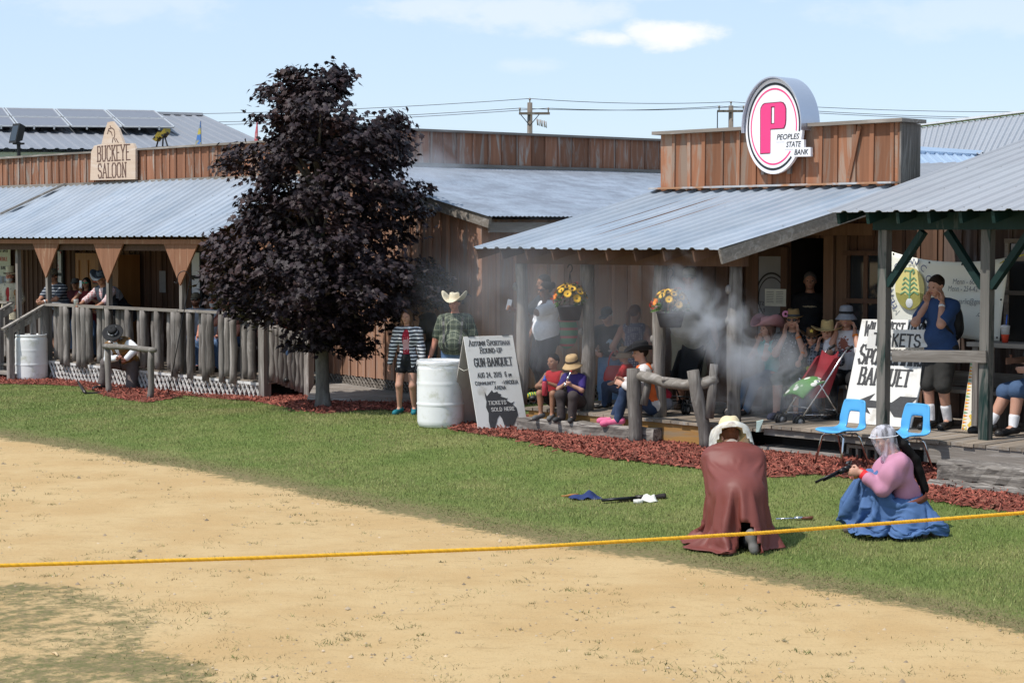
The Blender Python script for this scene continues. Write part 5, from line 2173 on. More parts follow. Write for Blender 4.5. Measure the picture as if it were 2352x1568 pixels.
def bank_sign():
 t = TW - .16
 P = lambda x, y: pt(x, y, t)
 c = P(1777, 291)
 a = (P(1843, 291) - P(1712, 291)).xy.length / 2
 b = (P(1777, 182) - P(1777, 400)).z / 2
 S = empty('bank_sign', W(*ST(c), BZT), TH, 'oval white bank sign with a big pink letter P on the parapet', 'sign')
 white = material('enamel white', (.80, .80, .83), .3, var=.02)
 pink = material('enamel pink', (.80, .055, .22), .35, var=.03)
 blk = material('enamel black', (.02, .025, .03), .35, var=.05)
 n = 64
 ang = [2 * math.pi * k / n for k in range(n)]
 m = MB()
 m.plate([(a * math.cos(q), b * math.sin(q)) for q in ang], c, FV, ZV, NF, -.05)
 m.build('panel', white, S)

 def px2(x, y):        # a point measured on the enlarged view of the sign
  p = P((1780 + x * .17857) / 1.0629, (180 + y * .17857) / 1.0629)
  d = p - c
  return (d.dot(FV), d.z)
 m = MB()
 for (x0, y0, x1, y1, ex) in ((640, 815, 985, 935, 0), (760, 905, 1025, 1040, 0), (880, 1010, 1115, 1135, 0)):
  q = [px2(x0, y0), px2(x1, y0 - 4), px2(x1, y1 - 4), px2(x0, y1)]
  r = .02
  m.plate(q, c + NF * (.0042 - .0001 * len(m.f)), FV, ZV, NF, -.045)
 m.build('name_plate', white, S)

 def ring(k0, k1, a0, a1, mat_, nm):
  m = MB()
  A = np.linspace(a0, a1, 70)
  for p, q in zip(A[:-1], A[1:]):
   m.plate([(a * k0 * math.cos(p), b * k0 * math.sin(p)), (a * k1 * math.cos(p), b * k1 * math.sin(p)), (a * k1 * math.cos(q), b * k1 * math.sin(q)), (a * k0 * math.cos(q), b * k0 * math.sin(q))], c, FV, ZV, NF, .003)
  m.build(nm, mat_, S)
 ring(.875, .925, math.radians(-8), math.radians(314), blk, 'black_ring')
 ring(.775, .81, math.radians(-8), math.radians(318), pink, 'pink_ring')
 outer = [px2(*q) for q in ((435, 1088), (435, 525), (441, 480), (460, 440), (492, 414), (700, 395), (735, 405), (762, 440), (775, 490), (775, 620), (768, 690), (746, 742), (568, 755), (565, 1082))]
 hole = [px2(*q) for q in ((575, 690), (575, 480), (586, 455), (604, 450), (620, 462), (627, 490), (627, 675), (618, 692))]
 for (grow, mat_, nm, th) in ((1, material('pink outline', (.15, .02, .05), .4), 'letter_outline', .004), (0, pink, 'letter', .008)):
  # the letter as strips round its slot
  cxm = sum(q[0] for q in outer) / len(outer)
  cym = sum(q[1] for q in outer) / len(outer)
  k = .011 if grow else 0
  o2 = [(q[0] + k * (1 if q[0] > cxm else -1), q[1] + k * (1 if q[1] > cym else -1)) for q in outer]
  x0 = hole[0][0] + k
  x1 = hole[5][0] - k
  yb, yt = hole[0][1] + k, hole[3][1] - k
  m = MB()

  def clip(poly, f):
   r = []
   for i in range(len(poly)):
    p, q = poly[i], poly[(i + 1) % len(poly)]
    fp, fq = f(p), f(q)
    if fp >= 0:
     r.append(p)
    if fp * fq < 0:
     u = fp / (fp - fq)
     r.append((p[0] + (q[0] - p[0]) * u, p[1] + (q[1] - p[1]) * u))
   return r
  xr = px2(568, 755)[0] + k
  ym = px2(568, 755)[1]
  left = clip(o2, lambda p: x0 - p[0])
  right = clip(clip(o2, lambda p: p[0] - x1), lambda p: p[1] - (ym - .05))
  mid = clip(clip(o2, lambda p: p[0] - x0), lambda p: x1 - p[0])
  up = clip(mid, lambda p: p[1] - yt)
  lowr = clip(mid, lambda p: yb - p[1])
  legr = None
  for poly in (left, right, up, lowr):
   if len(poly) > 2:
    m.plate(poly, c, FV, ZV, NF, th)
  m.build(nm, mat_, S)
 for (txt, x0, x1, yb) in (('PEOPLES', 650, 960, 905), ('STATE', 780, 985, 1005), ('BANK', 890, 1085, 1110)):
  q, r = px2(x0, yb), px2(x1, yb - 8)
  font(txt, .098, c + FV * q[0] + ZV * q[1], FV, ZV, NF, blk, S, width=r[0] - q[0], shear=.22, bold=.0015, th=.006)
 # bent sheet metal hood behind the oval, standing on the parapet
 A = np.linspace(math.radians(-6), math.radians(186), 48)
 k, D = 1.05, .34
 vs = []
 for an in A:
  for (dd, kk) in ((-.06, k), (D, k), (D, k - .03), (-.06, k - .03)):
   vs.append(c + FV * a * kk * math.cos(an) + ZV * b * kk * math.sin(an) - NF * dd)
 m = MB()
 m.add(vs, [(i * 4 + j, i * 4 + (j + 1) % 4, i * 4 + 4 + (j + 1) % 4, i * 4 + 4 + j) for i in range(47) for j in range(4)], .5)
 m.build('metal_hood', material('bright sheet metal', (.55, .57, .64), .3, .7, var=.06, ns=1.5), S, False)
 m = MB()
 for x in (-.5, .4):
  m.beam(c + FV * a * x - NF * .1 - ZV * b, c + FV * a * x - NF * .1 + ZV * b * .8, .05, .05, up=NF)
 m.build('bracket', W_GREY, S)


bank_sign()


def shop():
 B = empty('shop_building', W(-9, TW, 0), TH, 'shop with dark green porch posts and a grey ribbed roof at the right edge', 'building')
 e = pt(1900, 488, TD)
 sE = ST(e)[0]
 ze = e.z
 sR = -4.0
 t2 = 25.0
 k = .228
 o, up = roof(W(sE, TD, ze), W(sR, TD, ze), W(sE, t2, ze + k * (t2 - TD)), W(sR, t2, ze + k * (t2 - TD)), 'porch_roof', M_ROOFB, B, pitch=.225, rib=.02)
 m = MB()
 screws(m, W(sE, TD, ze), W(sR, TD, ze), W(sE, t2, ze + k * (t2 - TD)), W(sR, t2, ze + k * (t2 - TD)), up, rows=(.02, .15, .3, .45), pitch=.45)
 m.build('roof_screw', M_ROOFB, B)
 # beam, rafters tails, posts, braces
 p5, p6 = sx(2030, 17.35, 1.5), sx(2266, 17.35, 1.5)
 zbm = pt(2100, 528, 17.35).z
 m = MB(True)
 m.box(p5 - .12, sR, 17.28, 17.42, zbm, zbm + .19)
 m.build('porch_beam', M_GREEN, B)
 for i in range(14):
  s = sE + .12 + i * .39
  m = MB(True)
  dz_ = lambda t_: ze + k * (t_ - TD)
  m.hexa([(s - .02, TD + .06, dz_(TD) - .13), (s + .02, TD + .06, dz_(TD) - .13), (s + .02, TW, dz_(TW) - .16), (s - .02, TW, dz_(TW) - .16)], [(s - .02, TD + .03, dz_(TD) - .01), (s + .02, TD + .03, dz_(TD) - .01), (s + .02, TW, dz_(TW) - .03), (s - .02, TW, dz_(TW) - .03)])
  m.build('rafter', M_GREEN, B)
 for q in (p5, p6, p6 + 1.3, p6 + 2.6):
  m = MB(True)
  m.box(q - .055, q + .055, 17.295, 17.405, ZD2, zbm - .001)
  m.build('porch_post', M_GREEN if q < p6 - 9 else wood('grey post with green paint left on it', (.20, .185, .165), (.12, .115, .105), 2, (.010, .034, .029), .62, .15, 24), B)
  for sg in ((1,) if q == p5 else (-1, 1)):
   m = MB()
   m.beam(W(q + sg * .05, 17.35, zbm - .62), W(q + sg * .5, 17.35, zbm - .02), .07, .09, up=NF)
   m.build('brace', M_GREEN, B)
 # deck
 m = MB(True)
 s = BSE + .01
 while s < sR:
  e_ = s + .14
  m.box(s + .003, e_ - .003, TD + random.uniform(-.02, .02), TW, ZD2 - .035, ZD2 + random.uniform(-.003, .004))
  s = e_
 m.build('deck', W_DECK, B)
 sm = sx(2120, TD, ZD2)
 m = MB(True)
 m.box(sm, sR, TD + .02, TD + .06, ZD2 - .24, ZD2 - .037)
 m.box(BSE, sm - .005, TD + .05, TD + .09, ZD2 - .12, ZD2 - .037)
 m.build('deck_rim', W_GREYX, B)
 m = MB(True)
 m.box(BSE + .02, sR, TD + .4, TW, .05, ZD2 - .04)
 m.build('underfloor_shade', M_SHADE, B)  # black filler painted as shade below the shop deck
 m = MB()
 boards(m, W(BS1 + .62, TW), W(sR, TW), NF, ZD2, 3.5, .24, batten=.05)
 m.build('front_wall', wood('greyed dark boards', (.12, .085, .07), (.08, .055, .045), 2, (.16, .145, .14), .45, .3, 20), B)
 q0, q1 = sx(2312, TW - .05, 1.6), sx(2500, TW - .05, 1.6)
 m = MB(True)
 m.box(q0, q1, TW - .05, TW - .03, 1.5, 2.65)
 F = m.build('window', M_PANE, B)
 m = MB(True)
 for i in range(4):
  u = q0 + (q1 - q0) * i / 3
  m.box(u - .025, u + .025, TW - .08, TW - .051, 1.45, 2.7)
 for z in (1.44, 2.05, 2.66):
  m.box(q0 - .03, q1 + .03, TW - .085, TW - .0805, z, z + .05)
 m.build('window_frame', W_GREYX, F)
 # railing between the two posts
 R = empty('porch_rail', W((p5 + p6) / 2, 17.35, ZD2), TH, 'weathered grey rail board between the two green posts', 'railing')
 m = MB()
 a, b = pt(2050, 817, 17.27), pt(2266, 819, 17.27)
 m.beam((a.x, a.y, a.z), (b.x, b.y, b.z), .035, .13)
 m.build('rail_board', W_GREYX, R)
 # bench along the wall
 H_ = empty('porch_bench', W(p6, 18.6, ZD2), TH, 'grey plank bench with a board back by the shop wall', 'bench')
 m = MB(True)
 q0, q1 = sx(2120, 18.5, 1.2), sx(2480, 18.5, 1.2)
 m.box(q0, q1, 18.62, 18.66, 1.0, 1.17)
 m.build('backrest', W_GREYX, H_)
 m = MB(True)
 m.box(q0, q1, 18.2, 18.58, ZD2 + .4, ZD2 + .44)
 m.build('seat', W_GREYX, H_)
 for u in (q0 + .15, (q0 + q1) / 2, q1 - .2):
  m = MB(True)
  m.box(u, u + .09, 18.25, 18.6, ZD2, ZD2 + .4)
  m.build('leg', W_GREY, H_)
 return p5, p6


P5, P6 = shop()
# ------------------------------------------------------------------ far things: sheds, poles, wires, flags
def background():
 # big shed with solar panels, far left
 yb = 62.0
 B = empty('metal_shed', dep(200, 400, yb), 0, 'long pale metal shed with rows of solar panels on its roof', 'building')
 e0, e1 = dep(-700, 338, yb), dep(640, 345, yb + 3)
 r0, r1 = dep(-700, 236, yb + 9), dep(466, 266, yb + 11)
 roof(e0, e1, r0, dep(640, 270, yb + 11), 'roof', M_ROOFB, B, pitch=.5, rib=.035, ribw=.12) if False else None
 o, up = roof(e0, Vector((e1.x, e1.y, e1.z)), r0, r1, 'roof', material('far shed roof', (.24, .25, .275), .55, .25, var=.05, ns=1), B, pitch=.42, rib=.04, ribw=.12)
 m = MB()
 q = [e0 + Vector((0, .4, 0)), e1 + Vector((-.3, .4, 0)), r1 + Vector((0, 6, 0)), r0 + Vector((0, 6, 0))]
 m.hexa([Vector((p.x, p.y, 0)) for p in q], [Vector((q[0].x, q[0].y, e0.z - .1)), Vector((q[1].x, q[1].y, e1.z - .1)), Vector((q[2].x, q[2].y, r1.z - .3)), Vector((q[3].x, q[3].y, r0.z - .3))])
 m.build('wall', material('pale siding', (.50, .52, .48), .6, var=.1, ns=1), B)
 m = MB()
 a, b = dep(92, 352, yb - .1), dep(640, 356, yb + 2.7)
 m.beam((a.x, a.y, a.z - .3), (b.x, b.y, b.z - .3), .05, .5)
 m.build('window_band', material('dull window band', (.06, .07, .09), .3, var=.3, ns=3), B)
 m = MB()
 m.beam(r0 + up * .05, r1 + up * .05, .4, .1)
 m.build('ridge_cap', M_ROOFB, B)
 # solar panels: two rows
 M_PV = material('solar cells', (.155, .155, .175), .4, var=.08, ns=3, spec=.6)
 M_FR = material('panel frame', (.6, .6, .6), .4, .5)
 tl, tr_, bl, br = dep(-700, 244, yb + 8.4), dep(356, 262, yb + 9.8), dep(-700, 292, yb + 4), dep(402, 299, yb + 5.4)
 n = 9
 proto = None
 for i in range(n):
  f0, f1 = i / n + .004, (i + 1) / n - .002
  for (v0, v1) in ((0, .48), (.52, 1)):
   c = [bl.lerp(br, f0).lerp(tl.lerp(tr_, f0), v0), bl.lerp(br, f1).lerp(tl.lerp(tr_, f1), v0), bl.lerp(br, f1).lerp(tl.lerp(tr_, f1), v1), bl.lerp(br, f0).lerp(tl.lerp(tr_, f0), v1)]
   if f1 * 9 < 4.4:
    continue
   S = empty('solar_panel', c[0], 0, 'grey solar panel lying on the metal shed roof', 'solar panel', 'solar panels on the shed roof')
   m = MB()
   m.hexa([p + up * .07 for p in c], [p + up * .12 for p in c])
   m.build('cell_sheet', M_PV, S)
   m = MB()
   for p, q in zip(c, c[1:] + c[:1]):
    m.beam(p + up * .12, q + up * .12, .05, .05)
   m.build('frame', M_FR, S)
   m = MB()
   for f in (.3, .7):
    p = c[0].lerp(c[1], f)
    m.beam(p, p + up * .15, .06, .06)
   m.build('bracket', M_FR, S)
 # grey hall, far right, and blue grey roof in front of it
 y = 46
 R = empty('grey_hall', dep(2250, 380, y), 0, 'large hall with a grey ribbed roof behind the bank and the shop', 'building')
 a, b, c, d = dep(2040, 345, y - 8), dep(2750, 345, y - 22), dep(2040, 303, y), dep(2750, 214, y - 9)
 a.z, b.z = 4.2, 4.2
 roof(a, b, c, d, 'roof', M_ROOFB, R, pitch=.3, rib=.03, ribw=.08)
 m = MB()
 m.beam(c + Vector((0, 0, .06)), d + Vector((0, 0, .06)), .35, .05)
 m.build('ridge_cap', material('pale ridge cap', (.7, .7, .7), .4, .2), R)
 m = MB()
 m.hexa([(a.x, a.y + .2, 0), (b.x, b.y + .2, 0), (d.x, d.y, 0), (c.x, c.y, 0)], [(a.x, a.y + .2, 4.1), (b.x, b.y + .2, 4.1), (d.x, d.y, d.z - .1), (c.x, c.y, c.z - .1)])
 m.build('wall', material('pale siding', (.50, .52, .48), .6), R)
 Q = empty('blue_roofed_annex', dep(2150, 400, 31), 0, 'annex with a blue grey roof and ridge cap right behind the bank parapet', 'building')
 a, b, c, d = dep(2080, 345, 31), dep(2262, 356, 33), dep(2200, 470, 27.5), dep(2420, 440, 29.5)
 roof(c, d, a, b, 'roof', M_BLUER, Q, pitch=.3, rib=.025)
 m = MB()
 u = (c - a).normalized()
 m.hexa([a - u * .12, b - u * .12, b + u * .2, a + u * .2], [p + Vector((0, -.02, .05)) for p in (a - u * .12, b - u * .12, b + u * .2, a + u * .2)])
 m.build('ridge_cap', M_BLUER, Q)
 m = MB()
 m.hexa([(c.x, c.y + .3, 0), (d.x, d.y + .3, 0), (b.x, b.y, 0), (a.x, a.y, 0)], [(c.x, c.y + .3, c.z - .1), (d.x, d.y + .3, d.z - .1), (b.x, b.y, b.z - .1), (a.x, a.y, a.z - .1)])
 m.build('wall', W_MID, Q)
 # utility poles with cross arms and transformers hardware
 M_POLE = wood('pole timber', (.20, .165, .135), (.13, .105, .085), 2, (.25, .23, .21), .4, .2, 14)
 M_CER = material('insulator', (.25, .2, .17), .3)
 tops = []
 for (x, ytop, y, lab) in ((1217, 236, 92., 'utility pole with one crossarm and three fuses above the cabin'), (1679, 243, 98., 'utility pole with a square crossarm frame close to the bank sign')):
  p = dep(x, ytop, y)
  U = empty('utility_pole', (p.x, p.y, 0), 0, lab, 'utility pole', 'utility poles')
  m = MB()
  m.tube([(p.x, p.y, 0), (p.x, p.y, p.z)], [.17, .13], 12)
  m.build('pole', M_POLE, U, True)
  w = 1.32
  arms = [(0, .55)] if x < 1500 else [(0, .3), (0, 1.25)]
  ends = []
  for (_, dz) in arms:
   m = MB()
   z = p.z - dz
   x0, x1 = (-.75 if x > 1500 else -.55), (1.0 if x < 1500 else .75)
   m.beam((p.x + x0, p.y - .18, z), (p.x + x1, p.y - .18, z), .1, .12)
   m.build('crossarm', M_POLE, U)
   ends.append(((x0, z), (x1, z)))
  m = MB()
  z = p.z - arms[-1][1]
  for sg in (-1, 1):
   m.beam((p.x + sg * .5, p.y - .12, z), (p.x, p.y - .12, z - .6), .04, .04)
  if x > 1500:
   m.beam((p.x - .74, p.y - .18, p.z - .3), (p.x - .74, p.y - .18, p.z - 1.25), .05, .05)
  m.build('arm_brace', M_STEEL, U)
  for dx in (-.5, 0.0, .92) if x < 1500 else (-.65, 0, .65):
   m = MB()
   zz = p.z if dx == 0 else p.z - arms[0][1] + .06
   m.lathe([(.03, 0), (.03, .12), (.06, .14), (.05, .2), (.02, .24)], (p.x + dx, p.y - (.18 if dx else 0), zz), 8)
   m.build('insulator', M_CER, U, True)
  if x < 1500:
   for k in range(3):
    m = MB()
    c = Vector((p.x + .35 + k * .18, p.y - .3, p.z - 1.0 - .05 * k))
    m.tube([c + Vector((0, 0, .18)), c + Vector((.05, 0, -.15))], .035, 7)
    m.tube([c + Vector((.1, 0, .14)), c + Vector((.12, 0, -.18))], .02, 6)
    m.beam(c + Vector((0, 0, .12)), c + Vector((.1, 0, .1)), .02, .02)
    m.build('fuse_cutout', M_CER, U, True)
   m = MB()
   m.tube([Vector((p.x - .1 - .25 * math.sin(a), p.y - .15, p.z - 2.2 + .16 * math.cos(a))) for a in np.linspace(-1.4, 1.4, 9)], .012, 5)
   m.tube([Vector((p.x + .15 + .15 * math.sin(a), p.y - .15, p.z - 2.3 + .2 * math.cos(a))) for a in np.linspace(-1.4, 1.4, 9)], .012, 5)
   m.build('loop_wire', M_STEEL, U, True)
  tops.append((p, arms[0][1]))
 (pa, da), (pb, db) = tops
 off = [(-.5, .0), (0, 1), (.92, .0)]
 M_WIRE = material('wire', (.10, .10, .11), .5, .4)
 lefts = [dep(-250, 268, 112), dep(-250, 250, 112), dep(-250, 278, 112)]
 rights = [dep(2700, 268, 112), dep(2700, 246, 112), dep(2700, 262, 112)]
 labs = ('lower overhead wire on the left pins of the poles', 'topmost overhead wire over the pole tops', 'lower overhead wire on the right pins of the poles')
 for k in range(3):
  def at(p, d):
   dx = (-.5, 0, .92)[k] if d > .4 else (-.65, 0, .65)[k]
   return Vector((p.x + dx, p.y - (0 if k == 1 else .18), p.z + .2 if k == 1 else p.z - d + .26))
  pts = [lefts[k], at(pa, da), at(pb, db), rights[k]]
  m = MB()
  for p, q in zip(pts[:-1], pts[1:]):
   m.tube([p.lerp(q, f) - ZV * (.5 * (4 * f * (1 - f)) * (q - p).length / 40) for f in np.linspace(0, 1, 17)], .016, 5)
  tag(m.build('overhead_wire', M_WIRE, None, True), labs[k], 'wire', 'overhead wires')
 # two feather flags behind the saloon
 for (x, yt, y0, yd, c1, c2, lab) in ((462, 278, 376, 44., (.10, .26, .62), (.65, .55, .12), 'blue and yellow feather flag behind the saloon parapet'), (592, 274, 342, 46., (.62, .07, .10), (.70, .30, .30), 'red feather flag behind the saloon parapet by the tree')):
  top, bot = dep(x - 1, yt, yd), dep(x, y0, yd)
  F = empty('feather_flag', (bot.x, bot.y, 0), 0, lab, 'flag')
  m = MB()
  m.tube([(bot.x, bot.y, 0), (bot.x, bot.y, bot.z), (top.x, top.y, top.z)], [.02, .015, .01], 6)
  m.build('pole', M_STEEL, F, True)
  m = MB()
  H = top.z - bot.z
  w = .13 if x < 500 else .07
  sg = -1 if x < 500 else -1
  L_ = [(0, 0)] + [(sg * w * min(1, 2.2 * (1 - f)) * (1 + .15 * math.sin(7 * f)), H * f) for f in np.linspace(.0, .99, 14)] + [(0, H)]
  m.plate(L_, (bot.x, bot.y - .02, bot.z), (1, 0, 0), (0, 0, 1), (0, -1, 0), .006)
  m.build('cloth', material('flag ' + lab[:4], c1, .7, var=.1, col2=c2, m2=(3.0, .56, .03)), F)
 # work lamps on the saloon parapet
 def lamp(x, y0, lab, body, face, h_, two):
  p = pt(x, y0, 20.3)
  p.z = 4.5
  Lm = empty('flood_light', p, TH, lab, 'flood light')
  m = MB()
  if not two:
   m.beam(p, p + ZV * .32, .06, .06, up=NF)
   m.beam(p + ZV * .28 + NF * .1, p + ZV * .28 - NF * .1, .16, .04)
   m.build('bracket', M_BLACK, Lm)
   c = p + ZV * .5
   u = (ZV * .97 - NF * .25).normalized()
   m = MB()
   m.hexa([c + FV * sx_ * .15 + u * sz * .22 + NF * .1 for sx_, sz in ((-1, -1), (1, -1), (1, 1), (-1, 1))], [c + FV * sx_ * .1 + u * sz * .16 - NF * .08 for sx_, sz in ((-1, -1), (1, -1), (1, 1), (-1, 1))])
   m.build('housing', body, Lm)
   m = MB()
   m.plate([(-.12, -.17), (.12, -.17), (.12, .17), (-.12, .17)], c + NF * .101, FV, u, NF, .004)
   m.build('lens', M_PANE, Lm)
  else:
   m.beam(p - FV * .3, p + FV * .3, .1, .03)
   m.tube([p - FV * .2, p - FV * .12 + ZV * .17, p + FV * .1 + ZV * .2, p + FV * .2], .018, 6)
   m.tube([p + FV * .02, p + FV * .06 + ZV * .33], .018, 6)
   m.build('bracket', M_BLACK, Lm)
   for s_, dz in ((-.1, .2), (.12, .26)):
    c = p + FV * s_ + ZV * dz
    u = (ZV * .55 + FV * .8).normalized()
    m = MB()
    n2 = u.cross(NF).normalized()
    m.hexa([c + u * a * .12 + NF * b * .08 - n2 * .04 for a, b in ((-1, -1), (1, -1), (1, 1), (-1, 1))], [c + u * a * .08 + NF * b * .05 + n2 * .04 for a, b in ((-1, -1), (1, -1), (1, 1), (-1, 1))])
    hs_ = m.build('housing', body, Lm)
    m = MB()
    m.plate([(-.10, -.065), (.10, -.065), (.10, .065), (-.10, .065)], c - n2 * .041, u, NF, -n2, .004)
    m.build('lens', face, hs_)
 lamp(43, 352, 'black flood light on a bracket at the left end of the saloon parapet', M_BLACK, M_PANE, .5, False)
 lamp(372, 333, 'yellow twin work lamp on the saloon parapet right of its sign', material('yellow lamp', (.30, .22, .03), .5, col2=(.03, .03, .03), m2=(5, .5, .03)), material('lamp glass', (.7, .7, .68), .2), .4, True)


background()


# ------------------------------------------------------------------ the purple maple
def maple():
 base = gz(742, 938)
 yD = base.y
 T = empty('maple_tree', base, 0, 'dark purple leaved maple standing on the lawn in front of the saloon', 'tree')
 ppm = FP / yD
 zo = [(440, 55), (560, 60), (690, 55), (725, 110), (700, 150), (710, 200), (690, 290), (760, 245), (900, 235), (985, 220), (1000, 240), (960, 270), (975, 330), (985, 400), (980, 450), (900, 520), (990, 530), (1070, 560), (1050, 620), (1060, 690), (960, 720), (1050, 760), (1050, 800), (930, 820), (900, 860), (1040, 880), (1150, 985), (1160, 1020), (1110, 1090), (1000, 1060), (1010, 1130), (930, 1160), (880, 1190), (790, 1180), (830, 1280), (800, 1305), (740, 1290), (720, 1310), (600, 1270), (540, 1275), (480, 1270), (440, 1230), (400, 1150), (330, 1190), (200, 1130), (150, 1050), (90, 1000), (80, 910), (70, 820), (160, 760), (210, 700), (220, 640), (320, 600), (260, 560), (290, 510), (190, 520), (150, 470), (180, 430), (300, 380), (370, 380), (370, 330), (290, 300), (300, 240), (350, 210), (290, 170), (310, 120)]
 sil = [(423 + a * .54, 122 + b * .54) for a, b in zo]
 rr = random.Random(5)
 cen = []

 def inside(x, y, e):
  return all(inpoly(np.array([x + dx]), np.array([y + dy]), sil)[0] for dx, dy in ((0, 0), (e, 0), (-e, 0), (0, e * .8), (0, -e * .8)))
 xsamp = np.arange(440, 1080, 6.)
 span = {}
 while len(cen) < 900:
  x, y = rr.uniform(455, 1055), rr.uniform(148, 832)
  if not inside(x, y, 15 if len(cen) % 4 else 6):
   continue
  ky = int(y / 12)
  if ky not in span:
   hit = xsamp[inpoly(xsamp, np.full(xsamp.shape, ky * 12 + 6.), sil)]
   span[ky] = (hit.min(), hit.max()) if len(hit) else (x - 20, x + 20)
  l, r = span[ky]
  w = max((r - l) / 2, 20)
  u = max(-1, min(1, (x - (l + r) / 2) / w))
  dmax = math.sqrt(max(0, 1 - u * u)) * w / ppm * .9
  d = rr.choice((-1, 1)) * rr.random() ** .7 * dmax
  p = dep(x, y, yD)
  q = dep(x, y, yD + d)       # its own place in depth
  cen.append(Vector((p.x, yD + d, p.z)))
 # maple leaf outline (five lobes), folded along its midrib
 out = np.array([(0, -.12), (.22, -.28), (.30, -.05), (.58, .02), (.40, .22), (.42, .50), (.20, .46), (0, 1.0), (-.20, .46), (-.42, .50), (-.40, .22), (-.58, .02), (-.30, -.05), (-.22, -.28)]) * .5
 nlf = len(out)
 V, F, TI = [], [], []
 ax = Vector((base.x, yD, 0))
 for c in cen:
  k = rr.randint(26, 36)
  R0 = rr.uniform(.14, .26)
  outw = Vector((c.x - ax.x, c.y - ax.y, .0))
  outw = outw.normalized() if outw.length > .05 else Vector((0, -1, 0))
  sh = rr.random()
  for _ in range(k):
   q = Vector((rr.gauss(0, .5) * R0, rr.gauss(0, .5) * R0, rr.gauss(0, .3) * R0)) + c
   size = rr.uniform(.125, .20)
   # the blade hangs outwards and down, its face turned up and out
   n = (ZV * rr.uniform(.35, 1.1) + outw * rr.uniform(-.1, .9) + Vector((rr.gauss(0, .4), rr.gauss(0, .4), rr.gauss(0, .25)))).normalized()
   tipd = (outw * rr.uniform(.2, 1) + Vector((rr.gauss(0, .6), rr.gauss(0, .6), -.45)))
   tipd = (tipd - n * tipd.dot(n)).normalized()
   sd_ = n.cross(tipd)
   fold = rr.uniform(.05, .35)
   b = len(V)
   for (x, y) in out:
    V.append(q + (sd_ * x + tipd * y - n * (abs(x) * fold + y * y * .25)) * size)
   V.append(q + tipd * .1 * size)
   for j in range(nlf):
    F.append((b + j, b + (j + 1) % nlf, b + nlf))
    TI.append(.25 + .5 * sh + rr.uniform(-.25, .25))
 mt = material('dark purple leaf', (.021, .012, .0145), .6, var=.2, ns=5, tint=.55, col2=(.045, .02, .017), m2=(1.2, .6, .1), spec=.32)
 meshobj('crown', np.array([tuple(v) for v in V]), np.array(F), mt, T, False, TI)
 bark = material('grey maple bark', (.13, .115, .10), .9, var=.35, ns=22, stretch=(1, 1, .3), bump=.8, col2=(.20, .19, .17), m2=(8, .56, .08))
 m = MB()
 top = dep(735, 240, yD)
 h = top.z
 bx = lambda z: base.x + (-.07) * z / h
 zs = [base.z - .03, .28, .45, .9, 1.5, 2.2, 3., 3.8, 4.6, h]
 m.tube([(bx(z), yD + .03 * math.sin(z), z) for z in zs], [.155, .118, .105, .10, .095, .08, .065, .05, .034, .015], 14, wob=.03)
 m.build('trunk', bark, T, True)
 m = MB()
 for i in range(34):
  z0 = rr.uniform(1.35, 4.3)
  a = rr.uniform(0, 6.28)
  c = min(cen, key=lambda q: (q - (Vector((bx(z0), yD, z0 + .7)) + Vector((math.cos(a), math.sin(a), 0)) * rr.uniform(.7, 1.8))).length)
  p0 = Vector((bx(z0), yD, z0))
  mid = p0.lerp(c, .5) + ZV * .12
  m.tube([p0, mid, c], [.035, .022, .007], 7)
 m.build('limb', bark, T, True)


maple()


# ------------------------------------------------------------------ street furniture, signs, barrels
def barrel(px, py, hgt, dia, lab, px_depth=None):
 p = gz(px, py)
 B = empty('plastic_barrel', (p.x, p.y, p.z), 0, lab, 'barrel', 'white plastic barrels')
 r = dia / 2
 prof = [(r * .86, 0.0), (r * .95, .012), (r * .985, .05)]
 for f in np.linspace(.08, .9, 40):
  bulge = r * (1 + .018 * math.sin(math.pi * f))
  for c in (.35, .66):
   bulge += .011 * math.exp(-((f - c) / .009) ** 2)
  prof.append((bulge, f * hgt))
 prof += [(r * .97, hgt * .925), (r * .955, hgt * .95), (r * .97, hgt * .955), (r * .985, hgt * .965), (r * .985, hgt * .995), (r * .965, hgt), (r * .94, hgt), (r * .93, hgt * .97), (r * .92, hgt * .4), (r * .85, hgt * .395)]
 m = MB()
 m.lathe(prof, p, 44, tint=.5)
 m.build('drum', M_WHITEPL, B, True)
 return B, p, r, hgt


barrel(73, 873, .885, .60, 'white plastic barrel at the foot of the saloon steps')
B2, bp_, br_, bh_ = barrel(1012, 979, .885, .62, 'white plastic barrel with a bin liner beside the leaning ticket sign')
m = MB()
n = 40
vs, fs = [], []
for j, (dr, z) in enumerate(((-.03, -.02), (.004, .012), (.012, -.012), (.014, -.05))):
 for k in range(n):
  a = 2 * math.pi * k / n
  w = .012 * math.sin(5 * a + 1) * (j == 3) + .008 * math.sin(11 * a) * (j >= 2)
  vs.append((bp_.x + (br_ + dr) * math.cos(a), bp_.y + (br_ + dr) * math.sin(a), bp_.z + bh_ + z + w))
for j in range(3):
 for k in range(n):
  fs.append((j * n + k, j * n + (k + 1) % n, (j + 1) * n + (k + 1) % n, (j + 1) * n + k))
m.add(vs, fs, .5)
a = bp_ + Vector((-br_ - .01, -.08, bh_ - .03))
m.add([a, a + Vector((.0, -.06, -.02)), a + Vector((-.03, -.05, -.2)), a + Vector((-.02, .0, -.12))], [(0, 1, 2, 3)], .5)
o = m.build('bin_liner', material('thin plastic film', (.8, .8, .8), .25, alpha=.55, spec=.6), B2, True)


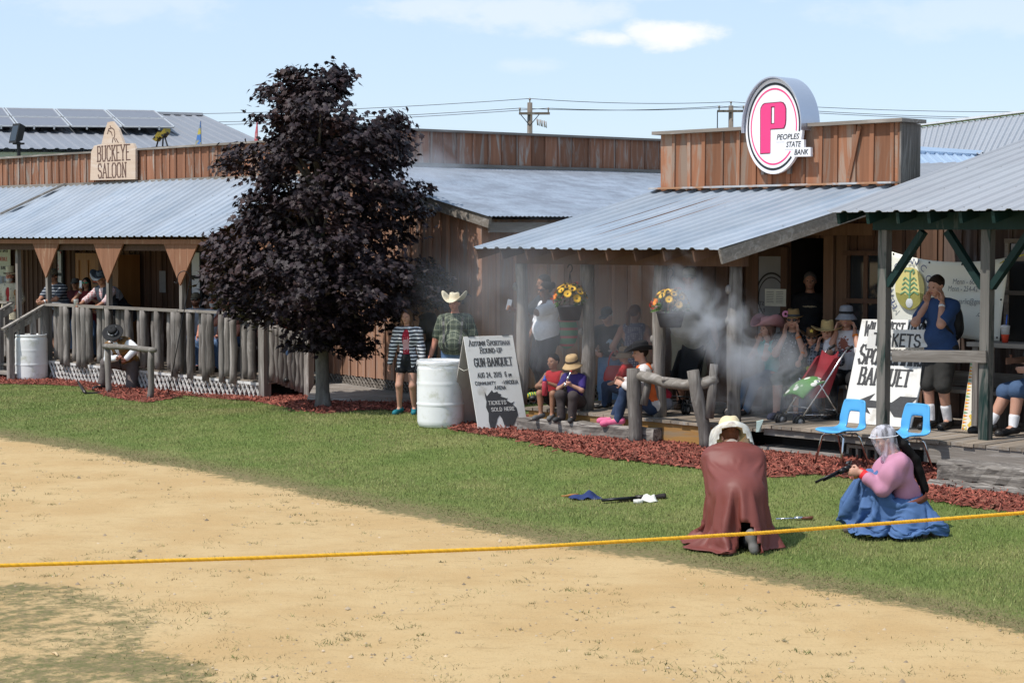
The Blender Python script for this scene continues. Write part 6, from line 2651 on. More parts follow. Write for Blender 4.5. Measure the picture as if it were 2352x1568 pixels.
def aframe():
 g = gz(1155, 985)
 A_, B_, C_ = gz(1100, 992), gz(1213, 985), gz(1032, 980)
 D_ = C_ + (B_ - A_)
 hL, hR = (A_ + C_) / 2, (B_ + D_) / 2
 hL.z = hR.z = A_.z + 1.22
 # make the hinge fall where the front board leans to
 S = empty('sandwich_board', (A_ + D_) / 2, 0, 'white folding sandwich board lettered GUN BANQUET beside the barrel', 'sign')
 X = (B_ - A_)
 wd = X.length
 X.normalize()
 Yv = (hL - A_)
 ht = Yv.length
 Yv.normalize()
 N = X.cross(Yv)
 if N.y > 0:
  N = -N
 m = MB()
 m.plate([(0, 0), (wd, 0), (wd, ht), (0, ht)], A_, X, Yv, -N, .014, tint=.5)
 m.build('front_board', M_SIGNW, S)
 Yb = (hL - C_).normalized()
 Nb = X.cross(Yb)
 if Nb.y < 0:
  Nb = -Nb
 m = MB()
 m.plate([(0, 0), (wd, 0), (wd, ht), (0, ht)], C_ + Nb * .016, X, Yb, -Nb, .014, tint=.5)
 m.build('back_board', material('shaded side of the board', (.42, .38, .35), .8, var=.1, ns=6), S)  # darker colour carries the shade of the inner side
 m = MB()
 for f in (.15, .85):
  m.tube([hL.lerp(hR, f) - X * .05 + ZV * .006, hL.lerp(hR, f) + X * .05 + ZV * .006], .008, 6)
 m.build('hinge', M_STEEL, S)
 m = MB()
 m.tube([A_ + Yv * ht * .66 + N * .003, (A_ + Yv * ht * .66).lerp(C_ + Yb * ht * .66, .5) - ZV * .03, C_ + Yb * ht * .66], .004, 5)
 m.build('cord', material('string', (.6, .57, .5), .8), S)
 O = A_ + N * .0015
 P = lambda u, v: O + X * (u * wd) + Yv * (v * ht)
 kw = dict(serif=True)
 m = MB()
 strokes(m, 'AUTUMN SPORTSMAN', P(.08, .905), X, Yv, N, .075, .14, width=wd * .84, small=.72, **kw)
 m.build('lettering', M_INK, S)
 m = MB()
 strokes(m, 'ROUND-UP', P(.28, .825), X, Yv, N, .075, .14, width=wd * .46, small=.78, **kw)
 m.build('lettering', M_INK, S)
 m = MB()
 strokes(m, 'GUN.BANQUET', P(.13, .685), X, Yv, N, .105, .15, width=wd * .78, **kw)
 m.build('lettering', M_INK, S)
 m = MB()
 strokes(m, 'AUG 24, 2019  6', P(.15, .567), X, Yv, N, .062, .125, width=wd * .60)
 m.build('lettering', M_INK, S)
 m = MB()
 strokes(m, 'pm', P(.78, .572), X, Yv, N, .05, .14, width=wd * .07)
 m.build('lettering', M_INK, S)
 m = MB()
 strokes(m, 'COMMUNITY', P(.08, .49), X, Yv, N, .045, .14, width=wd * .42, small=.85)
 m.build('lettering', M_INK, S)
 m = MB()
 strokes(m, '-VIROQUA', P(.62, .487), X, Yv, N, .052, .12, width=wd * .34, small=.9)
 m.build('lettering', M_INK, S)
 m = MB()
 strokes(m, 'ARENA', P(.45, .435), X, Yv, N, .05, .14, width=wd * .24, small=.85)
 m.build('lettering', M_INK, S)
 # horse head silhouette
 H = [(0.239, 0.412), (0.272, 0.367), (0.391, 0.429), (0.417, 0.401), (0.494, 0.412), (0.511, 0.391), (0.568, 0.381), (0.544, 0.359), (0.662, 0.335), (0.684, 0.342), (0.654, 0.312), (0.741, 0.284), (0.809, 0.298), (0.765, 0.27), (0.832, 0.231), (0.842, 0.154), (0.712, 0.046), (0.536, 0.042), (0.507, 0.126), (0.467, 0.163), (0.416, 0.13), (0.35, 0.052), (0.331, 0.024), (0.24, 0.042), (0.23, 0.105), (0.252, 0.189), (0.22, 0.251), (0.246, 0.312), (0.237, 0.356)]
 m = MB()
 m.plate([(u * wd, v * ht) for u, v in H], O, X, Yv, N, .0025, tint=.5)
 m.build('horse_head', M_INK, S)
 m = MB()
 strokes(m, 'TICKETS', P(.28, .275) + N * .003, X, Yv, N, .048, .13, width=wd * .37)
 m.build('white_lettering', M_SIGNW, S)
 m = MB()
 strokes(m, 'SOLD HERE', P(.32, .205) + N * .003, X, Yv, N, .048, .13, width=wd * .48)
 m.build('white_lettering', M_SIGNW, S)


aframe()


def saloon_sign():
 t = 20.12
 c = [pt(x, y, t) for x, y in ((207, 414), (311, 412), (311, 342), (306, 329), (284, 330), (272, 297), (258, 279), (247, 281), (240, 303), (233, 331), (216, 335), (209, 350))]
 S = empty('saloon_sign', W(*ST(c[0]), c[0].z), TH, 'cut wooden saloon sign on the parapet lettered BUCKEYE SALOON', 'sign')
 O = c[0]
 m = MB()
 m.plate([((p - O).dot(FV), (p - O).z) for p in c], O, FV, ZV, NF, -.05, tint=.5)
 m.build('board', wood('pale sign board', (.60, .47, .37), (.54, .41, .31), 0, (.64, .54, .46), .4, .1, 14), S)
 brown = material('routed brown letters', (.12, .065, .05), .8)
 w = (pt(298, 380, t) - pt(222, 380, t)).xy.length
 m = MB()
 h = (pt(222, 336, t) - pt(222, 370, t)).z
 a = pt(224, 371, t)
 strokes(m, 'BUCKEYE', a, FV, ZV, NF, h, .12, serif=True, width=w)
 a = pt(226, 409, t)
 h = (pt(226, 377, t) - pt(226, 409, t)).z
 strokes(m, 'SALOON', a, FV, ZV, NF, h, .12, serif=True, width=w * .88)
 m.build('lettering', brown, S)
 m = MB()      # burnt drawing of a bronco and a boot on the peak
 for L_ in ([(247, 308), (250, 296), (257, 294), (262, 298)], [(262, 298), (264, 308), (262, 318), (266, 326)], [(250, 300), (256, 304), (258, 312)], [(260, 316), (258, 328)], [(266, 318), (272, 328)], [(255, 294), (253, 289)]):
  for p, q in zip(L_[:-1], L_[1:]):
   m.beam(pt(*p, t) + NF * .003, pt(*q, t) + NF * .003, .02, .004, up=NF)
 m.build('burnt_drawing', brown, S)


saloon_sign()


def poster():
 t = 20.14
 a, b = pt(-40, 566, t), pt(25, 690, t)
 S = empty('schedule_poster', a, TH, 'cream event schedule board on the saloon wall at the far left edge', 'poster')
 w, h = (b - a).xy.length, a.z - b.z
 m = MB()
 m.plate([(0, 0), (w, 0), (w, -h), (0, -h)], a, FV, ZV, NF, -.015)
 m.build('board', material('cream board', (.50, .50, .40), .7, var=.05), S)
 m = MB()
 strokes(m, 'WEST DAYS', a + FV * w * .52 - ZV * h * .1, FV, ZV, NF, h * .07, .2, width=w * .4)
 strokes(m, 'SUNDAY', a + FV * w * .66 - ZV * h * .42, FV, ZV, NF, h * .05, .2, width=w * .28)
 m.build('lettering', M_INK, S)
 m = MB()
 strokes(m, 'SCHEDULE', a + FV * w * .5 - ZV * h * .26, FV, ZV, NF, h * .06, .2, width=w * .4)
 m.build('red_lettering', material('red ink', (.4, .04, .03), .7), S)
 m = MB()
 m.plate([(w * .62, -h * .55), (w * .84, -h * .55), (w * .84, -h * .95), (w * .62, -h * .95)], a, FV, ZV, NF, .003)
 m.build('picture', material('small picture', (.30, .33, .42), .6, var=.3, ns=4, col2=(.12, .09, .06), m2=(2, .5, .1)), S)


poster()


def banner():
 t = 18.55
 px = [(2052, 577), (2186, 594), (2317, 590), (2296, 775), (2052, 745)]
 tl, tr_ = pt(2046, 577, t), pt(2317, 590, t)
 bl, br = pt(2050, 760, t), pt(2298, 785, t)
 S = empty('hanging_banner', W(*ST(tl), tl.z), TH, 'cream vinyl banner for organic garlic hung behind the man with the backpack', 'banner')
 nx, ny = 28, 14

 def P(u, v):
  p = tl.lerp(tr_, u).lerp(bl.lerp(br, u), v)
  sag = -.09 * 4 * u * (1 - u) * (1 - v) + .0
  return p + ZV * sag + NF * (.03 * math.sin(u * 9) * v + .02 * math.sin(u * 5 + v * 4))
 vs = [P(i / nx, j / ny) for j in range(ny + 1) for i in range(nx + 1)]
 fs = [(j * (nx + 1) + i, j * (nx + 1) + i + 1, (j + 1) * (nx + 1) + i + 1, (j + 1) * (nx + 1) + i) for j in range(ny) for i in range(nx)]
 o = meshobj('vinyl_sheet', np.array([tuple(v) for v in vs]), fs, material('cream vinyl', (.80, .80, .71), .45, var=.04, ns=3, trans=0), S, True)
 o.modifiers.new('thickness', 'SOLIDIFY').thickness = .004
 q = lambda x, y: pt(x, y, t) + NF * .05
 olive = material('banner print', (.10, .12, .22), .6)
 c = q(2095, 662)
 a, b = (q(2128, 662) - q(2061, 662)).xy.length / 2, (q(2095, 615) - q(2095, 712)).z / 2
 m = MB()
 A = np.linspace(0, 2 * math.pi, 40, endpoint=False)
 el = [(a * math.cos(x), b * math.sin(x)) for x in A]
 m.plate([p for p in el], c, FV, ZV, NF, .002, tint=.5)
 m.build('emblem_sun', material('emblem yellow', (.64, .56, .22), .6, var=.1, ns=2), S)
 m = MB()
 low = [p for p in el if p[1] < -b * .25]
 low.sort(key=lambda p: p[0])
 hill = [(low[-1][0], -b * .25), (a * .3, -b * .12), (-a * .2, -b * .3), (low[0][0], -b * .2)]
 m.plate(low + hill, c, FV, ZV, NF, .004, tint=.5)
 m.build('emblem_field', material('emblem field', (.28, .26, .07), .6, var=.3, ns=9), S)
 m = MB()
 gx = material('emblem plant', (.14, .30, .17), .6)

 def line(pl, w=.018):
  for p, r in zip(pl[:-1], pl[1:]):
   m.beam(c + FV * p[0] * a + ZV * p[1] * b + NF * .008, c + FV * r[0] * a + ZV * r[1] * b + NF * .008, w, .004, up=NF)
 line([(0, -.6), (.02, .2), (.05, .8), (.25, .9), (.32, .75), (.2, .7)])
 for k, v in enumerate((-.25, -.02, .2, .42)):
  for sg in (-1, 1):
   line([(0, v - .08), (sg * .3, v + .1), (sg * (.62 - .06 * k), v - .03)], .014)
 line([(.05, .82), (-.3, .86), (-.35, .78)], .012)
 m.build('emblem_plant', gx, S)
 m = MB()
 m.ball(c - ZV * b * .7 + NF * .006, (.05, .01, .06), 10, 6, R=Matrix.Rotation(TH, 3, 'Z'))
 m.build('emblem_bulb', material('garlic white', (.55, .58, .60), .6), S)
 # circle of letters
 txt, a0, a1 = "MENN'S ORGANIC GARLIC", 222, -42
 ch = [x for x in txt]
 for i, x in enumerate(ch):
  if x == ' ':
   continue
  an = math.radians(a0 + (a1 - a0) * i / (len(ch) - 1))
  pos = c + FV * a * 1.2 * math.cos(an) + ZV * b * 1.14 * math.sin(an)
  up = (FV * math.cos(an) * a + ZV * math.sin(an) * b).normalized()
  rt = (FV * up.z - ZV * up.dot(FV))
  rt = (FV * math.sin(an) * a - ZV * math.cos(an) * b).normalized()
  up2 = NF.cross(rt)
  if up2.dot(up) < 0:
   up2 = -up2
  font(x, .115, pos - rt * .035 + NF * .003, rt, up2, NF, olive, S)
 grey = material('banner grey print', (.14, .14, .15), .6)
 for (tx, x, y, sz, xr) in (('Rick Menn - 608-6  -  58'[5:], 2193, 652, .09, 2291), ('Menn - 254-42', 2182, 668, .09, 2250), ('m', 2144, 694, .09, None), ('garlic@gmail.com', 2206, 697, .09, 2290), ('.com', 2246, 726, .09, None)):
  p = q(x, y)
  w = (q(xr, y) - p).xy.length if xr else None
  font(tx, sz, p, FV, ZV, NF, grey, S, width=w, shear=.2)
 m = MB()
 for (u, v) in ((.03, .02), (.35, .03), (.62, .03), (.97, .02), (.98, .5), (.98, .95)):
  m.ball(P(u, v) + NF * .006, .012, 8, 5)
 m.build('grommet', M_BLACK, S)
 # yellow cord tying its corner
 m = MB()
 e = pt(2400, 580, 18.4)
 m.tube([P(.985, .02), P(.93, .06) + NF * .02, P(.985, .02), P(1, 0).lerp(e, .5) + ZV * .01, e], .009, 6)
 m.tube([P(.985, .02), P(.95, .12) + NF * .02], .007, 6)
 tag(m.build('yellow_cord', material('yellow cord', (.62, .58, .08), .7), None, True), 'thin yellow cord tying the banner corner to the right', 'cord')


banner()


def ticket_signs():
 # tall arrow board leaning on the wall
 t = 18.3
 tl, tr_, bl, br = pt(1980, 733, t - .08), pt(2152, 735, t - .08), pt(1933, 960, t - .5), pt(2092, 962, t - .5)
 bl.z = br.z = ZD2 + .005
 S = empty('arrow_sign', W(*ST(bl), ZD2), TH, 'tall white board with a black arrow leaning behind the green post', 'sign')
 X = (br - bl).normalized()
 N = NF.copy()
 P = lambda u, v: bl.lerp(br, u).lerp(tl.lerp(tr_, u), v)
 q = [P(0, 0), P(1, 0), P(1, 1), P(0, 1)]
 m = MB()
 m.hexa([p - NF * .02 for p in q], q, tint=.5)
 m.build('board', M_SIGNW, S)
 Xv = (P(1, .5) - P(0, .5))
 wd = Xv.length
 Xv.normalize()
 Yv = (P(.5, 1) - P(.5, 0))
 ht = Yv.length
 Yv.normalize()
 m = MB()
 f = NF * .002
 strokes(m, 'WILD WEST DAYS', P(.07, .845) + f, Xv, Yv, N, .17, .13, width=wd * .86, small=.92)
 strokes(m, 'SPORTSMANS', P(.07, .575) + f, Xv, Yv, N, .22, .15, width=wd * .9, small=.78, serif=True)
 strokes(m, 'BANQUET', P(.13, .375) + f, Xv, Yv, N, .2, .16, width=wd * .72, small=.95, serif=True)
 m.build('lettering', M_INK, S)
 arrow = [(.0, .175), (.34, .285), (.28, .22), (.60, .205), (.70, .265), (.94, .26), (.84, .18), (.90, .07), (.68, .075), (.58, .15), (.27, .15), (.34, .09)]
 m = MB()
 m.plate([((P(u + .05, v) - P(0, 0)).dot(Xv), (P(u + .05, v) - P(0, 0)).dot(Yv)) for u, v in arrow], P(0, 0) + f, Xv, Yv, N, .003, tint=.5)
 m.build('arrow', M_INK, S)
 # smaller board hung over it
 t2 = 17.9
 q = [pt(1990, 800, t2), pt(2128, 797, t2), pt(2149, 757, t2), pt(1996, 757, t2)]
 K = empty('tickets_sign', q[0], TH, 'small slanting white board lettered TICKETS hung on the taller arrow board', 'sign')
 m = MB()
 m.hexa([p - NF * .018 for p in q], q, tint=.5)
 m.build('board', M_SIGNW, K)
 m = MB()
 a = q[0].lerp(q[1], .12) + ZV * .04 + NF * .002
 strokes(m, 'TICKETS', a, FV, ZV, N, (q[3].z - q[0].z) * .62, .15, width=(q[1] - q[0]).xy.length * .8, slant=.12)
 m.build('lettering', M_INK, K)
 m = MB()
 m.tube([q[2] - FV * .08, pt(2150, 726, t2)], .003, 4)
 m.build('string', M_INK, K)
 # creations sign
 t3 = 18.1
 bl, br, tl, tr_ = pt(2208, 976, t3 - .1), pt(2256, 978, t3 - .1), pt(2234, 796, t3 + .1), pt(2282, 799, t3 + .1)
 bl.z = br.z = ZD2 + .006
 C = empty('creations_sign', W(*ST(bl), ZD2), TH, 'narrow upright white sign with orange and yellow triangle border behind the post', 'sign')
 P = lambda u, v: bl.lerp(br, u).lerp(tl.lerp(tr_, u), v)
 q = [P(0, 0), P(1, 0), P(1, 1), P(0, 1)]
 m = MB()
 m.hexa([p - NF * .015 for p in q], q, tint=.5)
 m.build('board', material('warm white board', (.72, .68, .58), .6), C)
 X = (P(1, 0) - P(0, 0))
 wd = X.length
 X.normalize()
 Y = P(0, 1) - P(0, 0)
 ht = Y.length
 Y.normalize()
 cols = [material('orange border', (.75, .25, .03), .6), material('yellow border', (.72, .5, .08), .6), material('green border', (.2, .4, .2), .6)]
 ms = [MB(), MB(), MB()]
 n = 26
 for k in range(n):
  v0, v1 = ht * k / n, ht * (k + 1) / n
  for (x0, x1) in ((0.006, .055), (wd - .006, wd - .055)):
   ms[k % 2 if k % 5 else 2].plate([(x0, v0 + .004), (x1, (v0 + v1) / 2), (x0, v1 - .004)], q[0] + NF * .001, X, Y, N, .003)
 for k in range(7):
  u0, u1 = wd * k / 7, wd * (k + 1) / 7
  for (y0, y1) in ((.006, .05), (ht - .006, ht - .05)):
   ms[k % 2].plate([(u0 + .003, y0), ((u0 + u1) / 2, y1), (u1 - .003, y0)], q[0] + NF * .001, X, Y, N, .003)
 for mm, cc, nm in zip(ms, cols, ('orange_border', 'yellow_border', 'green_border')):
  mm.build(nm, cc, C)
 teal = material('teal lettering', (.10, .32, .34), .6)
 font('CREATIONS', .17, P(.36, .73) + NF * .002, -Y, X, NF, teal, C, width=ht * .52)
 font('BASKET', .17, P(.66, .73) + NF * .002, -Y, X, NF, teal, C, width=ht * .5)
 m = MB()
 c = P(.5, .12) + NF * .004
 for k in range(4):
  an = math.pi / 4 + k * math.pi / 2
  m.beam(c, c + X * math.cos(an) * .07 + Y * math.sin(an) * .09, .035, .003, up=NF)
 m.build('star_motif', cols[1], C)


ticket_signs()


def hitching(posts, rail, rr_, lab, fork=False):
 p0 = gz(*posts[0][:2])
 H = empty('hitching_rail', p0, 0, lab, 'hitching rail', 'log hitching rails')
 for i, (x, y, xt, yt, r) in enumerate(posts):
  b = gz(x, y)
  top = dep(xt, yt, b.y)
  m = MB()
  pts = [b - ZV * .03, b.lerp(top, .3) + Vector((.02 * i, 0, 0)), b.lerp(top, .65), top]
  m.tube([pts[0], pts[0].lerp(pts[1], .5), pts[1], pts[1].lerp(pts[2], .5), pts[2], pts[2].lerp(pts[3], .5), pts[3]], [r * 1.08, r, r * .98, r, r * 1.05, r, r * .95], 14, wob=.06)
  m.build('post', W_GREY, H, True)
 ys = [gz(*p[:2]).y for p in posts]
 pts = [dep(x, y, ys[0] + (ys[-1] - ys[0]) * f) for (x, y, f) in rail]
 rad = [rr_ * (1 + .12 * math.sin(i * 2.1)) for i in range(len(pts))]
 m = MB()
 m.tube(pts, rad, 12, wob=.09)
 m.build('rail', W_GREYX, H, True)
 return H, ys


hitching([(250, 903, 247, 800, .055), (344, 918, 347, 806, .055)], [(240, 795, 0), (262, 796, .2), (290, 797, .5), (315, 800, .75), (340, 803, .95), (356, 804, 1.1)], .048, 'small grey log hitching rail in front of the kneeling gunman')
H2, ys = hitching([(1461, 1020, 1455, 846, .085), (1622, 1034, 1592, 850, .075)], [(1462, 862, 0), (1500, 868, .25), (1530, 880, .45), (1575, 884, .75), (1620, 880, 1.0), (1646, 868, 1.1)], .062, 'big crooked log hitching rail before the bank boardwalk')
for (x0, y0, x1, y1, r, f) in ((1478, 930, 1492, 848, .05, .1), (1628, 960, 1640, 836, .06, 1.05), (1520, 870, 1565, 874, .03, .5)):
 m = MB()
 yy = ys[0] + (ys[1] - ys[0]) * f
 a, b = dep(x0, y0, yy), dep(x1, y1, yy)
 m.tube([a, a.lerp(b, .5) + Vector((.01, 0, 0)), b], [r, r * .9, r * .8], 10, wob=.07)
 m.build('branch_stub', W_GREY, H2, True)


def square_log(corners, z0, z1, depth, lab, name='timber_step', wmat=None, group=None):
 a, b = corners
 m = MB()
 D = (b - a)
 D.z = 0
 Ln = D.length
 D.normalize()
 n = 26
 B_ = Vector((-D.y, D.x, 0))
 vs, fs = [], []
 for i in range(n + 1):
  p = a + D * (Ln * i / n)
  p.z = 0
  j = lambda k: .008 * math.sin(i * 1.3 + k * 2) + random.uniform(-.006, .006)
  ring = [(0, 0), (0, .5), (0, .85), (.02, .97), (.08, 1), (.5, 1.0), (.9, 1), (1, .93), (1, 0)]
  for k, (u, v) in enumerate(ring):
   vs.append(p + B_ * (u * depth + j(k)) + ZV * (z0 + (z1 - z0) * v + j(k + 3)))
 r = 9
 for i in range(n):
  for k in range(r):
   fs.append((i * r + k, i * r + (k + 1) % r, (i + 1) * r + (k + 1) % r, (i + 1) * r + k))
 fs.append(tuple(range(r)))
 fs.append(tuple(n * r + k for k in range(r - 1, -1, -1)))
 m.add(vs, fs)
 o = m.build(name, wmat or W_TIE, None, False)
 an = math.atan2(D.y, D.x)
 o.data.transform(Matrix.Rotation(-an, 4, 'Z'))
 o.rotation_euler = (0, 0, an)
 return tag(o, lab, 'log' if 'log' in name else 'timber', group)


a, b = gz(1187, 993), gz(1500, 1022)
square_log((a, b), .16, .395, .2, 'long squared grey log lying on the mulch under the seated children', 'squared_log', W_TIE)
a, b = gz(2130, 1121), gz(2480, 1160)
square_log((a, b), .13, .27, .42, 'lower cracked timber step at the right edge', group='timber steps at the shop')
a2, b2 = W(ST(a)[0] - .02, ST(a)[1] + .2), W(ST(b)[0], ST(b)[1] + .24)
square_log((a2, b2), .272, .455, .4, 'upper cracked timber step against the shop deck', group='timber steps at the shop')


def stoop():
 S = empty('wooden_stoop', gz(1850, 1048), TH, 'two low plank steps before the bank boardwalk', 'steps')
 for (x0, y0, x1, z, d_, nm) in ((1757, 989, 1935, .42, .3, 0), (1735, 1023, 1935, .285, .33, 1)):
  a = onz(x0, y0, z)
  s0, t0 = ST(a)
  s1 = sx(x1, t0, z)
  for k in range(2):
   m = MB(True)
   m.box(s0 + random.uniform(-.02, .02), s1, t0 + k * d_ / 2 + .003, t0 + (k + 1) * d_ / 2 - .003, z - .04, z)
   m.build('tread', W_GREYX, S)
  for u in (.08, .32, .62, .9):
   m = MB(True)
   s = s0 + (s1 - s0) * u
   m.box(s, s + .09, t0 + .04, t0 + d_ - .03, .16, z - .041)
   m.build('leg', W_GREY, S)
 # hollow concrete block beside it
 p = gz(1985, 1060)
 s0, t0 = ST(p)
 B = empty('concrete_block', p, TH, 'hollow concrete block under the stoop behind the blue chairs', 'block')
 m = MB(True)
 z0 = p.z
 for k in range(4):
  x = s0 - .2 + k * .126
  m.box(x, x + .03, t0 - .06, t0 + .12, z0, z0 + .15)
 m.box(s0 - .2, s0 + .208, t0 - .06, t0 + .12, z0 + .151, z0 + .19)
 m.build('shell', material('rough concrete', (.30, .27, .23), .9, var=.2, ns=40, bump=.5), B)
 m = MB(True)
 m.box(s0 - .168, s0 + .17, t0 + .0, t0 + .02, z0, z0 + .149)
 m.build('hollow_shade', M_SHADE, B)  # black sheet painted as the shade inside the block's hollows


stoop()


def chair(px, py, yaw, lab):
 """moulded school chair; local +y is the way it faces"""
 p = gz(px, py)
 C = empty('school_chair', p, R_(yaw), lab, 'chair', 'blue school chairs on the mulch')
 Mx = WM[C.name]
 blue = material('blue moulded plastic', (.085, .36, .66), .32, var=.03, ns=5, spec=.5)
 # shell: profile from front edge of the seat to the top of the back
 prof = [(.21, .405), (.19, .422), (.1, .425), (-.02, .415), (-.1, .415), (-.155, .435), (-.185, .48), (-.2, .54), (-.215, .62), (-.23, .70), (-.238, .745), (-.236, .76)]
 nu = 14
 vs, fs = [], []
 for i, (y, z) in enumerate(prof):
  w = (.19, .205, .21, .205, .205, .21, .205, .20, .19, .178, .165, .14)[i]
  for k in range(nu + 1):
   u = -1 + 2 * k / nu
   vs.append(Mx @ Vector((u * w, y + .035 * u * u * (i > 6), z + .018 * u * u * (i < 6))))
 for i in range(len(prof) - 1):
  for k in range(nu):
   if i in (5, 6, 7) and 4 <= k <= 9:
    continue
   fs.append((i * (nu + 1) + k, i * (nu + 1) + k + 1, (i + 1) * (nu + 1) + k + 1, (i + 1) * (nu + 1) + k))
 o = meshobj('seat_shell', np.array([tuple(v) for v in vs]), fs, blue, C, True)
 o.modifiers.new('thickness', 'SOLIDIFY').thickness = .02
 sb = o.modifiers.new('round', 'SUBSURF')
 sb.levels = sb.render_levels = 1
 for sx_ in (-1, 1):
  for (y0, y1) in ((.12, .21), (-.1, -.23)):
   m = MB()
   m.tube([Mx @ Vector(q) for q in ((sx_ * .04, y0, .395), (sx_ * .13, y0, .39), (sx_ * .165, y0 + (y1 - y0) * .1, .36), (sx_ * .2, y1, .02))], .0125, 10)
   l = m.build('leg', M_CHROME, C, True)
   m = MB()
   m.tube([Mx @ Vector((sx_ * .1995, y1 * .998, .03)), Mx @ Vector((sx_ * .201, y1 * 1.002, .0))], .016, 8)
   m.build('foot_glide', M_STEEL, l, True)
 m = MB()
 for sx_ in (-1, 1):
  m.tube([Mx @ Vector((sx_ * .1, .13, .4)), Mx @ Vector((sx_ * .1, -.12, .4))], .011, 8)
 m.build('under_frame', M_CHROME, C, True)


chair(1932, 1078, 124, 'blue plastic chair with chrome legs, empty, left of the woman in pink')
chair(2078, 1092, 128, 'blue plastic chair mostly hidden behind the woman in pink')


def flower_basket(px, pyb, t, lab, sc_=1.):
 p = pt(px, pyb, t)
 B = empty('flower_basket', p, 0, lab, 'flower basket', 'hanging flower baskets on the bank porch')
 m = MB()
 r = .17 * sc_
 m.lathe([(.11 * sc_, 0), (.125 * sc_, .01), (r * .96, .17), (r, .175), (r, .195), (r * .93, .195), (r * .9, .15), (.1 * sc_, .02)], p, 26)
 m.build('pot', material('dark plastic pot', (.045, .038, .045), .6, var=.1), B, True)
 top = p + ZV * .62
 m = MB()
 for k in range(3):
  a = k * 2.09 + .5
  m.tube([p + ZV * .19 + Vector((math.cos(a), math.sin(a), 0)) * r * .95, p + ZV * .42 + Vector((math.cos(a), math.sin(a), 0)) * .03, top], .004, 5)
 m.tube([top + Vector((.03 * math.sin(x), 0, .05 - .05 * math.cos(x))) for x in np.linspace(0, 4.6, 12)] , .007, 6)
 m.build('hanger', M_STEEL, B, True)
 leafm = material('basket leaf', (.05, .10, .02), .6, var=.3, tint=.4)
 yel, ora, redm, brn = material('yellow petals', (.72, .42, .02), .7, tint=.15), material('orange petals', (.70, .20, .02), .7, tint=.2), material('coral petals', (.58, .075, .05), .7, tint=.25), material('flower eye', (.05, .025, .01), .9)
 c0 = p + ZV * .24
 rr = random.Random(px)
 m = MB()
 for _ in range(110):
  a, e = rr.uniform(0, 6.28), rr.uniform(-.2, 1.4)
  d = Vector((math.cos(a) * math.cos(e), math.sin(a) * math.cos(e), math.sin(e)))
  q = c0 + Vector((d.x * .2, d.y * .2, d.z * .2)) * rr.uniform(.6, 1.1)
  s_ = d.orthogonal().normalized() * .022
  m.add([q - s_, q + d * .05 + ZV * .01, q + s_, q + d * .07 - ZV * .02], [(0, 1, 2), (0, 2, 3)], rr.random())
 m.build('foliage', leafm, B)
 k = 0
 for i in range(26):
  a = i * 2.4 + .3
  e = .05 + 1.25 * (i / 26) ** .8
  d = Vector((math.cos(a) * math.cos(e), math.sin(a) * math.cos(e), math.sin(e)))
  q = c0 + Vector((d.x * .215, d.y * .215, d.z * .22))
  kind = (0, 2, 1, 0, 3)[i % 5]
  R = d.to_track_quat('Z', 'Y').to_matrix()
  m = MB()
  rad = rr.uniform(.045, .062) * (1.3 if kind == 2 else 1)
  if kind in (0, 1, 3):
   n = 13
   for lay in (0, 1):
    for j in range(n):
     an = 2 * math.pi * (j + lay * .5) / n
     u = R @ Vector((math.cos(an), math.sin(an), .25 + .2 * lay))
     s_ = R @ Vector((-math.sin(an), math.cos(an), 0)) * rad * .2
     m.add([q + u * rad * .2 - s_ * .5, q + u * rad * .6 - s_, q + u * rad * (1 - .12 * lay), q + u * rad * .6 + s_, q + u * rad * .2 + s_ * .5], [(0, 1, 2, 3, 4)], rr.random())
   fl = m.build('bloom', (yel, yel, ora, ora)[kind], B)
   if kind == 0:
    m = MB()
    m.ball(q + d * .012, (.018, .018, .018), 8, 5)
    m.build('bloom_eye', brn, fl, True)
  else:
   for j in range(60):
    v = Vector((rr.gauss(0, 1), rr.gauss(0, 1), rr.gauss(0, 1))).normalized()
    if v.dot(d) < -.3:
     continue
    s_ = v.orthogonal().normalized() * .011
    w = v.cross(s_).normalized() * .008
    m.add([q + v * rad * .55 - s_, q + v * rad * .8 + w, q + v * rad * .6 + s_, q + v * rad * .8 - w], [(0, 1, 2, 3)], rr.random())
   m.build('bloom', redm, B)
 return B


flower_basket(1309, 736, 16.98, 'hanging basket of yellow and coral flowers beside the second log post')
flower_basket(1540, 752, 16.98, 'hanging basket of flowers seen through the gun smoke', 1.05)


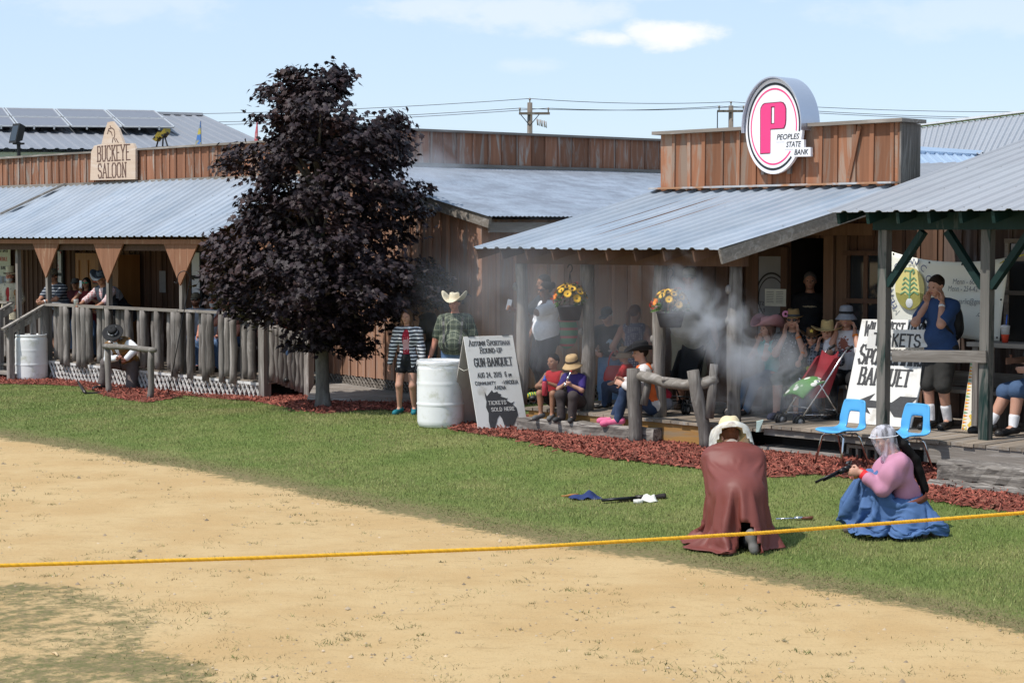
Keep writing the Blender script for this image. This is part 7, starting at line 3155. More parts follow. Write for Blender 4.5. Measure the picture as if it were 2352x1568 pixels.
def small_things():
 # shepherd's hook by the lattice
 b = gz(385, 912)
 top = dep(437, 640, b.y + .15)
 c = top
 m = MB()
 pts = [b, b.lerp(top, .5), top] + [top + Vector((-.055 - .055 * math.cos(a) * 1.0 + .055 * 0, 0, .0)) + Vector((-.0, 0, .11 * math.sin(a))) + Vector((.055 - .055 - .055 * (1 - math.cos(a)) + .055, 0, 0)) * 0 + Vector((0, 0, 0)) for a in []]
 hook = [top + Vector((-.11 + .11 * math.cos(a), 0, .13 * math.sin(a))) for a in np.linspace(.15, 3.3, 12)]
 hook += [hook[-1] + Vector((0, 0, -.04)), hook[-1] + Vector((-.03, 0, -.06)), hook[-1] + Vector((-.06, 0, -.03))]
 m.tube(pts + hook, .008, 8)
 tag(m.build('shepherd_hook', M_STEEL, None, True), 'thin leaning iron hook stuck in the mulch before the lattice', 'garden hook')
 # yellow rope across the foreground
 a, c_, b = dep(-400, 1305, 7.6), dep(1176, 1258, 8.0), dep(2800, 1140, 8.6)
 pts = []
 n = 300
 for i in range(n + 1):
  f = i / n
  p = a.lerp(c_, f * 2) if f < .5 else c_.lerp(b, f * 2 - 1)
  q = a.lerp(b, f)
  lin = dep(-400 + 3200 * f, np.interp(-400 + 3200 * f, [-400, 0, 600, 1176, 1750, 2352, 2800], [1305, 1298, 1280, 1258, 1223, 1177, 1140]), 7.6 + f)
  pts.append(lin)
 R = [MB() for _ in range(1)]
 m = MB()
 for strand in range(3):
  P2 = []
  for i in range(len(pts) * 4 - 3):
   f = i / 4
   k = int(f)
   p = pts[k].lerp(pts[min(k + 1, n)], f - k)
   an = strand * 2.094 + i * .85
   P2.append(p + Vector((0, math.cos(an), math.sin(an))) * .0042)
  m.tube(P2, .0052, 6, tint=.3 + .2 * strand)
 o = m.build('rope', material('yellow rope fibre', (.62, .34, .012), .7, var=.15, ns=60, tint=.2), None, True)
 tag(o, 'yellow twisted rope stretched across the whole foreground', 'rope')
 # blue cloth on the lawn
 c = gz(1345, 1145)
 vs, fs = [], []
 nx, ny = 30, 18
 for j in range(ny + 1):
  for i in range(nx + 1):
   u, v = i / nx, j / ny
   x = (u - .5) * .36 * (1 - .35 * abs(v - .5))
   y = (v - .5) * .2 * (1 - .3 * abs(u - .5))
   h = .012 + .075 * math.exp(-((u - .62) / .16) ** 2 - ((v - .5) / .3) ** 2) + .03 * math.exp(-((u - .3) / .2) ** 2 - ((v - .45) / .3) ** 2)
   h += .016 * math.sin(u * 14 + v * 6) * math.sin(v * 9 + u * 3) * (1 if 0 < i < nx else .4)
   vs.append((c.x + x, c.y + y, c.z + max(.006, h)))
 fs = [(j * (nx + 1) + i, j * (nx + 1) + i + 1, (j + 1) * (nx + 1) + i + 1, (j + 1) * (nx + 1) + i) for j in range(ny) for i in range(nx)]
 o = meshobj('cloth', np.array(vs), fs, material('navy cloth', (.018, .033, .12), .9, var=.2, ns=20), None, True)
 o.modifiers.new('thickness', 'SOLIDIFY').thickness = .006
 tag(o, 'crumpled navy blue cloth lying on the lawn', 'cloth')
 m = MB()
 a = gz(1300, 1143) + ZV * .02
 m.tube([a + Vector((-.05, 0, 0)), a, a + Vector((.05, .0, .01)), a + Vector((.13, .01, .015))], [.006, .012, .014, .012], 8)
 G = m.build('pistol_grip', W_DOOR, None, True)
 G.name = 'toy_pistol'
 tag(G, 'wooden pistol grip sticking out from under the navy cloth', 'pistol')
 # shotgun lying on the lawn
 a, b = gz(1382, 1156) + ZV * .035, gz(1528, 1144) + ZV * .03
 S = empty('shotgun', a.lerp(b, .5) - ZV * .03, 0, 'black double barrelled shotgun lying on the lawn', 'shotgun')
 u = (b - a).normalized()
 s_ = Vector((-u.y, u.x, 0))
 m = MB()
 L_ = (b - a).length
 for k in (-1, 1):
  m.tube([a + s_ * k * .013, a + u * L_ * .55 + s_ * k * .013], .0145, 10)
 m.build('gun_barrel', M_STEEL, S, True)
 m = MB()
 m.beam(a + u * L_ * .27 - ZV * .014, a + u * L_ * .5 - ZV * .016, .045, .03)
 m.build('fore_end', material('dark walnut', (.02, .012, .008), .4), S)
 m = MB()
 m.tube([a + u * L_ * .53, a + u * L_ * .66, a + u * L_ * .75 - ZV * .01, b - u * .02 - ZV * .012, b - ZV * .014], [.026, .024, .019, .036, .04], 10)
 m.build('stock', MATS['dark walnut'], S, True)
 m = MB()
 m.tube([a + u * L_ * (.6 + .06 * math.cos(x)) + s_ * .0 - ZV * .0 + s_ * (-.03 - .022 * math.sin(x)) for x in np.linspace(0, 3.14, 8)], .004, 6)
 m.build('trigger_guard', M_STEEL, S, True)
 # white paper and tape roll
 c = gz(1492, 1153)
 m = MB()
 q = [(-.09, -.02, .01), (.09, -.03, .008), (.05, .04, .07), (-.06, .04, .075)]
 vs = []
 for j in range(7):
  for i in range(7):
   u_, v_ = i / 6, j / 6
   p = Vector(q[0]).lerp(Vector(q[1]), u_).lerp(Vector(q[3]).lerp(Vector(q[2]), u_), v_)
   vs.append(c + p + Vector((0, .01 * math.sin(u_ * 7), .008 * math.sin(u_ * 9 + v_ * 5))))
 m.add(vs, [(j * 7 + i, j * 7 + i + 1, (j + 1) * 7 + i + 1, (j + 1) * 7 + i) for j in range(6) for i in range(6)])
 o = m.build('paper_sheet', material('white paper', (.74, .72, .64), .8), None, True)
 o.modifiers.new('thickness', 'SOLIDIFY').thickness = .004
 tag(o, 'crumpled white paper lying over the shotgun', 'paper')
 c = gz(1466, 1155)
 m = MB()
 m.lathe([(.036, 0), (.05, .002), (.05, .036), (.036, .038), (.036, .02)], c, 20)
 tag(m.build('tape_roll', material('tape white', (.62, .60, .55), .6), None, True), 'small roll of white tape beside the paper on the lawn', 'tape roll')
 # knife with brown handle between the two women
 a, b = gz(1782, 1196) + ZV * .02, gz(1868, 1194) + ZV * .022
 K = empty('cap_pistol', a.lerp(b, .5) - ZV * .02, 0, 'long silver revolver with brown grip lying between the two kneeling women', 'revolver')
 u = (b - a).normalized()
 L_ = (b - a).length
 m = MB()
 m.tube([a, a + u * L_ * .5], .009, 8)
 m.beam(a + u * L_ * .5, a + u * L_ * .72, .02, .035)
 m.tube([a + u * L_ * .5, a + u * L_ * .66], .018, 10)
 m.build('gun_barrel', M_CHROME, K, True)
 m = MB()
 m.tube([a + u * L_ * .7, a + u * L_ * .85, b], [.014, .016, .019], 8)
 m.build('grip', material('brown grip', (.12, .04, .02), .5), K, True)
 # rifle beside the kneeling gunman
 a, b = gz(180, 893) + ZV * .13, gz(196, 905) + ZV * .02
 Rf = empty('rifle', b - ZV * .02, 0, 'short rifle with its butt in the grass near the saloon mulch', 'rifle')
 m = MB()
 m.tube([a, a.lerp(b, .5), b], [.02, .03, .035], 8)
 m.build('stock', MATS['dark walnut'], Rf, True)
 m = MB()
 u = Vector((1, -.25, 0)).normalized()
 m.tube([b, b + u * .35 + ZV * .015, b + u * .7 + ZV * .01], [.014, .012, .01], 8)
 m.build('gun_barrel', M_STEEL, Rf, True)
 # cloth peg of white stuff on the deck corner, litter on the mulch
 p = pt(1742, 968, 16.86)
 m = MB()
 m.hexa([p + Vector((-.03, 0, -.12)), p + Vector((.0, 0, -.12)), p + Vector((.03, .03, -.12)), p + Vector((.0, .03, -.12))], [p + Vector((-.02, -.0, 0)), p + Vector((.06, 0, 0.02)), p + Vector((.06, .05, .02)), p + Vector((-.02, .05, 0))])
 tag(m.build('rag', material('mint rag', (.55, .68, .62), .8)), 'small pale rag hanging over the corner of the deck', 'rag')
 p = gz(1946, 1076)
 m = MB()
 m.plate([(-.03, 0), (.03, .01), (.035, .09), (-.03, .085)], p, FV, (ZV * .9 - NF * .4).normalized(), NF, .006)
 tag(m.build('card_scrap', material('card', (.5, .45, .38), .8)), 'scrap of card standing in the mulch below the blue chair', 'card')
 # stick lying on the bare ground, far left front
 p = gz(128, 1505)
 m = MB()
 m.tube([p + Vector((-.03, .04, .01)), p + Vector((0, 0, .018)), p + Vector((.025, -.05, .012))], [.006, .01, .007], 6)
 tag(m.build('wood_chip', material('dry wood', (.55, .40, .22), .8), None, True), 'pale splinter of wood lying on the bare ground at the lower left', 'stick')
 # drink on a table at the right edge
 zt = 1.36
 tp = pt(2325, 788, 18.0)
 T = empty('side_table', (tp.x, tp.y, ZD2), TH, 'small grey plank table on the shop porch carrying a drink', 'table')
 s0, t0 = ST(tp)
 m = MB(True)
 m.box(s0 - .5, s0 + .5, t0 - .12, t0 + .3, tp.z - .05, tp.z)
 m.build('table_top', W_GREYX, T)
 for (u, v) in ((-.45, -.08), (.42, -.08), (-.45, .22), (.42, .22)):
  m = MB(True)
  m.box(s0 + u, s0 + u + .07, t0 + v, t0 + v + .06, ZD2, tp.z - .051)
  m.build('leg', W_GREY, T)
 D = empty('drink_cup', tp, 0, 'clear cup of red drink with blue straw on the porch table', 'cup')
 q = Vector((tp.x, tp.y, tp.z)) + NF * .05
 q = W(s0 - .1, t0 + .02, tp.z)
 m = MB()
 m.lathe([(.032, 0), (.043, .09), (.043, .092)], q + ZV * .002, 18)
 m.build('drink', material('red drink', (.55, .06, .03), .2), D, True)
 m = MB()
 m.lathe([(.0445, .093), (.05, .17), (.052, .175), (.052, .19), (.02, .2)], q, 18)
 m.build('cup', material('cup plastic', (.6, .6, .62), .2, alpha=.8), D, True)
 m = MB()
 m.tube([q + ZV * .1, q + ZV * .31 + FV * .02], .006, 8)
 m.build('straw', material('blue straw', (.02, .12, .6), .4), D, True)


small_things()


def stroller(px, py, t, z, yaw, fabric, accent, lab, sc_=1., dark=False):
 p = col(px, t, z)
 S = empty('baby_stroller', p, R_(yaw), lab, 'stroller')
 Mx = WM[S.name] @ Matrix.Scale(sc_, 4)
 V = lambda *a: Mx @ Vector(a)
 alu = M_CHROME if not dark else M_STEEL
 for sx_ in (-.2, .2):
  m = MB()
  m.tube([V(sx_, .36, .08), V(sx_, -.38, .98), V(sx_ * .95, -.44, 1.03)], .011, 8)
  m.build('frame_tube', alu, S, True)
  m = MB()
  m.tube([V(sx_, -.33, .08), V(sx_, .08, .62)], .011, 8)
  m.build('frame_tube', alu, S, True)
  m = MB()
  m.tube([V(sx_ * .95, -.42, 1.01), V(sx_ * .95, -.52, 1.05)], .019, 8)
  m.build('handle', M_BLACK, S, True)
  for y in (.38, -.35):
   for dx in (-.03, .03):
    m = MB()
    c = Vector((sx_ + dx, y, .075))
    m.tube([Mx @ (c + Vector((0, .06 * math.cos(a), .06 * math.sin(a)))) for a in np.linspace(0, 2 * math.pi, 18, endpoint=False)], .017, 7, close=True)
    w = m.build('wheel', M_BLACK, S, True)
    m = MB()
    m.tube([Mx @ (c + Vector((-.012, 0, 0))), Mx @ (c + Vector((.012, 0, 0)))], .036, 12)
    m.build('rim', material('grey plastic rim', (.28, .28, .29), .4), w, True)
 m = MB()
 m.tube([V(-.2, .22, .25), V(.2, .22, .25)], .008, 6)
 m.tube([V(-.2, -.24, .2), V(.2, -.24, .2)], .008, 6)
 m.tube([V(-.2, .3, .16), V(-.2, -.3, .14)], .007, 6)
 m.tube([V(.2, .3, .16), V(.2, -.3, .14)], .007, 6)
 m.build('cross_tube', alu, S, True)
 # sling seat
 prof = [(.20, .36), (.14, .40), (.0, .39), (-.1, .40), (-.16, .46), (-.26, .72), (-.33, .92)]
 vs, fs = [], []
 for (y, zz) in prof:
  for k in range(9):
   u = -1 + k / 4
   vs.append(V(u * .18, y + .03 * u * u, zz + .07 * u * u))
 for i in range(len(prof) - 1):
  for k in range(8):
   fs.append((i * 9 + k, i * 9 + k + 1, (i + 1) * 9 + k + 1, (i + 1) * 9 + k))
 o = meshobj('seat_sling', np.array([tuple(v) for v in vs]), fs, fabric, S, True)
 o.modifiers.new('thickness', 'SOLIDIFY').thickness = .02
 for sx_ in (-1, 1):
  m = MB()
  m.hexa([V(sx_ * .185, .2, .37), V(sx_ * .185, -.12, .38), V(sx_ * .185, -.34, .9), V(sx_ * .185, -.24, .92)], [V(sx_ * .2, .2, .4), V(sx_ * .2, -.12, .42), V(sx_ * .2, -.3, .92), V(sx_ * .2, -.2, .9)])
  m.build('side_panel', fabric, S)
 if accent:
  m = MB()
  vs, fs = [], []
  for i in range(7):
   f = i / 6
   for k in range(9):
    u = -1 + k / 4
    vs.append(V(u * .21, .32 - .36 * f, .42 + .2 * f + .05 * math.sin(f * 3) - .05 * u * u))
  for i in range(6):
   for k in range(8):
    fs.append((i * 9 + k, i * 9 + k + 1, (i + 1) * 9 + k + 1, (i + 1) * 9 + k))
  o = meshobj('cover', np.array([tuple(v) for v in vs]), fs, accent, S, True)
  o.modifiers.new('thickness', 'SOLIDIFY').thickness = .025
 return S, V


ST1, SV = stroller(1866, 955, 17.75, ZD, 118, material('red stroller cloth', (.20, .012, .02), .8, var=.15, ns=15), pattern('green flowered cover', (.07, .22, .04), 'speckle', (.72, .72, .66), 9, 2, .33), 'red stroller with green flowered cover in front of the seated family', .88)
stroller(1572, 945, 17.9, ZD, 150, material('black stroller cloth', (.012, .012, .014), .85), None, 'black stroller in the smoke behind the big hitching rail', .85, True)
# ------------------------------------------------------------------ people
def cloth(name, c, **kw):
 kw.setdefault('rough', .85)
 kw.setdefault('var', .12)
 kw.setdefault('ns', 18)
 kw.setdefault('bump', .6)
 kw.setdefault('bs', 9.)
 kw.setdefault('bd', .025)
 kw.setdefault('bdet', 1.5)
 kw.setdefault('sheen', .0)
 return material(name, c, **kw)


DENIM = cloth('blue denim', (.065, .125, .24), col2=(.11, .18, .30), m2=(5, .55, .1))
DENIM2 = cloth('dark denim', (.018, .035, .08), col2=(.03, .055, .11), m2=(5, .55, .1))
BLACKC = cloth('black cloth', (.012, .012, .014))
WHITEC = cloth('white cotton', (.78, .78, .80), var=.03)
SHOE_B = material('black leather', (.015, .014, .014), .45)
SHOE_BR = material('brown leather', (.10, .06, .035), .55)
SOLE = material('pale sole', (.6, .58, .55), .7)
STRAW = material('straw weave', (.48, .33, .14), .8, var=.2, ns=60, bump=.4)
ORANGEB = material('orange band', (.75, .20, .02), .5)
WHITEB = material('white band', (.75, .75, .75), .5)
SPEC_G = 'spectators on the saloon porch'
SPEC_B = 'spectators at the bank'
FAR = .0125


def on(px, t, z):
 return col(px, t, z)


def phone(at, n, up, lab, c=(.02, .02, .022)):
 n, up = Vector(n).normalized(), Vector(up)
 up = (up - n * up.dot(n)).normalized()
 x = up.cross(n)
 P = empty('phone', at, 0, lab, 'phone')
 m = MB()
 m.plate([(-.037, -.075), (.037, -.075), (.037, .075), (-.037, .075)], at, x, up, n, .009)
 m.build('case', material('phone ' + lab[:6], c, .3), P)
 m = MB()
 m.plate([(-.032, -.066), (.032, -.066), (.032, .066), (-.032, .066)], Vector(at) - n * .001, x, up, -n, .001)
 m.build('screen', M_PANE, P)


# ---- saloon porch
p = Person('man in a cream top hat and pale fringed coat by the saloon steps', on(26, 19.0, .4), 168, 1.66, 1.1, skin='red', rh=(.17, .14, .53), lh=(-.18, .16, .56), h=FAR, group=SPEC_G)
p.wear('shirt', cloth('red neckerchief', (.38, .03, .03)), torso=.02, sleeve=0, off=.012)
p.wear('coat', pattern('cream buckskin', (.60, .54, .40), 'speckle', (.10, .09, .08), 16, 2, .16), torso=.14, sleeve=1.35, off=.028, open_=.035, amp=.008)
p.wear('trousers', cloth('dark trousers', (.03, .03, .035)), legs=2, off=.02)
p.shoes(SHOE_BR)
p.hair('short', 'grey')
p.beard('white', .012)
p.hat('top', cloth('cream felt', (.62, .58, .42)), cloth('tan band', (.35, .2, .12)))
g = p.world(p.J['lwr'])
m = MB()
m.tube([Vector((g.x + .02, g.y - .06, .42)), Vector((g.x + .0, g.y - .06, .95))], [.03, .022], 8)
m.tube([Vector((g.x + .0, g.y - .06, .95)), Vector((g.x - .02, g.y - .06, 1.6))], [.022, .02], 8)
m.ball((g.x - .02, g.y - .06, 1.62), (.05, .05, .07), 10, 7)
tag(m.build('walking_staff', W_DOOR, None, True), 'carved wooden staff held by the man in the top hat', 'staff')

p = Person('man in a camouflage cap and striped polo shirt leaning on the porch rail', on(140, 18.75, .4), 148, 1.78, 1.12, belly=.5, skin='tan', lean=(24, 0, 0), head=(8, 0, 10), hip=(0, -.05, .52), rh=(.03, .30, .615), lh=(-.05, .30, .615), re=(.7, -.2, -.6), le=(-.7, -.2, -.6), rhd=(-.7, .6, -.3), lhd=(.7, .6, -.3), curl=(.8, .8), h=FAR, group=SPEC_G)
p.wear('polo_shirt', pattern('striped polo', (.045, .055, .075), 'stripe', (.40, .42, .45), 17, 2, .22), torso=.07, sleeve=.75, off=.02, amp=.006)
p.wear('shorts', cloth('navy shorts', (.02, .024, .04)), legs=1.1, off=.025)
p.shoes(SHOE_B)
p.hat('cap', pattern('camouflage cloth', (.16, .14, .10), 'speckle', (.06, .055, .04), 40, 2, .3))
p.glasses()
p.hair('short', 'dark')
p.wristband('l', WHITEB)

p = Person('woman with long black hair and red top photographing with a phone', on(205, 18.9, .4), 172, 1.58, 1.05, skin='warm', lean=(10, 0, 0), rh=(.02, .19, .83), lh=(-.10, .12, .72), re=(.6, .1, -.8), le=(-.6, .1, -.8), rhd=(-.1, .1, 1), curl=(.7, .6), h=FAR, bust=1, group=SPEC_G)
p.wear('top', cloth('dark red knit', (.16, .012, .018)), torso=.1, sleeve=.3, off=.014)
p.wear('jeans', DENIM, legs=2, off=.014)
p.shoes(SHOE_B)
p.hair('long', 'black')
p.glasses(material('green mirror lens', (.02, .30, .16), .15, .4))
p.wristband('r', WHITEB)
w = p.world(p.J['rwr'] + Vector((-.01, .03, .13)))
phone(w, NF, ZV, 'pale phone held up by the woman in the red top', (.62, .66, .70))

p = Person('man in a grey cowboy hat and dark waistcoat leaning on the rail', on(250, 18.8, .4), 150, 1.76, 1.08, skin='tan', lean=(26, 0, 0), head=(14, 0, 12), hip=(0, -.06, .52), rh=(.16, .28, .60), lh=(-.09, .30, .585), re=(.8, -.1, -.5), le=(-.8, -.1, -.5), curl=(.9, .5), lhd=(.3, .6, -.7), h=FAR, group=SPEC_G)
p.wear('plaid_shirt', pattern('red plaid', (.42, .16, .16), 'plaid', (.62, .5, .5), 22, 2, .3), torso=.03, sleeve=1.15, off=.018)
p.wear('waistcoat', cloth('dark grey waistcoat', (.045, .055, .07)), torso=.04, off=.026, vneck=True)
p.wear('trousers', BLACKC, legs=2, off=.016)
p.shoes(SHOE_BR)
p.hat('cowboy', cloth('grey felt', (.07, .085, .10)), BLACKC, scale=.92)
p.hair('short', 'grey')
p.wristband('l', ORANGEB)
w = p.world(p.J['rwr'] + Vector((.01, .06, .06)))
m = MB()
m.lathe([(.036, -.06), (.045, .055), (.047, .06), (.043, .06), (.038, .0)], w, 16)
tag(m.build('foam_cup', material('foam cup', (.72, .72, .71), .6), None, True), 'white foam cup in the hand of the man leaning on the rail', 'cup')

p = Person('person in black bending behind the porch post', on(288, 19.3, .4), 120, 1.72, 1.15, skin='tan', lean=(34, 0, 0), head=(20, 0, 0), rh=(.12, .3, .55), lh=(-.12, .3, .55), h=FAR, group=SPEC_G)
p.wear('jacket', cloth('blue black jacket', (.012, .014, .022)), torso=.12, sleeve=1.9, off=.028)
p.wear('shirt', cloth('pale grey shirt', (.35, .37, .42)), torso=-.16, sleeve=.3, off=.034)
p.wear('trousers', BLACKC, legs=2, off=.016)
p.shoes(SHOE_B)
p.hair('short', 'dark')

p = Person('person in a dark cap half hidden behind the man in the striped polo', on(176, 19.7, .4), 170, 1.5, 1., skin='warm', h=FAR, group=SPEC_G)
p.wear('shirt', cloth('maroon shirt', (.07, .012, .014)), torso=.08, sleeve=.7, off=.018)
p.wear('jeans', DENIM, legs=2, off=.014)
p.shoes(SHOE_B)
p.hat('cap', cloth('grey cap', (.09, .09, .09)))

BEN = empty('porch_bench', W(ST(on(490, 19.3, .36))[0], 19.3, .36), TH, 'plank bench on the saloon porch under three seated men', 'bench')
m = MB(True)
s0, s1 = sx(435, 19.3, .8), sx(575, 19.3, .8)
m.box(s0, s1, 19.12, 19.55, .76, .8)
m.build('seat', W_GREYX, BEN)
for u in (s0 + .2, s1 - .2):
 m = MB(True)
 m.box(u, u + .08, 19.16, 19.5, .36, .759)
 m.build('leg', W_GREY, BEN)
SITF = dict(hip=(0, 0, .30), rf=(.08, .27, .045), lf=(-.08, .27, .045), rh=(.10, .22, .34), lh=(-.10, .22, .34))
for (x, lab, shirt, hatk, hatm, bd, sk, ex) in ((452, 'bearded man in a camouflage cap and sunglasses seated on the porch', cloth('heather grey tee', (.38, .38, .40)), 'cap', MATS['camouflage cloth'], 'auburn', 'tan', {}),
            (492, 'man with a white goatee and decorated black hat seated on the porch', cloth('light grey tee', (.48, .48, .50)), 'kid', pattern('black hat with pins', (.02, .02, .022), 'speckle', (.5, .5, .5), 50, 2, .2), 'white', 'red', {}),
            (532, 'person in a tan straw hat and sunglasses seated under the maple branches', cloth('rust shirt', (.24, .08, .05)), 'straw', cloth('tan straw', (.36, .27, .17)), None, 'red', dict(rh='cheek', re=(.6, .3, -.8)))):
 kw = dict(SITF)
 kw.update(ex)
 p = Person(lab, on(x, 19.3, .36), 172, 1.76, 1.12, skin=sk, h=FAR, group=SPEC_G, **kw)
 p.wear('shirt', shirt, torso=.05, sleeve=.7, off=.018)
 p.wear('jeans', DENIM, legs=2, off=.016)
 p.shoes(SHOE_B)
 p.hair('short', 'dark')
 p.hat(hatk, hatm, None, scale=.95)
 p.glasses()
 if bd:
  p.beard(bd, .004)
for (x, t, lab, c, yw) in ((634, 18.75, 'person in jeans on the porch hidden by the maple, nearest the corner post', cloth('slate shirt', (.10, .12, .16)), 160), (668, 18.7, 'person in jeans standing by the ramp behind the maple trunk', cloth('faded red shirt', (.25, .06, .05)), 205)):
 p = Person(lab, on(x, t, .34), yw, 1.72, 1.1, skin='fair', h=FAR, group=SPEC_G)
 p.wear('shirt', c, torso=.08, sleeve=.7, off=.018)
 p.wear('jeans', DENIM, legs=2, off=.018)
 p.shoes(SHOE_B)
 p.hair('short', 'brown')

# ---- the gunman kneeling at the small hitching rail
g = gz(290, 894)
p = Person('man in a black hat and white shirt kneeling behind the small hitching rail', g, 158, 1.70, 1.1, skin='red', hip=(.0, -.05, .285), lean=(38, 12, 8), head=(34, 10, 24), rh=(-.06, .25, .35), lh=(-.15, .22, .34), re=(1, -.1, -.6), le=(-1, .1, -.3), rf=(.17, .19, .05), rk=(.3, 1, .6), lf=(-.07, -.22, .03), lk=(-.1, 1, -.9), lt=(0, -.06, -.03), curl=(.9, .9), rhd=(-1, .3, -.1), h=.0105)
p.wear('shirt', WHITEC, torso=.03, sleeve=1.92, off=.024, amp=.007)
p.wear('fur_waistcoat', pattern('mottled fur', (.16, .085, .03), 'speckle', (.32, .17, .04), 12, 2, .4, dist=.5), torso=.02, off=.04, vneck=True, open_=.02, amp=.008, fr=30)
p.wear('trousers', cloth('grey brown trousers', (.115, .095, .09)), legs=1.85, off=.026, amp=.008)
p.shoes(SHOE_B, tall=.5, name='boot')
o = p.hat('flat', cloth('black felt', (.012, .012, .013)), pattern('silver hat band', (.6, .6, .6), 'stripe', (.03, .03, .04), 16, 0, .3), tilt=(4, -6, 0), scale=1.05)
p.hair('short', 'grey')
p.beard('grey', .004)
m = MB()
a = p.hp((-.04, -.02, .05))
m.ball(p.world(a), (.012, .02, .055), 8, 6)
m.build('feather', WHITEC, o, True)
w = p.world((p.J['rwr'] + p.J['lwr']) / 2 + Vector((0, .06, -.01)))
G = empty('holster_revolver', w, 0, 'dark revolver gripped by the kneeling man in the black hat', 'revolver')
m = MB()
m.tube([w, w + Vector((.03, .0, -.2))], .012, 8)
m.tube([w + ZV * .02, w + Vector((.012, 0, -.07))], .022, 8)
m.build('gun_barrel', M_STEEL, G, True)
m = MB()
m.tube([w, w + Vector((-.05, -.02, .05))], [.016, .02], 8)
m.build('grip', SHOE_BR, G, True)

# ---- girl, farmer, hidden person by the barrel
g = gz(936, 950)
p = Person('girl with long brown hair in a striped hooded jacket and red shirt', g, 170, 1.49, .82, skin='fair', hs=1.08, rh=(.17, .03, .47), lh=(-.17, .05, .47), head=(0, 0, -6), rf=(.075, .01, .045), lf=(-.06, -.02, .045), h=.0105)
p.wear('tee', pattern('red printed tee', (.34, .012, .03), 'none', (0, 0, 0), box=((0.0, 1.0, .075, .10, (.62, .34, .36)),)), torso=.0, sleeve=.2, off=.011)
p.wear('shorts', BLACKC, legs=.38, off=.012, amp=.002)
p.wear('striped_jacket', pattern('navy and white stripes', (.02, .022, .035), 'stripe', (.66, .67, .70), 20, 2, .5, dist=.8), torso=.125, sleeve=2, off=.022, open_=.05, amp=.008)
p.shoes(material('teal shoes', (.01, .16, .20), .7), SOLE)
p.hair('long', 'brown')

g = gz(1046, 967)
g.z = .2
g = Vector((*(g.xy * (26.15 / g.y)), .2))
p = Person('stout man in a cream cowboy hat and green plaid shirt with braces', g, 172, 1.71, 1.28, belly=1.2, skin='red', rh=(.21, .04, .47), lh=(-.21, .02, .48), head=(6, 0, -8), h=.0105)
p.wear('plaid_shirt', pattern('green plaid', (.052, .068, .045), 'plaid', (.26, .28, .20), 24, 2, .14, c3=(.02, .028, .02)), torso=.03, sleeve=.85, off=.022, amp=.006)
p.wear('jeans', DENIM, legs=2, off=.022)
p.shoes(SHOE_BR)
p.hair('short', 'dark')
p.hat('cowboy', cloth('cream straw', (.66, .58, .42), var=.05), None, tilt=(-4, 0, 0), scale=.92)
for sg in (1, -1):
 m = MB()
 pts = []
 for k in range(9):
  f = k / 8
  z = -.0 + .29 * f
  y = (.075 + .062 * math.exp(-((z - .07) / .085) ** 2)) * 1.06 + .0
  y = max(y, .1 if z < .22 else .075 - .3 * (z - .24))
  pts.append(p.J['pel'] + Vector((sg * (.062 + .02 * f), y * 1.18 + .012, z)) * p.H)
 for q, r in zip(pts[:-1], pts[1:]):
  m.beam(q, r, .03, .01, up=(0, 1, 0))
 p.lp(m, 'brace_strap', material('braces leather', (.03, .03, .028), .5), False)

g = Vector((*(gz(1000, 960).xy * (28.3 / gz(1000, 960).y)), .2))
p = Person('person in a maroon cap hidden behind the man in the cream cowboy hat', g, 190, 1.62, 1., skin='fair', h=FAR)
p.wear('shirt', cloth('black tee', (.012, .012, .013)), torso=.08, sleeve=.7, off=.018)
p.wear('jeans', DENIM2, legs=2, off=.016)
p.shoes(SHOE_B)
p.hat('cap', cloth('maroon cap', (.10, .015, .02)))

# ---- bank porch, left part
p = Person('large woman in a white tee shirt with her hand on her ear', on(1258, 17.75, ZD), 108, 1.63, 1.25, belly=.7, skin='brown', lh='ear', le=(-1, .1, -.7), rh=(.17, .12, .5), head=(6, 0, 0), bust=1.25, curl=(.3, .15), h=.0105, group=SPEC_B)
p.wear('tee', pattern('white printed tee', (.80, .80, .84), 'none', (0, 0, 0), box=((0.04, 1.19, .10, .035, (.25, .2, .2)),)), torso=.03, sleeve=.8, off=.026, amp=.006)
p.wear('trousers', cloth('black joggers', (.012, .013, .017)), legs=2, off=.024)
p.shoes(SHOE_B, SOLE)
p.hair('bun', 'black')
p.glasses()
p = Person('tall person with black hair standing behind the woman in the white tee', on(1254, 18.05, ZD), 112, 1.72, 1.1, skin='brown', rh=(.1, .25, .72), re=(.5, -.3, -1), lh=(-.16, .1, .5), curl=(.8, .5), head=(6, 0, 0), h=.0115, group=SPEC_B)
p.wear('jersey', cloth('black jersey', (.014, .014, .016)), torso=.1, sleeve=.7, off=.024)
p.wear('shorts', pattern('black shorts with pale squares', (.014, .015, .018), 'speckle', (.35, .50, .62), 5, 2, .22), legs=1.0, off=.035)
p.wear('leggings', BLACKC, legs=2, off=.012)
p.shoes(pattern('rainbow shoes', (.6, .5, .05), 'stripe', (.02, .25, .1), 30, 1, .5, c3=(.6, .02, .02)), SOLE)
p.hair('short', 'black')
w = p.world(p.J['rwr'] + Vector((0, .05, .06)))
phone(w, Vector((-.5, -.8, .1)), Vector((.3, .1, 1)), 'black phone with pale edge held beside the first log post', (.25, .27, .30))
w = on(1302, 17.95, ZD)
K = empty('striped_bag', (w.x, w.y, 1.25), TH, 'rainbow striped cloth bag hanging behind the woman in the white tee', 'bag')
m = MB()
m.ball((w.x, w.y, 1.45), (.15, .1, .24), 14, 10)
m.build('pouch', pattern('woven rainbow stripes', (.05, .22, .08), 'stripe', (.45, .05, .04), 9, 2, .3, c3=(.02, .1, .3)), K, True)
m = MB()
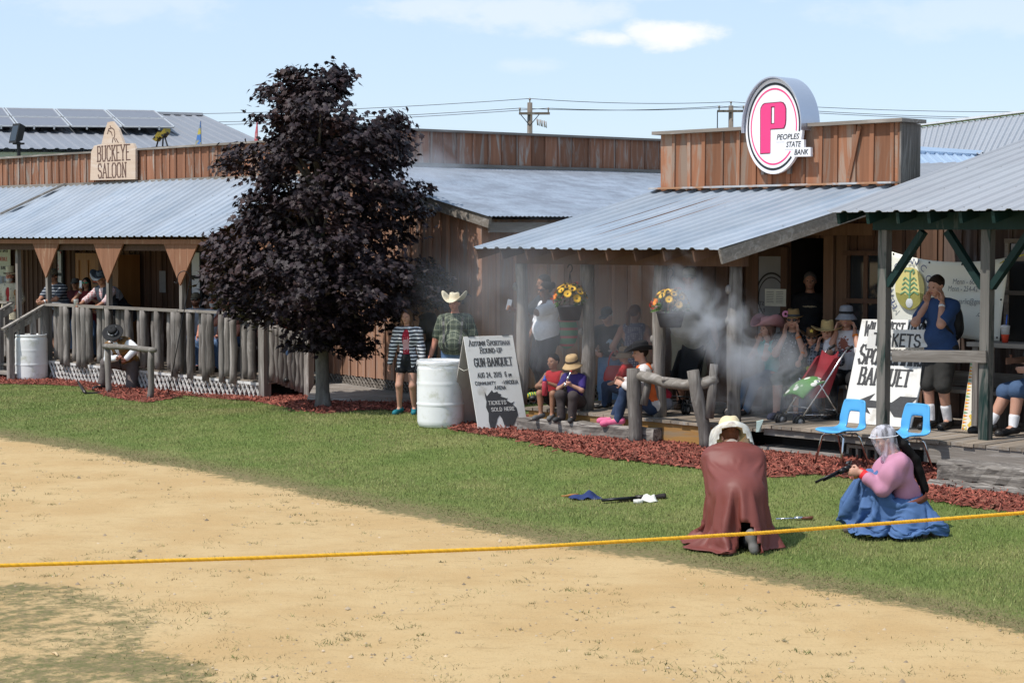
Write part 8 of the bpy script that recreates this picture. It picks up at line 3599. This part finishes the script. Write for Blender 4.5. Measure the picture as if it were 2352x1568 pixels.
m.tube([Vector((w.x - .08, w.y, 1.62)), Vector((w.x - .05, w.y, 1.8)), Vector((w.x + .06, w.y, 1.8)), Vector((w.x + .09, w.y, 1.62))], .012, 6)
m.build('strap', material('green strap', (.04, .35, .08), .8), K, True)

# children sitting on the edge of the boardwalk, feet on the log
KID = dict(hip=(0, -.02, .21), rf=(.07, .2, .045), lf=(-.07, .2, .045), rk=(.15, 1, .5), lk=(-.15, 1, .5))
g = on(1275, 16.94, .395)
p = Person('boy in a red sleeveless shirt drinking from a red bottle', g, 150, 1.16, .95, skin='warm', hs=1.28, rh=(.09, .17, .37), lh=(-.03, .19, .40), re=(.8, .2, -.9), le=(-.8, .1, -1), curl=(.8, .8), head=(0, 4, -14), lean=(6, 0, 0), h=.009, group=SPEC_B, **KID)
p.wear('vest', cloth('red jersey', (.48, .02, .025)), torso=.04, off=.012, straps=True)
p.wear('shorts', cloth('dark shorts', (.02, .018, .02)), legs=.85, off=.02)
p.shoes(material('grey sandal', (.12, .12, .12), .8), name='sandal')
p.hair('short', 'black')
w = p.world(p.J['lwr'] + Vector((.04, .05, -.02)))
Bt = empty('water_bottle', w, 0, 'red sports bottle with blue cap held by the boy in red', 'bottle')
m = MB()
m.lathe([(.028, -.14), (.036, -.13), (.036, .03), (.026, .05)], w, 16)
m.build('flask', material('clear red plastic', (.45, .04, .06), .2, alpha=.9), Bt, True)
m = MB()
m.lathe([(.027, .05), (.025, .075), (.01, .09), (.008, .12)], w, 14)
m.build('cap', material('blue plastic', (.03, .09, .5), .4), Bt, True)

g = on(1320, 16.94, .395)
p = Person('child in a tan bucket hat and purple shirt holding a silver toy gun', g, 152, 1.14, 1., skin='fair', hs=1.28, rh=(.02, .19, .42), lh=(-.03, .19, .41), re=(.9, .0, -.9), le=(-.9, .0, -.9), curl=(.9, .9), head=(14, 0, 0), lean=(10, 0, 0), h=.009, group=SPEC_B, **KID)
p.wear('tee', cloth('purple tee', (.035, .018, .14)), torso=.04, sleeve=.75, off=.016)
p.wear('trousers', cloth('brown trousers', (.055, .042, .04)), legs=2, off=.022, amp=.007)
p.shoes(material('dark grey shoe', (.04, .04, .04), .8))
p.glasses()
p.hat('bucket', cloth('tan canvas', (.55, .37, .19), var=.05), cloth('dark tan band', (.10, .07, .05)), scale=1.12)
w = p.world(p.J['rwr'] + Vector((-.02, .03, .02)))
G = empty('toy_gun', w, 0, 'silver toy revolver with red tip held by the child in the bucket hat', 'toy gun')
m = MB()
d = Vector((.06, -.03, .13)).normalized()
m.tube([w, w + d * .15], .009, 8)
m.tube([w + d * .03, w + d * .075], .017, 8)
m.tube([w, w + Vector((-.02, -.02, -.06))], [.013, .016], 8)
m.build('gun_barrel', M_CHROME, G, True)
m = MB()
m.tube([w + d * .15, w + d * .165], .0105, 8)
m.build('red_tip', material('red plastic', (.7, .03, .03), .4), G, True)

# pair standing behind the boardwalk
g = on(1404, 18.65, .2)
p = Person('elderly man in a dark cap, black printed tee shirt and jeans', g, 168, 1.58, 1.1, skin='fair', lean=(14, 0, -8), head=(16, 0, -22), rh=(.10, .2, .6), re=(.7, -.4, -.6), lh=(-.1, .2, .58), le=(-.8, -.3, -.6), curl=(.8, .7), h=.0105, group=SPEC_B)
p.wear('tee', pattern('black printed tee', (.012, .012, .014), 'none', (0, 0, 0), box=((-.03, 1.10, .08, .035, (.35, .5, .65)), (-.05, .98, .07, .03, (.4, .35, .35)))), torso=.05, sleeve=.8, off=.022)
p.wear('jeans', cloth('light blue denim', (.15, .27, .46), col2=(.20, .33, .52), m2=(5, .55, .1)), legs=2, off=.026, amp=.006)
p.shoes(SHOE_B)
p.hair('short', 'white')
p.hat('cap', cloth('charcoal cap', (.045, .045, .05)), None)
p.wristband('r', WHITEB)
g = on(1456, 18.5, .2)
p = Person('woman with auburn ponytail in a patterned sleeveless top seen from behind', g, -8, 1.62, .98, skin='tan', rh=(.16, .04, .5), lh=(-.13, .10, .55), le=(-.8, -.6, -.3), head=(0, 0, -40), bust=.8, h=.0105, group=SPEC_B)
p.wear('top', pattern('violet white print', (.42, .40, .44), 'plaid', (.10, .09, .15), 34, 2, .42, dist=2.5), torso=.13, off=.014, straps=True)
p.wear('jeans', DENIM2, legs=2, off=.012)
p.shoes(SHOE_B)
p.hair('pony', 'auburn')
w = p.world(p.J['lwr']) + Vector((-.06, -.1, -.2))
K = empty('handbag', w, 0, 'red leather handbag on the arm of the woman with the ponytail', 'handbag')
red = material('red leather', (.48, .035, .035), .45, var=.12, ns=6)
m = MB()
vs, fs = [], []
n = 20
for (r, z, dd) in ((.02, -.14, .2), (.15, -.135, .42), (.17, -.08, .45), (.155, .0, .36), (.12, .08, .2), (.08, .1, .1), (.02, .1, .05)):
 for k in range(n):
  a = 2 * math.pi * k / n
  vs.append((w.x + r * math.cos(a), w.y + r * dd * math.sin(a), w.z + z))
for i in range(6):
 for k in range(n):
  fs.append((i * n + k, i * n + (k + 1) % n, (i + 1) * n + (k + 1) % n, (i + 1) * n + k))
m.add(vs, fs)
m.build('pouch', red, K, True)
for dy in (-.03, .03):
 m = MB()
 m.tube([w + Vector((.10 * math.cos(a), dy, .08 + .22 * math.sin(a))) for a in np.linspace(.05, 3.09, 14)], .009, 6)
 m.build('handle', red, K, True)

# seated woman with pink shoes; child in bucket hat behind; clothes heap
g = on(1487, 17.12, .395)
p = Person('woman in a black hat and pink canvas shoes sitting on the boardwalk edge', g, 80, 1.62, 1.05, skin='fair', hip=(0, -.04, .16), lean=(14, 0, 0), head=(4, 0, 20), rh=(.12, .2, .33), lh=(-.12, .18, .32), rf=(.07, .27, .04), lf=(-.08, .22, .04), rk=(.2, 1, 1), lk=(-.2, 1, 1.2), h=.0105, group=SPEC_B)
p.wear('blouse', cloth('off white blouse', (.62, .58, .56)), torso=.06, sleeve=1.8, off=.03, amp=.008)
p.wear('waistcoat', cloth('orange waistcoat', (.72, .14, .03)), torso=-.02, off=.034, vneck=True)
p.wear('jeans', DENIM2, legs=2, off=.014, amp=.004)
p.shoes(material('pink canvas', (.66, .13, .25), .8), SOLE)
p.hair('short', 'dark')
p.hat('kid', cloth('black hat', (.010, .010, .012)), None, scale=1.15)
g = on(1437, 17.7, ZD)
p = Person('small child in a brown bucket hat and red shirt behind the seated woman', g, 70, 1.05, 1., skin='fair', hs=1.25, hip=(0, 0, .24), rf=(.07, .25, .045), lf=(-.07, .25, .045), rh=(.1, .2, .3), lh=(-.1, .2, .3), h=.01, group=SPEC_B)
p.wear('tee', cloth('red tee', (.45, .02, .02)), torso=.05, sleeve=.8, off=.016)
p.wear('trousers', DENIM2, legs=2, off=.016)
p.shoes(SHOE_B)
p.hat('bucket', cloth('brown canvas', (.26, .17, .10)), cloth('dark tan band', (.10, .07, .05)), scale=1.15)
w = on(1502, 17.4, ZD)
K = empty('travel_bag', w, TH, 'grey and red bag lying on the boardwalk behind the hitching post', 'bag')
m = MB()
m.ball((w.x, w.y, w.z + .13), (.24, .15, .13), 16, 10)
m.build('grey_bottom', cloth('grey canvas', (.30, .30, .34)), K, True)
m = MB()
m.ball((w.x + .02, w.y + .02, w.z + .24), (.21, .13, .10), 16, 10)
m.build('red_top', cloth('crimson canvas', (.5, .03, .06)), K, True)
m = MB()
m.tube([Vector((w.x - .1 + .2 * f, w.y, w.z + .3 + .1 * math.sin(math.pi * f))) for f in np.linspace(0, 1, 9)], .012, 6)
m.build('handle', BLACKC, K, True)

g = on(1582, 18.3, ZD)
p = Person('heavy man in a khaki shirt and shorts standing in the smoke', g, 175, 1.82, 1.35, belly=1.2, skin='tan', rh=(.1, .22, .78), lh=(-.19, .06, .5), re=(.8, .1, -1), h=.0115, group=SPEC_B)
p.wear('shirt', cloth('pale khaki shirt', (.36, .34, .29)), torso=.06, sleeve=.8, off=.026, amp=.007)
p.wear('shorts', cloth('khaki shorts', (.24, .22, .16)), legs=1.0, off=.035, amp=.008)
p.shoes(SHOE_BR, name='sandal')
p.hair('short', 'grey')
p.hat('cap', cloth('khaki cap', (.25, .22, .15)))

p = Person('man in a black tee shirt standing in the dark doorway of the bank', on(1858, 19.5, ZD), 170, 1.78, 1.1, skin='tan', h=.0125, group=SPEC_B)
p.wear('tee', pattern('black lettered tee', (.012, .012, .014), 'none', (0, 0, 0), box=((0., 1.33, .11, .012, (.4, .32, .2)),)), torso=.09, sleeve=.8, off=.02)
p.wear('jeans', DENIM2, legs=2, off=.016)
p.shoes(SHOE_B)
p.hair('short', 'grey')

# family on the bench, hands on their ears
BEN = empty('porch_bench', W(ST(on(1855, 18.5, ZD))[0], 18.6, ZD), TH, 'low plank bench under the family covering their ears', 'bench')
m = MB(True)
s0, s1 = sx(1745, 18.6, .9), sx(1985, 18.6, .9)
m.box(s0, s1, 18.4, 18.82, ZD + .39, ZD + .43)
m.build('seat', W_GREYX, BEN)
for u in (s0 + .15, s1 - .2):
 m = MB(True)
 m.box(u, u + .08, 18.45, 18.78, ZD, ZD + .389)
 m.build('leg', W_GREY, BEN)
EARS = dict(rh='ear', lh='ear', re=(.35, .45, -1), le=(-.35, .45, -1), curl=(.5, .5))


def sit(hz, fy=.26, w=.075):
 return dict(hip=(0, -.02, hz), rf=(w, fy, .045), lf=(-w, fy, .045))


p = Person('girl in a pink cowboy hat and ripped jeans covering her ears', on(1772, 18.5, ZD), 112, 1.42, .9, skin='fair', hs=1.12, head=(2, 0, 4), lean=(10, 0, 0), h=.0105, group='family covering their ears', **sit(.355, .3), **EARS)
p.wear('tee', cloth('teal tee', (.03, .36, .36)), torso=.08, sleeve=.4, off=.014)
p.wear('jeans', pattern('ripped denim', (.08, .13, .2), 'speckle', (.45, .24, .17), 4, 2, .14), legs=2, off=.014)
p.shoes(SHOE_B)
p.hair('long', 'auburn')
p.hat('cowboy', cloth('pink felt', (.60, .30, .33), var=.05), None, scale=1.05, tilt=(-6, 0, 0))
p.wristband('l', WHITEB)
p = Person('woman in a tan trilby with a pink flower and dark sunglasses, cupping her face', on(1822, 18.45, ZD), 160, 1.68, 1.15, skin='fair', lean=(8, 0, 0), bust=1.1, h=.0105, group='family covering their ears', **sit(.315, .25), **dict(EARS, rh='cheek', lh='cheek', curl=(.2, .2)))
p.wear('blouse', pattern('dark floral blouse', (.022, .022, .03), 'speckle', (.24, .25, .30), 26, 2, .2), torso=.08, sleeve=.55, off=.02)
p.wear('shorts', cloth('dark green shorts', (.04, .055, .045)), legs=1.0, off=.022)
p.shoes(material('navy trainer', (.012, .015, .04), .8), SOLE)
p.hair('short', 'auburn')
p.glasses()
o = p.hat('fedora', cloth('tan trilby straw', (.30, .19, .08)), cloth('grey hat band', (.06, .065, .07)))
w = p.world(p.hp((.05, .03, .045)))
m = MB()
for k in range(12):
 a = k * .52
 m.ball(w + Vector((.03 * math.cos(a), -.01, .03 * math.sin(a))), (.016, .012, .016), 6, 4)
m.build('hat_flower', material('pink petals', (.66, .25, .42), .7), o, True)
p.wristband('l', ORANGEB)
w = on(1845, 18.15, 0)
p = Person('small child in a brown star hat and sunglasses between the woman and the boy', on(1864, 18.4, ZD), 165, 1.18, 1., skin='fair', hs=1.28, lean=(4, 0, 0), h=.0095, group='family covering their ears', **sit(.42, .26), **EARS)
p.wear('tee', pattern('dark tee with lime lettering', (.025, .026, .028), 'none', (0, 0, 0), box=((0, .62, .09, .04, (.5, .55, .06)),)), torso=.06, sleeve=.75, off=.016)
p.wear('trousers', DENIM2, legs=2, off=.016)
p.shoes(SHOE_B)
p.glasses()
o = p.hat('kid', cloth('brown felt', (.13, .065, .028)), None, scale=1.05)
w = p.world(p.hp((0, .062, .06)))
m = MB()
fw = (p.world(p.hp((0, .1, .06))) - w).normalized()
xx = fw.cross(ZV).normalized()
m.plate([(.028 * math.cos(math.pi / 2 + k * math.pi / 5) * (1 if k % 2 == 0 else .45), .028 * math.sin(math.pi / 2 + k * math.pi / 5) * (1 if k % 2 == 0 else .45)) for k in range(10)], w - fw * .01, xx, ZV, fw, .012)
m.build('hat_star', material('brass star', (.55, .4, .08), .4, .5), o)
p.wristband('r', ORANGEB)
p = Person('boy in a wide straw hat and checked shirt covering his ears', on(1899, 18.45, ZD), 165, 1.38, .95, skin='fair', hs=1.16, lean=(6, 0, 0), h=.0095, group='family covering their ears', **sit(.365, .25), **EARS)
p.wear('checked_shirt', pattern('dark checks', (.025, .028, .04), 'plaid', (.22, .23, .26), 26, 2, .2), torso=.06, sleeve=1.5, off=.018)
p.wear('jeans', DENIM2, legs=2, off=.014)
p.shoes(SHOE_B)
p.hair('short', 'brown')
p.hat('straw', STRAW, None, scale=1.08)
p = Person('man in a grey bucket hat, sunglasses and white printed tee covering his ears', on(1942, 18.6, ZD), 164, 1.78, 1.05, skin='fair', lean=(6, 0, 0), h=.0105, group='family covering their ears', **sit(.30, .24), **EARS)
p.wear('tee', pattern('white tee with brown print', (.66, .64, .66), 'none', (0, 0, 0), box=((0.02, .93, .07, .1, (.26, .09, .06)), (0.02, .84, .12, .02, (.2, .04, .06)))), torso=.07, sleeve=.85, off=.02)
p.wear('trousers', BLACKC, legs=2, off=.018)
p.shoes(SHOE_B)
p.glasses()
p.hat('bucket', cloth('grey hat cloth', (.24, .245, .27)), cloth('black hat band', (.02, .02, .022)))
p.wristband('l', ORANGEB)

# man with the backpack
p = Person('man in a blue tee shirt and dark shorts plugging his ears', on(2160, 18.05, ZD2), 128, 1.76, 1.06, belly=.45, skin='fair', head=(16, 0, -4), lean=(4, 0, 0), rf=(.03, .06, .045), lf=(-.045, -.02, .045), rt=(-.01, .1, -.025), lt=(-.03, .1, -.025), h=.0105, **EARS)
p.wear('tee', cloth('blue tee', (.022, .055, .145)), torso=.09, sleeve=.75, off=.018, amp=.006)
p.wear('shorts', cloth('charcoal cargo shorts', (.028, .027, .025)), legs=.98, off=.024, amp=.008)
p.socks(WHITEC, .42)
p.shoes(SHOE_B)
p.hair('short', 'dark')
p.wristband('l', WHITEB)
K = empty('backpack', p.world(p.J['chest'] + Vector((0, -.2, -.1))), R_(128), 'black backpack on the back of the man in the blue tee', 'backpack')
B_ = Sdf(.012)
c = p.J['chest']
B_.ell(c + Vector((0, -.20, -.08)), (.15, .10, .24), k=.05)
B_.ell(c + Vector((0, -.25, -.15)), (.12, .07, .13), k=.04)
v, f = B_.surf()
v = np.array([tuple(p.world(x)) for x in v])
meshobj('bag_body', v, f, cloth('black nylon', (.010, .010, .011), rough=.6), K, True)
for sg in (1, -1):
 m = MB()
 q = [c + Vector((sg * .11, -.12, .12)), c + Vector((sg * .12, -.02, .165)), c + Vector((sg * .125, .115, .06)), c + Vector((sg * .15, .12, -.08)), c + Vector((sg * .17, .0, -.2)), c + Vector((sg * .12, -.14, -.24))]
 m.tube([p.world(x) for x in q], .02, 6)
 m.build('shoulder_strap', MATS['black nylon'], K, True)
# person cut by the right edge
p = Person('seated person in blue shorts and black shoes cut by the right edge of the picture', on(2395, 18.4, ZD2), 104, 1.76, 1.3, belly=.8, skin='fair', hip=(0, -.02, .31), lean=(6, 0, 0), rf=(.08, .33, .045), lf=(-.09, .26, .045), rh=(.17, .12, .45), lh=(-.16, .18, .42), h=.0115)
p.wear('tee', cloth('grey tee', (.2, .2, .21)), torso=.08, sleeve=.8, off=.024)
p.wear('shorts', cloth('denim shorts', (.055, .10, .19)), legs=1.0, off=.03)
p.socks(WHITEC, .3)
p.shoes(SHOE_B)
p.hair('short', 'brown')

# ---- woman in the pink blouse aiming a revolver
g = gz(2062, 1228)
p = Person('kneeling woman in a pink blouse and blue skirt aiming a revolver', g, 88, 1.62, 1.05, skin='fair', hip=(0, -.06, .155), lean=(17, 0, 0), head=(20, 0, 4), lh=(-.045, .215, .355), rh=(.0, .22, .352), le=(-.5, -.35, -1), re=(.5, -.35, -1), lf=(-.08, -.17, .06), lk=(-.1, 1, -.22), lt=(0, -.03, -.05), rf=(.09, .15, .04), rk=(.2, .6, 1.4), curl=(.95, .95), lhd=(.05, 1, .02), rhd=(-.2, 1, .02), bust=.9, h=.009)
BL = cloth('pink cotton', (.46, .21, .30), var=.06, ns=9, bump=.8, bs=6., bd=.035, bdet=1.2, stretch=(1.2, 1.2, .6))
p.wear('blouse', BL, torso=-.045, sleeve=1.6, off=.03, amp=.009, fr=17, puff=.026)
# skirt: a full sheet let fall over both legs
B_ = Sdf(.024)
J = p.J
pe, kr, kl = J['pel'], J['rkn'], J['lkn']
p.torso(B_, .02)
for k in 'rl':
 p.leg(B_, k, 2, .035)
 B_.cap(J[k + 'an'], J[k + 'toe'], .05, .045)
B_.cap(pe, kr.lerp(kl, .5), .10, .06)
cb = B_.surf()
sx3, Y3 = Vector((1, 0, 0)), Vector((0, 1, 0))
ux = p.Rt @ Y3
wc = pe + p.Rt @ Vector((0, 0, .095))
rings = [(wc, sx3, ux, .135, .115, 0), (pe + p.Rt @ Vector((0, .01, .05)), sx3, ux, .185, .17, .02), (Vector((.0, pe.y + .10, .46)), sx3, (Y3 + ZV * .5), .30, .36, .05), (Vector((.0, pe.y + .12, .50)), sx3, (Y3 + ZV * .2), .42, .47, .08), (Vector((.0, pe.y + .2, .46)), sx3, Y3, .53, .55, .09), (Vector((.0, pe.y + .23, .36)), sx3, Y3, .58, .61, .11)]
n = 108
v, f, M = loft(rings, n, sub=9)
pin = np.zeros(len(v))
pin[:n * 4] = 1
v = drape(v, f, pin, [cb], frames=44, mass=.22, stiff=10, bend=.2)
o = meshobj('skirt', v, f, cloth('blue skirt cotton', (.07, .14, .30), var=.07, ns=7, bump=.5, bs=7., bd=.02, bdet=1.5), p.root, True, local=True)
o.modifiers.new('thickness', 'SOLIDIFY').thickness = .006
p.wear('under_skirt_shade', BLACKC, legs=1.9, off=.008)  # added black layer: hides the skin, stands in for shade under the skirt
m = MB()
cc = pe + p.Rt @ Vector((0, .005, .065))
n = 36
vs = [cc + p.Rt @ Vector((r * .207 * math.cos(2 * math.pi * k / n), r * .186 * math.sin(2 * math.pi * k / n) + .0, z)) for (r, z) in ((1.02, -.03), (1.03, .025), (.95, .025), (.95, -.03)) for k in range(n)]
m.add(vs, [(i * n + k, i * n + (k + 1) % n, ((i + 1) % 4) * n + (k + 1) % n, ((i + 1) % 4) * n + k) for i in range(4) for k in range(n)])
p.lp(m, 'belt', material('brown belt leather', (.13, .035, .02), .5))
p.shoes(material('worn grey brown boot', (.12, .095, .08), .7), tall=.55, name='boot')
p.hair('tail', 'black')
for k in 'lr':
 m = MB()
 a = p.J[k + 'wr'].lerp(p.J[k + 'el'], .22)
 d = (p.J[k + 'el'] - p.J[k + 'wr']).normalized()
 m.tube([a - d * .035, a + d * .035], .045, 14)
 p.lp(m, 'cuff', material('red cuff', (.62, .015, .02), .7))


def veil(p, name, grow, low, mat_, f0=0., up=.012, gap=0., flare=.12):
 K = p.H * p.hs
 vs, fs = [], []
 n, rows = 44, 12
 for j in range(rows + 1):
  f = f0 + (1 - f0) * j / rows
  for k in range(n):
   a = 2 * math.pi * k / n
   if f < .5:
    ph = f / .5 * math.pi / 2
    r, z = math.sin(ph), math.cos(ph) * .062 + .012
   else:
    u = (f - .5) / .5
    r, z = 1 + flare * u, .012 - low * u * (1 + .12 * math.sin(3 * a))
   w = 1 + .045 * math.sin(9 * a + 2) * f * f + .02 * math.sin(17 * a) * f
   vs.append(p.hp((.053 * grow * r * w * math.cos(a), (.068 * grow * r * w) * math.sin(a) + .004, z + up)))
 for j in range(rows):
  for k in range(n):
   if gap and j > rows * .3 and abs(math.degrees(2 * math.pi * k / n) - 262) < gap * (.5 + j / rows):
    continue
   fs.append((j * n + k, j * n + (k + 1) % n, (j + 1) * n + (k + 1) % n, (j + 1) * n + k))
 return p.part(name, np.array([tuple(v) for v in vs]), fs, mat_)


TULLE = material('white tulle', (.80, .78, .86), .7, alpha=.18, alpha2=.62, var=.2, ns=22, stretch=(1, 1, .22))
v = veil(p, 'veil', 1.08, .145, TULLE, flare=-.3)
m = MB()
K_ = p.H * p.hs
m.tube([p.hp((.061 * math.cos(a), .078 * math.sin(a) + .004, .02 + .02 * math.sin(a))) for a in np.linspace(0, 2 * math.pi, 30, endpoint=False)], .004, 6, close=True)
m.tube([p.hp((.03 * math.sin(a), .074 - .02 * abs(math.sin(a)), .038 + .012 * math.sin(2 * a))) for a in np.linspace(0, 2 * math.pi, 18, endpoint=False)], .0045, 5, close=True)
m.build('ribbon', WHITEC, None, True) if False else p.lp(m, 'ribbon', WHITEC, True, v)
# revolver in her hands, pointing down to the left
w = p.world(p.J['lwr'] + Vector((.02, .10, .02)))
G = empty('revolver', w, 0, 'long dark revolver aimed by the kneeling woman in pink', 'revolver')
d = Vector((-.92, -.12, -.42)).normalized()
u = Vector((-.38, 0, .9)).normalized()
m = MB()
m.tube([w + d * .05 + u * .03, w + d * .33 + u * .03], .0115, 10)
m.tube([w + d * .06 + u * .012, w + d * .26 + u * .012], .008, 8)
m.build('gun_barrel', M_STEEL, G, True)
m = MB()
m.tube([w + d * .035 + u * .02, w + d * .095 + u * .02], .025, 12)
m.beam(w - d * .02 + u * .015, w + d * .05 + u * .02, .022, .05)
m.beam(w - d * .02 + u * .045, w - d * .035 + u * .07, .01, .02)
m.build('cylinder', M_STEEL, G, True)
m = MB()
m.tube([w - d * .01, w - d * .035 - u * .05, w - d * .03 - u * .10], [.015, .017, .021], 10)
m.build('grip', W_DOOR, G, True)

# ---- person in the long red coat, seen from behind
g = gz(1668, 1262)
p = Person('person in a long rust red coat kneeling with back turned and veiled hat', g + Vector((.12, .22, 0)), 2, 1.70, 1.12, skin='fair', hip=(0, -.06, .27), lean=(50, 0, 0), head=(34, 0, 0), rh=(.09, .34, .20), lh=(-.09, .34, .20), re=(.8, -.1, -.6), le=(-.8, -.1, -.6), rf=(.035, -.25, .085), lf=(-.09, -.20, .05), rk=(.1, 1, -.7), lk=(-.1, 1, -.7), rt=(.01, -.02, -.055), lt=(0, -.06, -.04), h=.0095)
J = p.J
H_ = p.H
R2 = p.Rt
pe = J['pel']
at = lambda x, y, z: pe + (R2 @ Vector((x, y, z))) * H_
B_ = Sdf(.026)
p.torso(B_, .03)
for sg, k in ((1, 'r'), (-1, 'l')):
 p.arm(B_, k, 2, .03)
 p.leg(B_, k, 2, .03)
 B_.cap(at(sg * .05, 0, .27), at(sg * .115, .0, .25), .08, .07)
B_.ell(pe + Vector((0, -.06, .02)), (.2, .17, .17), k=.06)
cb = B_.surf()
up, sx3, ux = R2 @ Vector((0, 0, 1)), Vector((1, 0, 0)), R2 @ Vector((0, 1, 0))
Y3 = Vector((0, 1, 0))
mid = (ux + Y3).normalized()
rings = [(at(0, -.0, .325), sx3, ux, .10, .085, 0), (at(0, -.005, .29), sx3, ux, .20, .13, 0), (at(0, -.005, .22), sx3, ux, .285, .19, .0), (at(0, -.01, .1), sx3, ux, .30, .22, .01), (pe + Vector((0, -.04, .02)), sx3, mid, .33, .29, .03),
         (Vector((-.05, pe.y - .10, .28)), sx3, Y3, .43, .42, .07), (Vector((-.12, pe.y - .12, .06)), sx3, Y3, .58, .54, .1)]
n = 112
v, f, M = loft(rings, n, sub=9)
pin = np.zeros(len(v))
pin[:n * 4] = 1
# the back of the coat opens over the boot: a slit from the hem up
ang = (np.arange(len(v)) % n) * 360. / n
row = np.arange(len(v)) // n
slit = {i for i in range(len(v)) if abs(ang[i] - 279) < 5 + 14 * (row[i] / M - .8) / .2 and row[i] > M * .8}
f = [q for q in f if not any((i in slit) for i in q)]
used = sorted({i for q in f for i in q})
remap = {o_: i for i, o_ in enumerate(used)}
v, pin, f = v[used], pin[used], [tuple(remap[i] for i in q) for q in f]
v = drape(v, f, pin, [cb], frames=40, mass=.22, stiff=10, bend=.25)
COAT = cloth('rust red satin', (.165, .042, .032), rough=.55, var=.08, ns=6, bump=.5, bs=4., bd=.02, bdet=1.5)
o = meshobj('coat', v, f, COAT, p.root, True, local=True)
o.modifiers.new('thickness', 'SOLIDIFY').thickness = .006
nk = J['neck']
B_ = Sdf(.01)
B_.cap(pe + (p.Rt @ Vector((0, -.02, .305))) * p.H, nk + (p.Rt @ Vector((0, -.01, .03))) * p.H, .085, .07)
v, f = B_.surf()
p.part('collar', v, f, cloth('cream linen', (.50, .42, .36)))
p.wear('trousers', cloth('dark breeches', (.03, .03, .033)), legs=1.7, off=.02)
p.shoes(material('grey suede boot', (.16, .15, .14), .75, var=.25, ns=12), tall=.55, name='boot')
p.hair('bun', 'auburn')
p.hat('fedora', cloth('pale straw', (.66, .54, .33), var=.08), None, scale=1.3)
veil(p, 'veil', 2.1, .10, material('ivory tulle', (.78, .77, .72), .7, alpha=.36, alpha2=.66, var=.1, ns=14, stretch=(1, 1, .3)), .36, -.004, 32)

# ------------------------------------------------------------------ gun smoke


def smoke(lab, c, r, rot, dens, ns, thr, colr=(.9, .94, 1.), name='smoke'):
 m = MB()
 m.ball((0, 0, 0), (1, 1, 1), 20, 12)
 o = meshobj(name, np.array([tuple(v) for v in m.v]), m.f, [], None, True, local=True)
 o.location = c
 o.scale = r
 o.rotation_euler = rot
 mt = bpy.data.materials.new('gun smoke')
 mt.use_nodes = True
 t = mt.node_tree
 t.nodes.clear()
 L = t.links.new
 tc = nn(t, 'ShaderNodeTexCoord')
 ln = nn(t, 'ShaderNodeVectorMath', operation='LENGTH')
 L(tc.outputs['Object'], ln.inputs[0])
 fall = nn(t, 'ShaderNodeMapRange', interpolation_type='SMOOTHSTEP')
 for i, x in ((1, 1.), (2, .25), (3, 0.), (4, 1.)):
  fall.inputs[i].default_value = x
 L(ln.outputs['Value'], fall.inputs[0])
 mp = nn(t, 'ShaderNodeMapping')
 mp.inputs['Scale'].default_value = tuple(x * 1.0 for x in r)
 mp.inputs['Location'].default_value = (c[0], c[1], c[2])
 L(tc.outputs['Object'], mp.inputs[0])
 nz = nn(t, 'ShaderNodeTexNoise', i_Scale=ns, i_Detail=5.0, i_Roughness=.6, i_Distortion=.9)
 L(mp.outputs[0], nz.inputs['Vector'])
 nr_ = nn(t, 'ShaderNodeMapRange', interpolation_type='SMOOTHSTEP')
 for i, x in ((1, thr), (2, thr + .25), (3, 0.), (4, 1.)):
  nr_.inputs[i].default_value = x
 L(nz.outputs['Fac'], nr_.inputs[0])
 mu = nn(t, 'ShaderNodeMath', operation='MULTIPLY')
 L(fall.outputs[0], mu.inputs[0])
 L(nr_.outputs[0], mu.inputs[1])
 m2 = nn(t, 'ShaderNodeMath', operation='MULTIPLY')
 L(mu.outputs[0], m2.inputs[0])
 m2.inputs[1].default_value = dens
 pv = nn(t, 'ShaderNodeVolumePrincipled')
 pv.inputs['Color'].default_value = (*colr, 1)
 pv.inputs['Anisotropy'].default_value = .2
 L(m2.outputs[0], pv.inputs['Density'])
 out = nn(t, 'ShaderNodeOutputMaterial')
 L(pv.outputs[0], out.inputs['Volume'])
 mt.cycles.volume_step_rate = 1.0 if hasattr(mt.cycles, 'volume_step_rate') else 1
 o.data.materials.append(mt)
 tag(o, lab, 'smoke', kind='stuff')


def at_(px, py, t):
 return pt(px, py, t)


smoke('dense blue white gun smoke rolling from the hitching rail along the porch', at_(1690, 775, 16.7), (1.45, .5, .55), (0, R_(38), 0), 3.4, 2.2, .42)
smoke('gun smoke curling up past the second flower basket', at_(1580, 665, 16.75), (.42, .35, .62), (0, R_(-12), 0), 2.6, 2.8, .42)
smoke('thin gun smoke round the feet of the seated family', at_(1790, 905, 17.2), (1.0, .4, .42), (0, 0, 0), 2.2, 2.8, .45)
smoke('faint smoke veil before the brown cabin', at_(1330, 700, 17.0), (2.6, .9, 1.35), (0, 0, 0), .36, 1.1, .32)
smoke('faint smoke drifting behind the maple crown', at_(965, 420, 20.0), (1.2, .9, .95), (0, R_(-30), 0), .5, 1.6, .36)
sc.cycles.volume_bounces = 1
sc.cycles.volume_max_steps = 96
sc.cycles.max_bounces = 7
sc.cycles.transparent_max_bounces = 12
sc.cycles.use_denoising = True
